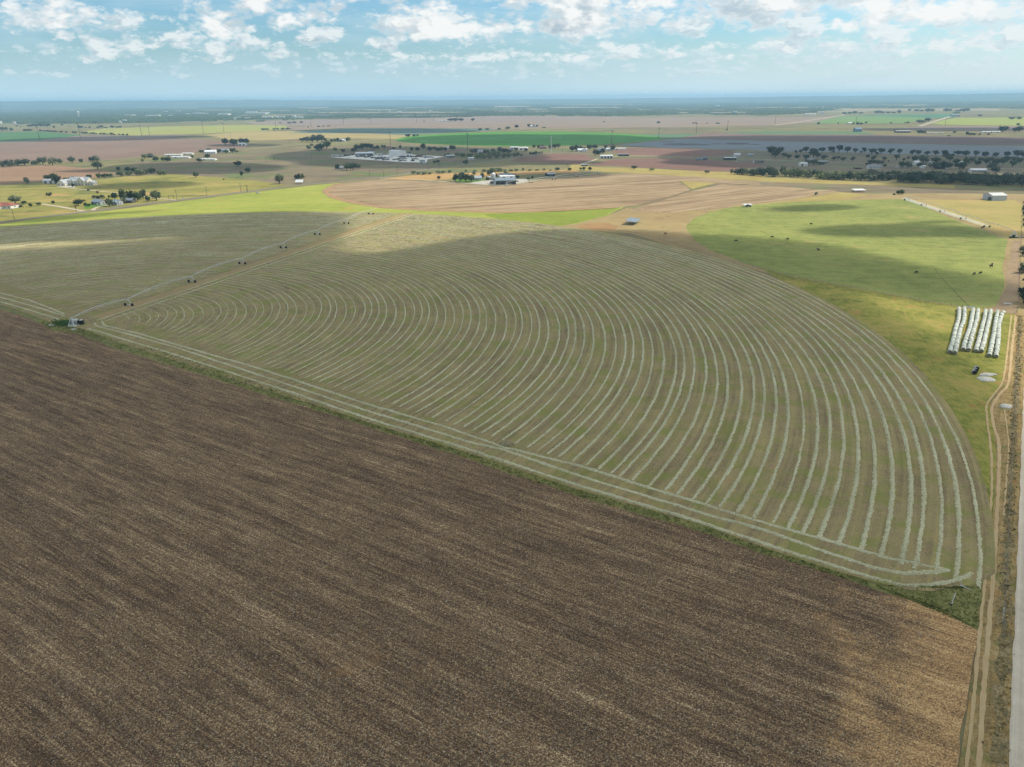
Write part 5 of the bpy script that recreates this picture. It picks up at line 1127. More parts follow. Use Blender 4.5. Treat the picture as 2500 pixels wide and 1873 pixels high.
for shape, n in (('round', 4), ('spread', 4), ('tall', 3), ('bush', 4)):
    for col in LEAF:
        if (shape, col) in (('spread', 'rust'), ('tall', 'rust'), ('tall', 'pale')): continue
        CROWNS[shape, col] = []
        for k in range(n):
            v, f = crown_mesh(17 * k + len(shape) * 7, shape)
            me = mesh('crown', v, f); me.materials.append(LEAF[col]); CROWNS[shape, col].append(me)
    TRUNKS[shape] = []
    for k in range(2):
        me = trunk_mesh(k, shape).me('trunk'); me.materials.append(BARK); TRUNKS[shape].append(me)
SHAPE_NAME = {'round': 'tree', 'spread': 'orchard_tree', 'tall': 'tree', 'bush': 'bush'}
LOOK = {'dark': 'dark green', 'grey': 'grey green', 'pale': 'pale green', 'blue': 'shaded dark', 'rust': 'rusty brown'}
rt = random.Random(77)
def plant(x, y, w, h, shape, col, label, group, name=None, stretch=1.0):
    p = at(x, y); k = depth(p) / FPX
    W, Hh = max(w * k, .8) * 1.06, max(h * k, .6) * 1.12
    t = empty(name or SHAPE_NAME[shape], p, rt.uniform(0, 6.28), label, 'bush' if shape == 'bush' else 'tree', group)
    t.scale = (W, W * rt.uniform(.85, 1.1) * stretch, Hh)
    obj('crown', rt.choice(CROWNS[shape, col]), None, t); obj('trunk', rt.choice(TRUNKS[shape]), None, t)
    return t
def cluster(where, zoom, items, shape, col, group):
    """plants of one place; named by their order from the left"""
    x0, y0, s_ = zoom; items = sorted(items)
    for k, it in enumerate(items):
        x, y, w, h = it[:4]; sh = it[4] if len(it) > 4 and it[4] else shape; cl = it[5] if len(it) > 5 else col
        kind = {'bush': 'bush', 'round': 'round tree', 'tall': 'tall tree', 'spread': 'spreading tree'}[sh]
        lab = f'{LOOK[cl]} {kind} {where}' + (f', {nth(k + 1)} from left' if len(items) > 1 else '')
        plant(x0 + x / s_, y0 + y / s_, w / s_, h / s_, sh, cl, lab, group)
Z1, Z2, Z3, Z4 = (0, 200, 3.539), (600, 200, 3.539), (1200, 200, 3.539), (1875, 200, 3.539)
def build_trees():
    c_ = cluster
    c_('between the two left ploughed fields', Z1, [(20, 735, 60, 52, 'bush'), (85, 733, 110, 58, 'bush'), (160, 722, 80, 48, 'bush'), (215, 722, 90, 55), (305, 717, 72, 38, 'bush'), (372, 713, 92, 60), (455, 720, 80, 66), (520, 706, 62, 40, 'bush'), (624, 701, 62, 52), (703, 695, 48, 28, 'bush'), (800, 690, 60, 40, 'bush'), (838, 690, 75, 50), (845, 756, 98, 66)], 'round', 'grey', 'trees between the left fields')
    c_('along the pasture hedge behind the mansion', Z1, [(1025, 771, 38, 36), (1105, 776, 58, 38), (1163, 783, 64, 46), (1050, 817, 80, 44, 'bush', 'grey'), (1118, 812, 66, 38, 'bush', 'grey'), (1215, 806, 90, 50, 'bush', 'grey'), (1262, 800, 50, 40, 'bush', 'grey'), (1312, 796, 66, 52), (1385, 806, 55, 42, 'bush', 'pale'), (1425, 804, 50, 38, 'bush', 'pale'), (860, 830, 62, 40, 'bush'), (905, 830, 55, 36, 'bush'), (948, 826, 58, 34, 'bush')], 'round', 'dark', 'hedge trees behind the mansion')
    c_('around the white mansion', Z1, [(237, 881, 58, 56, None, 'grey'), (415, 850, 70, 45), (465, 845, 75, 52), (495, 882, 88, 60, 'spread', 'dark'), (770, 839, 55, 36), (625, 838, 40, 22, 'bush'), (570, 850, 70, 24, 'bush', 'grey'), (628, 910, 26, 34, 'bush'), (700, 890, 34, 20, 'bush'), (770, 884, 26, 18, 'bush'), (765, 940, 26, 12, 'bush')], 'round', 'dark', 'trees around the mansion')
    c_('standing alone in the brown pasture', Z1, [(1695, 829, 58, 52, None, 'grey'), (2057, 731, 64, 46), (2142, 784, 54, 38), (2090, 826, 34, 50, 'spread', 'grey'), (1935, 846, 22, 10, 'bush')], 'round', 'dark', 'lone pasture trees')
    c_('near the four poultry houses', Z1, [(1250, 664, 64, 38, None, 'pale'), (1348, 689, 54, 44), (1412, 686, 40, 38), (1450, 687, 64, 38, 'bush'), (1233, 691, 28, 26, 'bush', 'pale'), (1303, 652, 45, 34), (1793, 659, 56, 34), (1725, 693, 48, 32), (1663, 656, 32, 22, 'bush'), (1735, 614, 36, 26), (1762, 614, 40, 24), (1808, 601, 54, 26), (1893, 617, 44, 36), (1955, 617, 54, 28), (2010, 612, 64, 38), (2045, 606, 40, 12, 'bush')], 'round', 'dark', 'trees near the poultry houses')
    c_('in the group beside the far white barn', Z1, [(1948, 546, 64, 56), (2020, 549, 80, 52), (2085, 536, 60, 48), (2128, 536, 60, 44)], 'round', 'dark', 'trees beside the far barn')
    c_('by the red roofed house and side lane', Z1, [(135, 1051, 94, 66, 'round', 'grey'), (208, 1057, 54, 28), (268, 1081, 38, 32), (338, 1069, 42, 28), (462, 1051, 36, 24, 'bush'), (427, 986, 58, 32, 'bush', 'grey'), (845, 968, 26, 26, 'round', 'rust'), (110, 1085, 50, 18, 'bush'), (170, 1082, 60, 16, 'bush', 'grey')], 'round', 'dark', 'trees by the red roofed house')
    c_('among the grey roadside cottages', Z1, [(677, 1071, 86, 54), (947, 1075, 84, 66), (992, 1018, 64, 58), (812, 1008, 36, 28, None, 'grey'), (850, 1009, 50, 26, 'bush'), (888, 1008, 50, 32, None, 'grey'), (942, 1008, 24, 30), (1072, 1042, 74, 106, 'tall'), (1130, 1022, 74, 80, 'tall'), (1192, 1032, 84, 86), (1240, 1015, 64, 78, 'tall', 'grey'), (1280, 1036, 44, 50), (1318, 1012, 54, 60, None, 'grey'), (1355, 1026, 84, 84), (1070, 1052, 58, 52, None, 'grey'), (1150, 1041, 48, 42, None, 'grey'), (738, 1072, 32, 28, 'bush'), (768, 1076, 32, 22, 'bush'), (720, 1036, 46, 18, 'bush', 'rust'), (828, 1058, 34, 16, 'bush', 'pale')], 'round', 'dark', 'trees among the roadside cottages')
    f = (0, 250, 5.978)
    c_('in the bush line past the far green field', f, [(370, 420, 70, 30), (435, 419, 80, 30), (595, 426, 60, 26), (655, 428, 50, 22), (705, 431, 60, 26), (750, 434, 50, 24), (800, 436, 64, 28), (843, 438, 32, 20), (900, 441, 62, 24), (970, 443, 44, 20), (1075, 450, 50, 26), (1112, 451, 40, 20), (1200, 456, 50, 24), (1250, 459, 70, 28), (1325, 461, 40, 18), (1365, 463, 50, 24), (1408, 464, 36, 16), (1470, 466, 48, 22), (1525, 470, 50, 26), (1565, 471, 32, 16), (1625, 475, 60, 30), (1670, 477, 36, 18), (1742, 479, 34, 22), (1800, 483, 60, 22), (1856, 486, 36, 26)], 'bush', 'blue', 'bush line past the far green field')
    c_('scattered before the far town woods', f, [(790, 376, 44, 30), (905, 341, 44, 26), (440, 360, 100, 36), (520, 357, 110, 44), (600, 356, 110, 50), (690, 355, 100, 40), (1160, 382, 50, 44), (1195, 381, 50, 36), (1310, 379, 34, 30), (1253, 376, 26, 18), (1430, 377, 60, 26), (1480, 374, 60, 38), (1545, 376, 60, 18), (1640, 372, 64, 30), (1715, 372, 50, 22), (1755, 371, 44, 26), (40, 416, 90, 56), (95, 412, 50, 50), (170, 416, 70, 44), (245, 354, 40, 20), (305, 362, 24, 14), (1008, 354, 24, 12)], 'round', 'blue', 'trees before the far town woods')
    c_('along the country road near the white pavilion', Z2, [(293, 881, 88, 80, 'round', 'grey'), (440, 838, 60, 36, 'bush'), (480, 838, 66, 44, 'bush'), (20, 783, 50, 40)], 'round', 'dark', 'trees near the white pavilion')
    c_('around the low house in the rough pasture', Z2, [(792, 758, 44, 46), (873, 766, 70, 62), (925, 761, 68, 60), (972, 754, 44, 44)], 'round', 'dark', 'trees around the low pasture house')
    c_('in the dark grove right of the pink field', Z2, [(12, 536, 44, 38), (545, 583, 46, 34), (615, 588, 60, 42), (655, 590, 80, 56), (700, 576, 80, 64), (632, 598, 50, 26, 'bush', 'grey'), (570, 560, 34, 26, None, 'grey')], 'round', 'dark', 'dark grove right of the pink field')
    c_('in the long grove above the tan lane', Z2, [(490, 516, 50, 30), (530, 519, 60, 42), (575, 521, 70, 52), (620, 522, 70, 56), (655, 520, 60, 64), (590, 500, 50, 40), (640, 496, 44, 40), (685, 515, 40, 28, None, 'grey')], 'round', 'blue', 'long grove above the tan lane')
    c_('around the white house on the tan lane', Z2, [(742, 523, 34, 26), (772, 520, 30, 28), (797, 518, 36, 32), (850, 516, 32, 26), (872, 514, 28, 24), (890, 512, 36, 34, None, 'grey'), (820, 519, 28, 22)], 'round', 'dark', 'trees around the white lane house')
    c_('behind the works yard', Z2, [(930, 603, 64, 30, 'bush', 'blue'), (965, 590, 60, 48), (1005, 588, 70, 56), (1050, 578, 60, 44), (1080, 581, 56, 44), (1030, 554, 34, 22), (1110, 584, 34, 28, None, 'grey'), (1140, 584, 44, 34), (1180, 572, 30, 26), (1200, 576, 32, 28), (840, 606, 40, 26, 'bush', 'grey'), (775, 596, 44, 26, 'bush', 'grey'), (1280, 588, 28, 26), (1333, 581, 28, 32), (1094, 610, 34, 18, 'bush'), (1412, 622, 34, 16, 'bush')], 'round', 'dark', 'trees behind the works yard')
    c_('in the tree row below the green circle', Z2, [(1433, 601, 34, 36), (1488, 602, 48, 36), (1535, 583, 58, 46, 'tall'), (1590, 600, 62, 40), (1660, 602, 40, 32), (1690, 602, 44, 36), (1725, 600, 44, 36), (1780, 592, 50, 42), (1800, 590, 36, 34, None, 'grey'), (1955, 618, 44, 34), (1985, 616, 44, 36), (1630, 588, 40, 28)], 'round', 'dark', 'tree row below the green circle')
    c_('on the left rim of the green circle', Z2, [(1400, 479, 48, 28), (1455, 476, 34, 22), (1485, 473, 22, 20)], 'round', 'blue', 'trees on the rim of the green circle')
    c_('in the scrub beside the side road', Z2, [(1740, 645, 60, 30), (1830, 640, 60, 30), (1880, 650, 60, 32), (1940, 650, 66, 36), (2000, 662, 70, 40), (2060, 664, 70, 46), (2115, 662, 60, 44), (2165, 660, 60, 46), (2080, 620, 60, 34, 'bush', 'grey'), (2140, 612, 60, 34, 'bush', 'grey'), (2190, 604, 50, 40, 'bush', 'grey'), (2030, 640, 60, 30), (2110, 640, 60, 30), (2180, 640, 60, 34)], 'bush', 'pale', 'scrub beside the side road')
    c_('at the road side right of the works yard', Z2, [(1897, 716, 56, 42), (1660, 700, 34, 24), (1630, 704, 30, 22)], 'round', 'dark', 'trees at the road side')
    c_('in the farm garden', Z2, [(1667, 846, 36, 32), (1810, 862, 64, 68), (1855, 864, 64, 74), (1900, 868, 70, 74), (1950, 862, 64, 56), (1870, 822, 50, 40), (1975, 812, 36, 42, None, 'grey'), (2040, 842, 54, 56), (2105, 812, 60, 54), (2125, 790, 30, 26), (2158, 826, 40, 36), (2090, 852, 34, 28, 'bush')], 'round', 'dark', 'farm garden trees')
    c_('in the scrub line behind the farm', Z2, [(1450, 798, 50, 28), (1490, 800, 56, 26), (1540, 802, 66, 24), (1590, 800, 46, 22), (1665, 797, 56, 30), (1705, 792, 40, 22), (1760, 786, 40, 28), (1900, 783, 28, 24), (1980, 780, 44, 20), (2060, 776, 50, 22), (2130, 772, 60, 28), (2185, 772, 56, 30)], 'bush', 'pale', 'scrub line behind the farm')
    c_('in the pale scrub strip right of the farm', Z3, [(30, 776, 50, 24), (75, 777, 44, 26), (120, 776, 50, 22), (170, 774, 44, 20), (215, 772, 40, 24), (270, 766, 26, 22, None, 'grey'), (330, 770, 44, 14), (395, 768, 40, 14), (455, 766, 34, 20), (510, 768, 30, 10)], 'bush', 'pale', 'pale scrub strip right of the farm')
    c_('along the dry strip above the stubble field', Z3, [(570, 766, 48, 26), (673, 769, 42, 26), (770, 763, 26, 22, None, 'grey'), (797, 766, 32, 30, None, 'grey'), (850, 769, 34, 34), (1232, 753, 58, 28), (1385, 764, 46, 22, 'bush', 'pale'), (1862, 789, 44, 26, None, 'grey'), (2075, 796, 38, 42, None, 'grey'), (2125, 800, 46, 34), (2165, 802, 54, 42), (2200, 802, 40, 40), (655, 724, 14, 14)], 'round', 'dark', 'trees along the dry strip')
    c_('around the farm sheds', Z3, [(35, 823, 38, 32), (125, 801, 44, 22), (190, 816, 56, 22, 'bush', 'rust'), (228, 836, 44, 26), (350, 836, 34, 20), (315, 846, 34, 18, 'bush'), (478, 822, 40, 28)], 'round', 'dark', 'trees around the farm sheds')
    c_('in front of the green circle', Z3, [(367, 573, 40, 28), (405, 576, 36, 28), (437, 574, 40, 32), (510, 580, 50, 34), (545, 576, 46, 36), (577, 571, 44, 36), (697, 601, 54, 46), (735, 600, 62, 54), (765, 590, 40, 36), (845, 589, 52, 46), (892, 580, 54, 36), (800, 582, 40, 20), (895, 636, 54, 50), (925, 634, 44, 40, 'tall'), (960, 626, 54, 50), (990, 583, 44, 36), (1047, 596, 52, 48)], 'round', 'dark', 'trees in front of the green circle')
    c_('in the scrub left of the gravel corner', Z3, [(110, 622, 60, 48, 'round', 'grey'), (150, 622, 60, 42, 'round', 'grey'), (20, 640, 50, 40), (60, 650, 56, 50), (105, 656, 56, 40), (150, 652, 50, 40), (195, 646, 46, 34), (225, 642, 40, 32), (255, 646, 34, 26), (212, 600, 44, 34, 'round', 'grey'), (298, 602, 54, 28, 'round', 'grey'), (335, 633, 28, 26, None, 'dark'), (358, 632, 26, 26, None, 'dark'), (380, 630, 32, 30, None, 'dark'), (410, 624, 22, 18), (432, 622, 22, 20)], 'bush', 'pale', 'scrub left of the gravel corner')
    c_('beyond the green circle', Z3, [(217, 401, 38, 28), (140, 408, 56, 20), (68, 413, 40, 14, 'bush'), (322, 393, 34, 28), (368, 391, 30, 20), (392, 391, 30, 18), (455, 398, 44, 10, 'bush', 'pale'), (-35, 418, 38, 18), (-100, 421, 34, 20)], 'round', 'blue', 'trees beyond the green circle')
    c_('dotted over the far pink stubble', Z3, [(1440, 359, 32, 18), (1745, 361, 22, 10), (1765, 361, 20, 11), (1862, 361, 14, 8), (1955, 363, 44, 10), (972, 351, 16, 10), (2030, 420, 18, 12)], 'bush', 'blue', 'bushes on the far pink stubble')
    c_('in the far row of trees', Z2, [(1770, 340, 60, 24), (1815, 341, 50, 28), (1860, 340, 56, 24), (1960, 341, 34, 26), (1540, 344, 14, 8, 'bush')], 'round', 'blue', 'far row of trees')
    c_('in the hedge across the far fields', Z2, [(155, 417, 40, 16), (185, 416, 36, 14), (245, 414, 36, 14), (275, 413, 30, 14), (320, 412, 40, 14), (365, 410, 44, 12), (540, 396, 20, 8), (630, 390, 30, 10), (670, 387, 24, 9), (715, 384, 40, 8), (300, 358, 30, 8), (380, 360, 40, 14), (420, 358, 44, 16), (480, 356, 40, 14), (110, 345, 50, 12), (150, 344, 40, 12)], 'bush', 'blue', 'hedge across the far fields')
    # orchard
    c_('in the back row of the orchard', Z4, [(240, 621, 34, 28), (282, 617, 44, 32), (327, 612, 60, 50), (388, 608, 62, 32), (465, 613, 64, 44), (541, 615, 60, 54), (564, 617, 26, 22), (612, 614, 66, 64), (683, 614, 60, 50), (752, 618, 54, 42), (803, 618, 24, 20), (830, 616, 48, 44), (895, 629, 68, 50), (975, 623, 70, 46), (1056, 627, 62, 48), (1132, 629, 44, 46), (1245, 633, 54, 42), (1295, 635, 54, 42), (1375, 636, 62, 36), (1445, 639, 56, 42), (1525, 646, 62, 50), (1640, 636, 80, 38), (1705, 649, 68, 52), (1795, 649, 62, 52), (1870, 656, 66, 50), (1960, 656, 52, 42), (2060, 651, 60, 46), (2150, 656, 80, 60), (2205, 660, 60, 52)], 'spread', 'blue', 'back row of the orchard')
    c_('in the middle rows of the orchard', Z4, [(30, 642, 84, 80), (100, 628, 80, 60), (60, 658, 70, 56), (15, 612, 70, 50), (135, 656, 54, 40), (175, 671, 54, 42), (250, 673, 48, 38), (325, 677, 58, 46), (390, 668, 84, 84), (425, 664, 60, 52), (482, 677, 60, 42), (570, 682, 52, 36, None, 'grey'), (605, 672, 36, 28), (650, 687, 60, 36, None, 'grey'), (730, 688, 46, 40, None, 'grey'), (860, 662, 44, 30), (940, 634, 40, 26), (1110, 677, 54, 46, None, 'grey'), (1172, 686, 28, 26), (1210, 669, 32, 20), (1000, 682, 44, 32, None, 'grey'), (1040, 694, 18, 14), (1540, 668, 80, 44, None, 'grey'), (1590, 655, 50, 34), (910, 672, 50, 30)], 'spread', 'blue', 'middle rows of the orchard')
    c_('around the orchard homesteads', Z4, [(345, 712, 60, 40, 'bush', 'grey'), (395, 716, 80, 44, 'round', 'grey'), (440, 716, 50, 26, 'bush', 'grey'), (465, 715, 50, 22, 'bush'), (900, 700, 80, 26, 'bush'), (945, 704, 70, 26, 'bush'), (985, 706, 50, 22, 'bush'), (905, 672, 44, 20), (870, 724, 54, 24, 'bush'), (960, 728, 54, 20, 'bush'), (1005, 730, 44, 18, 'bush'), (1340, 702, 96, 66), (1265, 692, 60, 52), (1160, 742, 74, 52), (1210, 744, 70, 52), (1445, 702, 76, 50), (1315, 742, 70, 44), (1400, 735, 60, 30, 'bush', 'grey'), (1570, 684, 64, 50), (1450, 752, 90, 60), (1510, 752, 84, 64), (1555, 752, 60, 56), (1618, 712, 70, 46), (1655, 752, 104, 60), (1712, 716, 70, 60), (1805, 726, 60, 48), (1760, 696, 60, 44, None, 'grey'), (1880, 712, 66, 54), (1835, 690, 50, 36), (1960, 724, 74, 62), (2030, 716, 74, 62), (2110, 736, 76, 66), (2170, 706, 60, 48), (1930, 756, 90, 60), (1965, 790, 74, 64), (2060, 690, 64, 50, None, 'grey'), (1920, 690, 50, 42, None, 'grey'), (2130, 690, 60, 44, None, 'grey'), (770, 753, 76, 14, 'bush', 'grey'), (1685, 754, 40, 34, 'bush')], 'round', 'blue', 'trees around the orchard homesteads')
    # brush belt
    rb = random.Random(31); L = []
    for k in range(74):
        x = -250 + 2580 * k / 73 + rb.uniform(-18, 18)
        yb = np.interp(x, [-250, 0, 500, 1000, 1700, 2330], [802, 825, 846, 866, 893, 915]) - rb.uniform(0, 26)
        h = np.interp(x, [-250, 0, 300, 900, 1300, 1700, 2330], [52, 66, 62, 70, 82, 84, 80]) * rb.uniform(.7, 1.15)
        col = 'pale' if 80 < x < 800 and rb.random() < .62 else ('grey' if x < 900 and rb.random() < .6 else 'blue')
        L.append((x, yb, rb.uniform(64, 108), h, None, col))
    for k in range(34):
        x = 820 + 1500 * k / 33 + rb.uniform(-18, 18); yb = np.interp(x, [800, 1700, 2330], [838, 862, 880]); L.append((x, yb - rb.uniform(0, 14), rb.uniform(70, 110), rb.uniform(50, 76), None, 'blue' if rb.random() < .7 else 'grey'))
    c_('in the brush belt beyond the dry strip', Z4, L, 'bush', 'blue', 'brush belt beyond the dry strip')
    c_('in the weedy patch near the white canopy', Z4, [(1120, 970, 40, 30), (1155, 971, 50, 38), (1088, 978, 24, 14), (412, 979, 32, 26, None, 'pale')], 'bush', 'dark', 'bushes near the white canopy')
    # far right
    c_('dotted over the far right fields', Z4, [(2025, 436, 80, 52), (2130, 434, 60, 40), (2170, 432, 70, 48), (2105, 326, 54, 22), (2170, 326, 44, 24), (2160, 379, 34, 20), (1718, 463, 30, 32), (1745, 464, 34, 22), (1778, 464, 44, 22), (1825, 463, 28, 18), (1905, 459, 34, 15), (1308, 448, 50, 30), (1345, 448, 44, 24), (1105, 431, 44, 18), (775, 373, 44, 24), (805, 372, 34, 18), (845, 361, 24, 18), (735, 371, 22, 20), (435, 369, 28, 20), (1310, 356, 64, 26), (1385, 343, 64, 28), (1340, 352, 50, 20), (1060, 361, 20, 12), (1208, 359, 28, 14), (1185, 359, 16, 10), (605, 363, 16, 12), (1562, 471, 34, 10), (1610, 445, 30, 18)], 'round', 'blue', 'trees dotted over the far right fields')
    c_('in the treeline beyond the bright field', Z4, [(660, 280, 50, 18), (705, 279, 44, 18), (750, 277, 54, 22), (800, 277, 44, 14), (945, 273, 60, 24), (985, 273, 44, 18), (1035, 272, 44, 14), (1085, 272, 40, 12), (1133, 272, 40, 28), (1220, 253, 36, 16), (1280, 259, 50, 22), (1325, 258, 44, 18), (1380, 262, 60, 30), (1415, 260, 44, 28), (1540, 258, 60, 26), (1570, 256, 50, 22), (1640, 258, 60, 16), (1690, 258, 66, 28), (1725, 255, 40, 26), (1830, 300, 40, 16), (1625, 275, 70, 14)], 'round', 'blue', 'treeline beyond the bright field')
    # right edge of the frame
    c_('on the fence line at the right edge', (2400, 560, 8.28), [(800, 460, 170, 120, None, 'grey'), (860, 540, 160, 120, None, 'blue'), (800, 880, 210, 210, None, 'grey'), (900, 860, 220, 230, None, 'blue'), (815, 1040, 60, 46), (800, 1300, 190, 130, None, 'dark'), (815, 1490, 240, 290, None, 'dark'), (900, 1560, 260, 280, None, 'dark'), (950, 1340, 240, 240, None, 'blue')], 'bush', 'dark', 'bushes on the right fence line')
    c_('in the dark hedge far up the right edge', (2400, 440, 8.28), [(830, 620, 110, 90), (850, 720, 130, 100), (840, 840, 120, 80), (845, 930, 130, 90), (860, 560, 110, 70), (862, 480, 110, 70)], 'bush', 'blue', 'hedge up the right edge')
    c_('by the dead wood at the pasture edge', (2400, 560, 8.28), [(610, 175, 80, 66), (560, 180, 60, 40)], 'bush', 'dark', 'dead wood at the pasture edge')
    # palm by the side lane
    p = at(186.5, 516); h = 14.5 * depth(p) / FPX
    t = empty('palm_tree', p, 0, 'slim shaggy palm where the side lane meets the road', 'palm tree'); mb = MB(); rp = random.Random(5)
    obj('trunk', MB().tube((0, 0, -.1), (-.25, 0, h * .78), .24, 7, .17).me('trunk'), BARK, t)
    for k in range(34):
        a, e = rp.uniform(0, 6.28), rp.uniform(-1.0, 1.1); d = Vector((math.cos(a) * math.cos(e), math.sin(a) * math.cos(e), math.sin(e))); s_ = d.cross(Vector((0, 0, 1))).normalized() * .22
        o = Vector((-.25, 0, h * .8)); q = o + d * rp.uniform(1.0, 1.6); tip = q + Vector((d.x, d.y, -.7)) * .6
        mb.add([o, q + s_, tip, q - s_], [(0, 1, 2, 3)])
    obj('frond', mb.me('frond'), LEAF['rust'], t)
build_trees()
# ---------------------------------------------------------------- irrigators, bales, cattle, vehicles, small things
PIPE = plain('irrigator pipe', (.62, .63, .62), .45, metal=.3, var=.1)
def irrigator(label, centre, first, towers, h=3.9, pipe_r=.115, bow=1.5, droop=True, pivot=True, over=18, drops=True, wheel=.75):
    """one machine: pivot, towers with two wheels each, bowed truss spans between them"""
    cpt = Vector(centre); dirv = (Vector(towers[-1]) - cpt); dirv.z = 0; dirv.normalize(); side = Vector((-dirv.y, dirv.x, 0))
    t = empty('irrigator', cpt, 0, label, 'irrigator')
    L = lambda p: Vector(p) - cpt
    if pivot:
        pv = MB()
        for sx, sy in ((1, 1), (1, -1), (-1, 1), (-1, -1)):
            pv.tube(Vector((sx * 1.6, sy * 1.6, .2)), Vector((sx * .25, sy * .25, h + .2)), .13, 6)
        for z, w in ((1.2, 1.3), (2.5, .8)):
            for a, b in (((1, 1), (1, -1)), ((1, -1), (-1, -1)), ((-1, -1), (-1, 1)), ((-1, 1), (1, 1))): pv.tube((a[0]*w, a[1]*w, z), (b[0]*w, b[1]*w, z), .07, 5)
        po = obj('pivot_tower', pv.me('pivot_tower'), PIPE, t)
        obj('riser', MB().tube((0, 0, .1), (0, 0, h + .5), .22, 10).me('riser'), PIPE, po)
        obj('pad', MB().box(-2.3, 2.3, -2.0, 2.0, .13, .32).me('pad'), plain('pale concrete', (.56, .54, .48), .9), po)
    pts = [Vector((0, 0, h))] + [L(p) + Vector((0, 0, h)) for p in towers]
    for k in range(len(pts) - 1):
        a, b = pts[k], pts[k+1]; n = 8; mb, tr, dr = MB(), MB(), MB()
        arc = [a.lerp(b, i / n) + Vector((0, 0, bow * 4 * (i / n) * (1 - i / n))) for i in range(n + 1)]
        for i in range(n): mb.tube(arc[i], arc[i+1], pipe_r, 6, cap=False)
        low = []
        for i in range(1, n):
            q = a.lerp(b, i / n) + Vector((0, 0, -.25 + bow * 1.2 * 4 * (i/n) * (1 - i/n) - bow * .6 * 4 * (i/n) * (1-i/n)))
            for s_ in (.55, -.55):
                tr.tube(arc[i], q + side * s_, .045, 4, cap=False)
            low.append(q)
            tr.tube(q - side * .55, q + side * .55, .04, 4, cap=False)
            if drops: dr.tube(arc[i] + Vector((0, 0, -.1)), arc[i] + Vector((0, 0, -2.4)), .03, 4, cap=False)
        for s_ in (.55, -.55):
            prev = arc[0]
            for q in low + [arc[-1]]:
                e = q + side * s_ if q is not arc[-1] else q
                tr.tube(prev, e, .035, 4, cap=False); prev = e
        so = obj('span', mb.me('span'), PIPE, t); obj('truss', tr.me('truss'), PIPE, so)
        if drops: obj('drop_pipe', dr.me('drop_pipe'), plain('drop hose', (.10, .11, .12), .7), so)
    if over:
        d = (pts[-1] - pts[-2]).normalized(); obj('end_boom', MB().tube(pts[-1], pts[-1] + d * over + Vector((0, 0, .6)), pipe_r * .8, 6, .07).me('end_boom'), PIPE, t)
    for p in towers:
        q = L(p); tw = MB(); f = 2.1
        for s_ in (1, -1):
            tw.tube(q + side * f * s_ + Vector((0, 0, .9)), q + Vector((0, 0, h)) + dirv * .35, .09, 5); tw.tube(q + side * f * s_ + Vector((0, 0, .9)), q + Vector((0, 0, h)) - dirv * .35, .09, 5)
        tw.tube(q + side * f + Vector((0, 0, .85)), q - side * f + Vector((0, 0, .85)), .12, 6)
        to = obj('tower', tw.me('tower'), PIPE, t)
        for s_ in (1, -1):
            w = MB(); cc = q + side * f * s_ + Vector((0, 0, wheel + .1))
            w.tube(cc - dirv * .21, cc + dirv * .21, wheel, 14); w.tube(cc - dirv * .24, cc + dirv * .24, wheel * .45, 10)
            obj('wheel', w.me('wheel'), BLACK, to)
    return t
tow_px = [(315, 747.5), (469, 690), (592, 645.5), (692, 606.5), (775, 574), (846, 547), (906, 524)]
irrigator('long bowed irrigator pipe on seven wheeled towers across the hay circle', PIV, None, [at(*p) for p in tow_px], over=14)
PW = (2180, 480, 6.9125)
zz = lambda x, y, z=PW: at(z[0] + x / z[2], z[1] + y / z[2])
rt_ = [zz(1582, 522), zz(1183, 386), zz(831, 264), zz(516, 158), zz(231, 68)]
cen2 = rt_[0] + (rt_[0] - rt_[1]) * 1.0
irrigator('spraying irrigator pipe on wheeled towers across the grazed pasture', cen2, None, rt_, bow=1.2, drops=True, over=10, wheel=.8)
zd = (1100, 400, 7.373)
irrigator('distant irrigator on small towers along the far edge of the stubble field', zz(1010, 388, zd), None, [zz(1442, 347, zd), zz(1860, 290, zd), at(1406.3, 432.2), at(1461.5, 425)], bow=1.2, drops=False, pipe_r=.14, over=6)
irrigator('distant irrigator line of dark towers in the bright green circle', at(1368, 339), None, [at(1266, 338.6), at(1234, 340.2), at(1201.5, 341.5), at(1158, 343.5), at(1132, 346.5), at(1094, 347), at(1053, 349.8), at(1011, 347.2)], bow=1.0, drops=False, over=0)

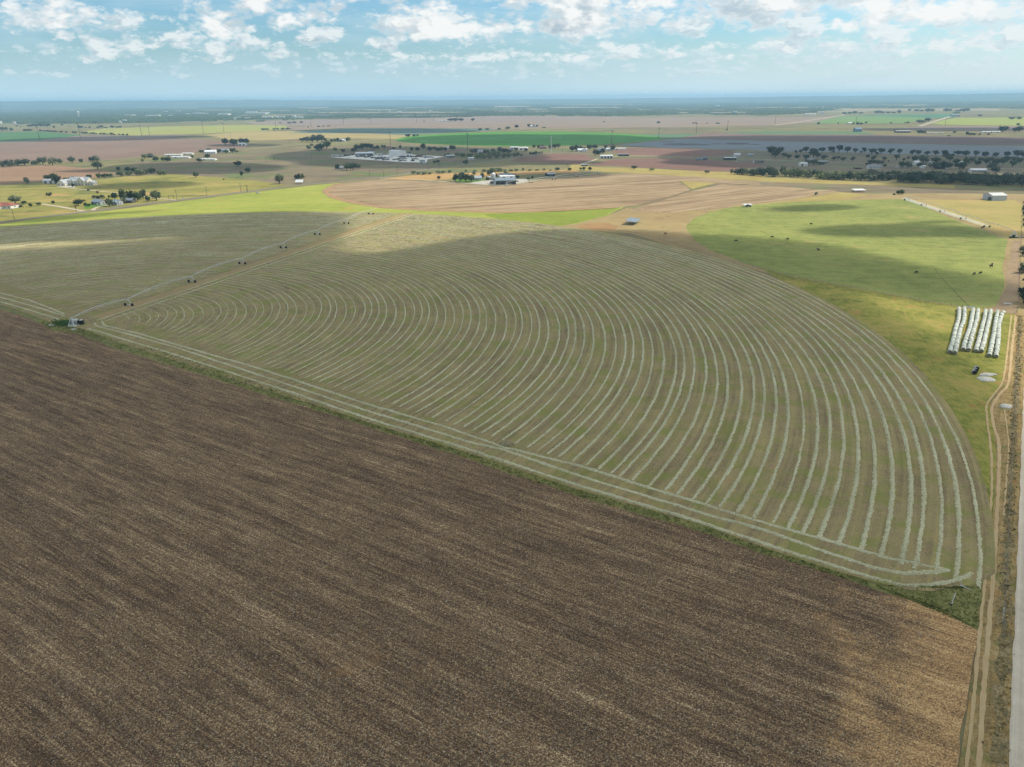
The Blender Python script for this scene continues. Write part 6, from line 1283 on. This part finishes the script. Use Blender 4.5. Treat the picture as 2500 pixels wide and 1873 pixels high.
def build_spray():
    m = bpy.data.materials.new('water spray'); m.use_nodes = True; g = G(m.node_tree); g.n.clear()
    out = g.n.new('ShaderNodeOutputMaterial'); pv = g.n.new('ShaderNodeVolumePrincipled')
    pv.inputs['Color'].default_value = (.97, .98, 1, 1); pv.inputs['Density'].default_value = .075
    g.l.new(pv.outputs[0], out.inputs['Volume'])
    a, b = Vector((rt_[0].x, rt_[0].y, 0)), Vector((rt_[-1].x, rt_[-1].y, 0)); d = (b - a).normalized(); b = b + d * 8; a = a - d * 2; s_ = Vector((-d.y, d.x, 0))
    n = 60; prof = [(-4.2, .2), (-3.2, 1.3), (-1.2, 2.7), (.9, 2.8), (3.0, 1.5), (4.2, .2)]; vs, fs = [], []; rnd = random.Random(2)
    for i in range(n + 1):
        k = .55 + .45 * min(1, i / 8); k *= .72 + .28 * math.cos(i * 2.1) * rnd.random() + rnd.uniform(0, .2)
        for (o, z) in prof: p = a.lerp(b, i / n) + s_ * (o * k + rnd.uniform(-.3, .3)); vs.append((p.x, p.y, max(.2, z * (.8 + .2 * k))))
        if i:
            for j in range(6): fs.append((6*i-6+j, 6*i-6+(j+1) % 6, 6*i+(j+1) % 6, 6*i+j))
    fs += [tuple(range(6)), tuple(range(6*n, 6*n+6))[::-1]]
    me = mesh('water_spray', vs, fs); bm = bmesh.new(); bm.from_mesh(me); bmesh.ops.recalc_face_normals(bm, faces=bm.faces[:]); bm.to_mesh(me); bm.free()
    tag(obj('water_spray', me, m), 'white water spray under the irrigator pipe in the pasture', 'spray', kind='stuff')
build_spray()

def build_pivot_things():
    y = lambda x, yy: at(140 + x / 18.43, 760 + yy / 18.43)
    p = y(830, 560); t = empty('fuel_tank', p + Vector((0, 0, .12)), R(8), 'white round tank lying on a stand beside the pivot tower', 'tank')
    obj('drum', MB().tube((-1.25, 0, 1.55), (1.25, 0, 1.55), .8, 16).me('drum'), mwall('white'), t)
    for x in (-.8, .8): obj('stand', MB().box(x-.1, x+.1, -.6, .6, 0, .95).me('stand'), plain('dark steel', (.05, .05, .055), .6), t)
    p = y(1060, 590); t = empty('engine_house', p + Vector((0, 0, .12)), R(12), 'dark pump engine housing right of the white tank', 'engine housing')
    dk = plain('dark steel', (.05, .05, .055), .6)
    obj('body', MB().prism([(-1.4, 0), (1.4, 0), (1.5, 1.2), (1.1, 1.9), (-.9, 2.0), (-1.4, 1.4)], -.9, .9).me('body'), plain('black paint', (.018, .018, .02), .5), t)
    obj('lid', MB().box(-.1, 1.05, -.75, .75, 2.0, 2.12).me('lid'), mwall('white'), t); obj('exhaust', MB().tube((-.5, 0, 2.0), (-.5, 0, 2.6), .09, 8).me('exhaust'), dk, t)
    for lab, (qx, qy), rot in (('pale concrete ring lying in the soil below the pivot tower', (750, 830), .3), ('flat pale concrete slab at the left end of the green patch', (-260, 640), -.2)):
        t = empty('concrete_ring', y(qx, qy) + Vector((0, 0, .1)), rot, lab, 'concrete ring')
        ring = MB(); n = 14
        for k in range(n):
            a0_, a1_ = 2 * math.pi * k / n, 2 * math.pi * (k + 1) / n
            pr = [(.55, 0), (1.05, 0), (1.05, .28), (.55, .28)]
            ring.add([(r_ * math.cos(a) * 1.15, r_ * math.sin(a), z) for a in (a0_, a1_) for (r_, z) in pr], [(0,1,5,4),(1,2,6,5),(2,3,7,6),(3,0,4,7)])
        obj('rim', ring.me('rim'), plain('pale concrete', (.56, .54, .48), .9), t)
        obj('cover', MB().box(.7, 1.7, -.8, -.2, 0, .2).me('cover'), plain('pale concrete', (.56, .54, .48), .9), t)
    # weeds around the pivot
    rnd = random.Random(4); vs, fs = [], []
    for _ in range(900):
        x, yy = rnd.gauss(300, 260), rnd.gauss(560, 70)
        if not (-260 < x < 1450): continue
        p = y(x, yy); h, w, a = rnd.uniform(.2, .7), rnd.uniform(.1, .3), rnd.uniform(0, 6.28); dx, dy = math.cos(a) * w, math.sin(a) * w; k = len(vs)
        vs += [(p.x-dx, p.y-dy, .1), (p.x+dx, p.y+dy, .1), (p.x+dx*.5+rnd.gauss(0, .2), p.y+dy*.5, .1+h), (p.x-dx*.5, p.y-dy*.5+rnd.gauss(0, .2), .1+h)]; fs.append((k, k+1, k+2, k+3))
    tag(obj('weeds', mesh('weeds', vs, fs), plain('bright weeds', (.07, .16, .035), .9, var=.4, scale=.4)), 'bright green weeds around the pivot tower', 'weeds', kind='stuff')
build_pivot_things()

def build_bales():
    z = lambda x, y: at(2200 + x / 4.143, 700 + y / 4.143)
    m = bpy.data.materials.new('net wrapped hay'); m.use_nodes = True; g = G(m.node_tree); b = m.node_tree.nodes['Principled BSDF']; b.inputs['Roughness'].default_value = .8
    tc = g.n.new('ShaderNodeTexCoord'); oi = g.n.new('ShaderNodeObjectInfo')
    n = g.noise(tc.outputs['Object'], 1.6, 5, .65); n2 = g.noise(g.v('MULTIPLY', tc.outputs['Object'], (.4, 9, 9)), 1.0, 2)
    v = g.m('ADD', g.m('ADD', g.m('MULTIPLY', n, .6), g.m('MULTIPLY', n2, .25)), g.m('MULTIPLY', oi.outputs['Random'], .25))
    g.put(b.inputs['Base Color'], g.ramp(v, [(.3, (.32, .34, .28)), (.55, (.50, .52, .45)), (.8, (.64, .65, .60))]))
    end = plain('bale end hay', (.20, .19, .12), .95, var=.4, scale=3)
    r = .86; L = 1.5
    prof = [(0.02, -L/2 - .02), (r*.62, -L/2 - .01), (r*.93, -L/2 + .03), (r, -L/2 + .14), (r*1.02, 0), (r, L/2 - .14), (r*.93, L/2 - .03), (r*.62, L/2 + .01), (.02, L/2 + .02)]
    def lying(prof_, n_=14):
        mb = MB().lathe(prof_, n_); mb.v = [(x, z_, y + r * .97) for (x, y, z_) in mb.v]; return mb
    body = lying(prof[2:7]).me('net_wrap', True); body.materials.append(m)
    cap = lying([(.02, 0), (r * .6, .015), (r * .92, 0)]).me('face'); cap.materials.append(end)
    proto = empty('hay_bale', (0, 0, 0), 0, 'x', 'hay bale', 'wrapped round bales lying end to end in eight rows')
    obj('net_wrap', body, None, proto)
    for s_ in (-1, 1):
        f = obj('face', cap, None, proto); f.location = (0, s_ * (L/2 - .015), 0)
        if s_ < 0: f.rotation_euler = (0, 0, math.pi)
    rows = [[(487, 682), (522, 560), (552, 430), (578, 345), (585, 290), (583, 232)], [(540, 692), (570, 560), (600, 440), (630, 360), (640, 300), (634, 232)],
            [(622, 657), (650, 550), (690, 440), (712, 340), (725, 245)], [(675, 662), (705, 560), (735, 440), (765, 340), (776, 250)],
            [(750, 670), (780, 570), (812, 440), (840, 340), (853, 256)], [(805, 673), (838, 570), (866, 440), (890, 340), (903, 258)],
            [(888, 717), (915, 600), (938, 470), (950, 380), (973, 268)], [(955, 725), (975, 600), (985, 420), (1000, 345), (1030, 272)]]
    rnd = random.Random(6); first = True
    for ri, row in enumerate(rows):
        P = [z(*q) for q in row]; segs = [(P[i+1] - P[i]).length for i in range(len(P) - 1)]; tot = sum(segs); n = max(4, int(round(tot / 1.56))); 
        for k in range(n):
            d = (k + .5) / n * tot; i = 0
            while i < len(segs) - 1 and d > segs[i]: d -= segs[i]; i += 1
            p = P[i].lerp(P[i+1], min(1, d / segs[i])); v = P[i+1] - P[i]
            o = proto if first else copy_tree(proto); first = False
            o.location = (p.x + rnd.uniform(-.13, .13), p.y + rnd.uniform(-.05, .05), .05); o.rotation_euler = (0, 0, math.atan2(-v.x, v.y) + rnd.uniform(-.09, .09))
            o.scale = (rnd.uniform(.94, 1.06), tot / n / 1.5 * rnd.uniform(.94, 1.0), rnd.uniform(.93, 1.05))
            o['label'] = f'pale net wrapped round bale, {nth(k + 1)} from near end of {nth(ri + 1)} row from left'
    # three black bales with a white band, lying in a short line
    blk = plain('black wrap', (.02, .02, .022), .5); wht = plain('white wrap', (.70, .71, .70), .5)
    for k, (x, y) in enumerate([(736, 885), (748, 866), (758, 846)]):
        t = empty('wrapped_bale', z(x, y) + Vector((0, 0, .05)), R(-12), ('nearest', 'middle', 'farthest')[k] + ' of three black and white wrapped bales by the gravel patch', 'wrapped bale', 'black and white wrapped bales')
        for nm, mm, r_, a, b_ in (('wrap', blk, .80, -.62, .62), ('band', wht, .83, .05, .45)):
            mb = MB().tube((0, a, .82), (0, b_, .82), r_, 14); obj(nm, mb.me(nm), mm, t)
    # pale gravel patches
    for lab, (x, y), sx, sy, sd in (('large pale gravel mound beside the wrapped bales', (858, 940), 3.2, 2.5, 1), ('thin second pale gravel mound behind the large one', (872, 895), 3.4, 1.3, 2), ('small pale gravel mound beside the wheel tracks', (1060, 1215), 2.2, 1.6, 3)):
        bm = bmesh.new(); bmesh.ops.create_icosphere(bm, subdivisions=3, radius=1)
        for v in bm.verts:
            q = 1 + .35 * mnoise.noise((v.co.x * 1.6, v.co.y * 1.6, sd * 7.7)); v.co.x *= sx * q; v.co.y *= sy * q; v.co.z = max(-.02, v.co.z) * .85 + .16 * mnoise.noise(v.co * 1.1)
        me = bpy.data.meshes.new('gravel_mound'); bm.to_mesh(me); bm.free()
        tag(obj('gravel_mound', me, plain('crushed limestone', (.56, .53, .47), .95, scale=2.5, var=.2), loc=z(x, y) + Vector((0, 0, .06))), lab, 'gravel mound')
    # water trough at the fence
    t = empty('water_trough', z(695, 218) + Vector((0, 0, .1)), R(-4), 'long white water trough behind the bale rows', 'trough')
    tr = MB().box(-2.2, 2.2, -.5, -.42, 0, .6).box(-2.2, 2.2, .42, .5, 0, .6).box(-2.2, -2.1, -.42, .42, 0, .6).box(2.1, 2.2, -.42, .42, 0, .6)
    obj('basin', tr.me('basin'), mwall('white'), t); obj('water', MB().box(-2.09, 2.09, -.41, .41, .3, .45).me('water'), plain('trough water', (.30, .33, .34), .1), t)
    for k, (x, y) in enumerate([(1053, 180), (1092, 183)]):
        t = empty('feed_tub', z(x, y) + Vector((0, 0, .12)), 0, ('left', 'right')[k] + ' small white feed tub on the bare soil near the gate', 'feed tub', 'feed tubs by the gate')
        obj('tub', MB().lathe([(.7, 0), (.9, .5), (.8, .5), (.6, .1)], 12).me('tub'), mwall('white'), t)
build_bales()

def build_cows():
    hide = plain('black hide', (.014, .013, .013), .7); brown = plain('brown hide', (.16, .08, .045), .7)
    def body(graze):
        me = bpy.data.meshes.new('cow'); bm = bmesh.new()
        J = {'rump': (-.85, 0, 1.12), 'hip': (-.55, 0, 1.16), 'mid': (0, 0, 1.06), 'sh': (.55, 0, 1.14), 'neck': (.95, 0, 1.12 if graze else 1.35), 'poll': (1.22, 0, .72 if graze else 1.55), 'muz': (1.42, 0, .26 if graze else 1.36), 'tail': (-1.0, 0, 1.0), 'tail2': (-1.04, 0, .45)}
        Rr = {'rump': .26, 'hip': .34, 'mid': .40, 'sh': .36, 'neck': .22, 'poll': .15, 'muz': .09, 'tail': .05, 'tail2': .05}
        E_ = [('hip', 'rump'), ('hip', 'mid'), ('mid', 'sh'), ('sh', 'neck'), ('neck', 'poll'), ('poll', 'muz'), ('rump', 'tail'), ('tail', 'tail2')]
        for s_ in (-1, 1):
            e = f'{s_}'
            J['st' + e] = (-.62, s_ * .20, .80); J['hk' + e] = (-.76, s_ * .20, .46); J['hf' + e] = (-.70, s_ * .20, .03); J['el' + e] = (.50, s_ * .19, .76); J['kn' + e] = (.54, s_ * .19, .42); J['ff' + e] = (.53, s_ * .19, .03)
            Rr.update({'st' + e: .17, 'hk' + e: .075, 'hf' + e: .06, 'el' + e: .14, 'kn' + e: .075, 'ff' + e: .06})
            E_ += [('hip', 'st' + e), ('st' + e, 'hk' + e), ('hk' + e, 'hf' + e), ('sh', 'el' + e), ('el' + e, 'kn' + e), ('kn' + e, 'ff' + e)]
            J['ear' + e] = (J['poll'][0] - .05, s_ * .24, J['poll'][2] + .04); Rr['ear' + e] = .045; E_.append(('poll', 'ear' + e))
        ks = list(J); V = {k: bm.verts.new(J[k]) for k in ks}
        for a, b in E_: bm.edges.new((V[a], V[b]))
        bm.to_mesh(me); bm.free()
        o = bpy.data.objects.new('cow', me); COL.objects.link(o)
        sk = o.modifiers.new('Skin', 'SKIN'); sk.use_smooth_shade = True
        for i, k in enumerate(ks):
            d = me.skin_vertices[0].data[i]; d.radius = (Rr[k] * .82, Rr[k]) ; d.use_root = (k == 'mid')
        o.modifiers.new('Sub', 'SUBSURF').levels = 1
        dg = bpy.context.evaluated_depsgraph_get(); out = bpy.data.meshes.new_from_object(o.evaluated_get(dg)); bpy.data.objects.remove(o); out.name = 'cow'; return out
    A, B = body(True), body(False); B2 = A.copy()
    A.materials.clear(); A.materials.append(hide); B.materials.clear(); B.materials.append(hide); B2.materials.clear(); B2.materials.append(brown)
    z = lambda x, y: at(1600 + x / 2.458, 560 + y / 2.458)
    cows = [((484, 76), 2.9, A, 'black cow grazing alone at the left of the round pasture'), ((701, 53), 3.3, A, 'left of two black cows grazing side by side near the shade edge'), ((793, 66), 3.2, A, 'right of two black cows grazing side by side near the shade edge'),
            ((977, 130), 3.4, B, 'black cow standing alone in the shaded middle of the pasture'), ((1565, 267), 3.3, A, 'black cow grazing alone left of the trodden path'), ((1912, 275), 3.6, A, 'left cow of the nearest black pair by the right edge'),
            ((1950, 270), 3.5, A, 'right cow of the nearest black pair by the right edge'), ((2013, 230), 3.3, B, 'nearer of two black cows standing close together by the right edge'), ((2019, 218), .8, A, 'farther of two black cows standing close together by the right edge'),
            ((934.5, -25), 3.1, B, 'black cow standing alone in the far middle of the pasture'), ((1961, -4), 3.3, A, 'black cow in front of the nearest spraying irrigator tower'), ((59, 32), .2, B2, 'small brown cow on the bare ground below the cattle shelter')]
    for (q, rot, me, lab) in cows:
        o = obj('cow', me, None, None, z(*q) + Vector((0, 0, .09)), rot); o.scale = (1.12, 1.12, 1.12); tag(o, lab, 'cow', 'cattle on the round pasture')
    # dark cow by the road and dead wood at the pasture edge
    t = empty('dead_wood', at(2482, 581) + Vector((0, 0, .1)), 0, 'tangle of dead wood and pale boards at the pasture edge', 'wood heap'); rnd = random.Random(9)
    for k in range(11):
        a = rnd.uniform(-.35, .35); x = rnd.uniform(-7, 7); l = rnd.uniform(1.2, 3.2)
        obj('log', MB().tube((x - l, -a * l, .2), (x + l, a * l, rnd.uniform(.2, .9)), rnd.uniform(.12, .3), 6).me('log'), plain('dead bark', (.05, .045, .04), .95) if k % 4 else plain('pale board', (.55, .50, .44), .9), t)
build_cows()

def build_vehicles():
    paint = {'white': plain('car white', (.66, .66, .66), .35, spec=.5), 'dark': plain('car black', (.025, .026, .03), .35, spec=.5), 'silver': plain('car silver', (.36, .37, .38), .35, spec=.5), 'red': plain('rusty red', (.14, .05, .04), .6), 'blue': plain('car blue', (.08, .12, .20), .4)}
    def car(x, y, rot, col, label, group, pickup=False):
        t = empty('pickup_truck' if pickup else 'car', at(x, y) + Vector((0, 0, .1)), R(rot), label, 'pickup' if pickup else 'car', group)
        prof = [(-2.3, .35), (2.3, .35), (2.35, .75), (1.35, .98), (.75, 1.5), (-.25 if pickup else -1.3, 1.52), (-.6 if pickup else -2.0, 1.0), (-2.35, .95)]
        obj('body', MB().prism(prof, -.9, .9).me('body'), paint[col], t)
        obj('windscreen', MB().prism([(1.28, 1.02), (.78, 1.44), (.70, 1.44), (1.20, 1.02)], -.8, .8).me('windscreen'), GLASS, t)
        for s_ in (-1, 1):
            obj('side_window', MB().box(-.2 if pickup else -1.3, .7, s_ * .9 - .02, s_ * .9 + .02, 1.02, 1.42).me('side_window'), GLASS, t)
            for xx in (-1.45, 1.45): obj('wheel', MB().tube((xx, s_ * .72, .36), (xx, s_ * .93, .36), .36, 12).me('wheel'), BLACK, t)
        return t
    def trailer(x, y, rot, L, col, label, group):
        t = empty('flatbed_trailer', at(x, y) + Vector((0, 0, .1)), R(rot), label, 'trailer', group)
        obj('deck', MB().box(-L/2, L/2, -1.3, 1.3, .9, 1.15).me('deck'), paint[col], t)
        obj('load', MB().prism([(-L*.42, 1.16), (L*.40, 1.16), (L*.36, 2.2), (-L*.1, 2.7), (-L*.38, 2.1)], -1.1, 1.1).me('load'), paint['dark' if col != 'red' else 'red'], t)
        for xx in (-L*.3, -L*.3 + 1.2, L*.38):
            for s_ in (-1, 1): obj('wheel', MB().tube((xx, s_ * .95, .45), (xx, s_ * 1.3, .45), .45, 12).me('wheel'), BLACK, t)
    def truck(x, y, rot, col, label, group):
        t = empty('box_truck', at(x, y) + Vector((0, 0, .1)), R(rot), label, 'truck', group)
        obj('cargo_box', MB().box(-4.2, 2.0, -1.25, 1.25, .95, 3.5).me('cargo_box'), paint[col], t); obj('cab', MB().prism([(2.1, .5), (4.2, .5), (4.2, 1.6), (3.6, 2.6), (2.1, 2.7)], -1.15, 1.15).me('cab'), paint[col if col != 'red' else 'dark'], t)
        obj('windscreen', MB().prism([(4.22, 1.62), (3.66, 2.54), (3.60, 2.50), (4.14, 1.6)], -1.0, 1.0).me('windscreen'), GLASS, t)
        for xx in (-3, -1.8, 3.1):
            for s_ in (-1, 1): obj('wheel', MB().tube((xx, s_ * .95, .5), (xx, s_ * 1.25, .5), .5, 12).me('wheel'), BLACK, t)
    q = lambda x, y: (800 + x / 7.373, 350 + y / 7.373)
    items = [('t', 345, 228, 4, 'dark'), ('t', 480, 214, 4, 'dark'), ('c', 355, 256, -6, 'white'), ('c', 395, 262, -6, 'white'), ('t', 600, 252, 0, 'dark'), ('b', 560, 238, 80, 'white'), ('t', 720, 262, -2, 'dark'), ('b', 700, 246, 85, 'white'), ('t', 835, 272, 3, 'dark'), ('c', 885, 280, 20, 'white'), ('t', 930, 274, -4, 'dark'),
             ('t', 1030, 280, 0, 'dark'), ('b', 990, 250, 0, 'white'), ('t', 1045, 306, -2, 'dark'), ('t', 925, 296, 0, 'dark'), ('t', 1230, 306, 5, 'dark'), ('b', 1130, 268, 10, 'white'), ('t', 1340, 286, 4, 'dark'), ('t', 1350, 322, -3, 'dark'), ('c', 1290, 330, 0, 'silver'), ('t', 1570, 298, 8, 'dark'), ('t', 1550, 254, 4, 'dark'),
             ('t', 1420, 256, 0, 'dark'), ('t', 1340, 252, 0, 'dark'), ('t', 1640, 256, 4, 'red'), ('t', 1710, 230, 3, 'dark'), ('t', 1640, 236, 2, 'red'), ('t', 1810, 264, 4, 'dark'), ('c', 1760, 250, 0, 'blue'), ('c', 1900, 258, 10, 'dark'), ('b', 950, 226, 0, 'silver'), ('t', 1040, 212, 0, 'dark'), ('c', 900, 218, 12, 'white'), ('c', 865, 206, 0, 'dark')]
    items.sort(key=lambda i: (i[0], i[1])); n = {'t': 0, 'c': 0, 'b': 0}
    for k, x, y, rot, col in items:
        n[k] += 1; X, Y = q(x, y); o = nth(n[k])
        if k == 't': trailer(X, Y, rot, 15 if n[k] % 3 else 20, col, f'{"rusty red" if col == "red" else "dark"} loaded trailer parked in the works yard, {o} from left', 'trailers in the works yard')
        elif k == 'c': car(X, Y, rot, col, f'{col} car parked in the works yard, {o} from left', 'cars in the works yard', pickup=n[k] % 2 == 0)
        else: truck(X, Y, rot, col, f'{col} box truck parked in the works yard, {o} from left', 'box trucks in the works yard')
    t = empty('crane', at(*q(1530, 322)) + Vector((0, 0, .1)), R(40), 'small crane with a slanted boom in the works yard', 'crane')
    obj('base', MB().box(-3, 3, -1.3, 1.3, .5, 2.2).me('base'), paint['dark'], t); obj('boom', MB().tube((0, 0, 2), (-6.5, -5, 12.5), .4, 6, .25).me('boom'), paint['dark'], t)
    for xx in (-2, 2): obj('track', MB().box(xx - .8, xx + .8, -1.5, 1.5, 0, .6).me('track'), BLACK, t)
    others = [(316, 495.5, -8, 'white', 1, 'white pickup parked in front of the dark roadside house'), (290, 499.8, -10, 'white', 0, 'white car parked before the gabled cottage'), (242, 500.6, 60, 'white', 0, 'white car at the grey cottage on the loop drive'),
              (1240, 448.5, 10, 'white', 1, 'white pickup standing before the big farm shed'), (1248, 447, 10, 'white', 0, 'white car right of the pickup before the big farm shed'), (1262, 444, 0, 'dark', 1, 'dark pickup at the right end of the farm yard'), (1225, 449.8, 80, 'dark', 0, 'dark car in the doorway of the big farm shed'),
              (1132, 403, 10, 'white', 0, 'white car on the country road below the round roadside tree'), (630, 472.2, 7, 'white', 0, 'white car beside the country road left of the pavilion'), (1946, 391.5, 0, 'white', 0, 'white car on the lane left of the weeping tree'), (1800, 394.8, 0, 'white', 1, 'white pickup right of the long open shed'), (1813, 395.4, 0, 'silver', 0, 'pale car right of the white pickup by the open shed'),
              (2190, 410, 0, 'white', 1, 'white pickup left of the green orchard tree'), (2312, 412.8, 0, 'white', 0, 'white car at the right end of the dark shack'), (2394, 421.2, -3, 'silver', 1, 'pale blue grey pickup before the mobile home'), (2413, 420, 0, 'white', 0, 'white car right of the mobile home'), (2407, 421, 0, 'silver', 0, 'silver car between the mobile home and white car'),
              (2481, 401.5, 0, 'white', 0, 'white car under the trees at the far right homestead'), (2470, 426.5, 0, 'silver', 1, 'grey pickup in the field before the right brush'), (822, 505, 0, 'x', 0, '')]
    for x, y, rot, col, pk, lab in others:
        if col != 'x': car(x, y, rot, col, lab, None, bool(pk))
    # field trailer by the stubble edge
    trailer(1826, 506, 10, 6, 'silver', 'small field trailer under the white shelter', None)
build_vehicles()

def build_fences():
    wood = plain('fence post wood', (.20, .17, .14), .9); wire = plain('fence wire', (.28, .27, .26), .5, metal=.6)
    def fence(pts, label, gap=4.0, h=1.25, r=.07):
        P = [at(*p) for p in pts]; base = P[0]; posts, wires = MB(), MB(); last = None; k = 0
        for i in range(len(P) - 1):
            n = max(1, int((P[i+1] - P[i]).length / gap))
            for j in range(n + (i == len(P) - 2)):
                q = P[i].lerp(P[i+1], j / n) - base; rr = random.Random(k)
                posts.tube(q + Vector((0, 0, 0)), q + Vector((rr.uniform(-.08, .08), rr.uniform(-.08, .08), h * rr.uniform(.9, 1.1))), r * rr.uniform(.8, 1.4), 5)
                if last is not None:
                    for z in (.4, .8, 1.15): wires.tube(last + Vector((0, 0, z)), q + Vector((0, 0, z)), .014, 3, cap=False)
                last = q; k += 1
        t = empty('wire_fence', base, 0, label, 'fence')
        tag(obj('post', posts.me('post'), wood, t), kind='stuff'); tag(obj('wire', wires.me('wire'), wire, t), kind='stuff')
    fence([(1540, 569), (1620, 588), (1694, 611), (1780, 637), (1862, 657), (1934, 675.5), (2042, 696), (2155, 717), (2268, 737), (2350, 750.5), (2400, 756), (2481, 763)], 'wire fence between the round pasture and the hay circle')
    fence([(2484, 764), (2488, 690), (2491, 620), (2494, 560), (2497, 500)], 'wire fence along the bare soil at the right edge')
    fence([(2489, 800), (2481, 930), (2472, 1080), (2464, 1230), (2456, 1390), (2448, 1560)], 'wire fence between the wheel tracks and the gravel road', 5)
    fence([(1400, 545), (1447, 537), (1484, 526.5), (1527, 508.5), (1562, 515), (1649, 520.5), (1710, 514), (1816, 505)], 'wire fence on the upper edge of the dry ground', 5)
    fence([(1290, 547), (1340, 552), (1370, 549), (1395, 547)], 'pen fence at the tip of the bright grass', 3)
    fence([(1486, 563), (1510, 566), (1532, 567)], 'short dark pen fence at the corner of the hay circle', 1.6)
    fence([(145, 510), (160, 511.5), (176, 513), (188, 517)], 'short fence beside the side lane', 4)
    # white marker posts at the near corner
    wh = plain('white post paint', (.70, .70, .68), .6)
    z = lambda x, y: at(2100 + x / 3.1675, 1350 + y / 3.1675)
    t = empty('marker_post', z(703, 408) + Vector((0, 0, .1)), 0, 'leaning white marker post in the green corner', 'post')
    obj('shaft', MB().tube((0, 0, -.2), (.42, .25, 2.9), .10, 8, .08).me('shaft'), wh, t); obj('collar', MB().tube((0, 0, .02), (.05, .03, .35), .17, 8).me('collar'), BLACK, t)
    t = empty('marker_post', z(1103, 540) + Vector((0, 0, .1)), 0, 'grey wooden post beside the gravel road', 'post')
    obj('shaft', MB().tube((0, 0, -.2), (-.42, .2, 3.3), .11, 7, .09).me('shaft'), plain('grey post', (.44, .43, .40), .9), t); obj('cap', MB().tube((-.41, .2, 3.25), (-.44, .21, 3.42), .12, 7).me('cap'), wh, t)
    t = empty('sprinkler_pipe', z(777, 265) + Vector((0, 0, .1)), 0, 'thin bent white pipe beside the leaning marker post', 'pipe')
    obj('riser', MB().tube((0, 0, -.1), (-.1, .1, 1.3), .05, 6).me('riser'), wh, t); obj('arm', MB().tube((.05, 0, .3), (1.5, -1.4, .15), .05, 6).me('arm'), wh, t); obj('arm', MB().tube((-.05, .1, .6), (1.1, -1.0, .1), .04, 6).me('arm'), wh, t)
    # ranch gate by the road
    g_ = lambda x, y: at(200 + x / 8.848, 440 + y / 8.848)
    a, b = g_(1880, 420), g_(1990, 410); t = empty('ranch_gate', a, 0, 'dark ranch gateway frame beside the country road', 'gate'); d = b - a
    dkp = plain('dark gate wood', (.07, .055, .045), .9)
    obj('post', MB().tube((0, 0, -.2), (0, 0, 4.6), .18, 7).me('post'), dkp, t); obj('post', MB().tube(d + Vector((0, 0, -.2)), d + Vector((0, 0, 4.6)), .18, 7).me('post'), dkp, t); obj('beam', MB().tube((0, 0, 4.4), d + Vector((0, 0, 4.4)), .16, 7).me('beam'), dkp, t)
    t = empty('gate_sign', g_(2185, 415), 0, 'small white board beside the country road', 'sign'); obj('board', MB().box(-.7, .7, -.05, .05, .5, 2.2).me('board'), wh, t); obj('leg', MB().box(-.5, -.4, .06, .12, -.1, 2.0).me('leg'), wh, t)
build_fences()
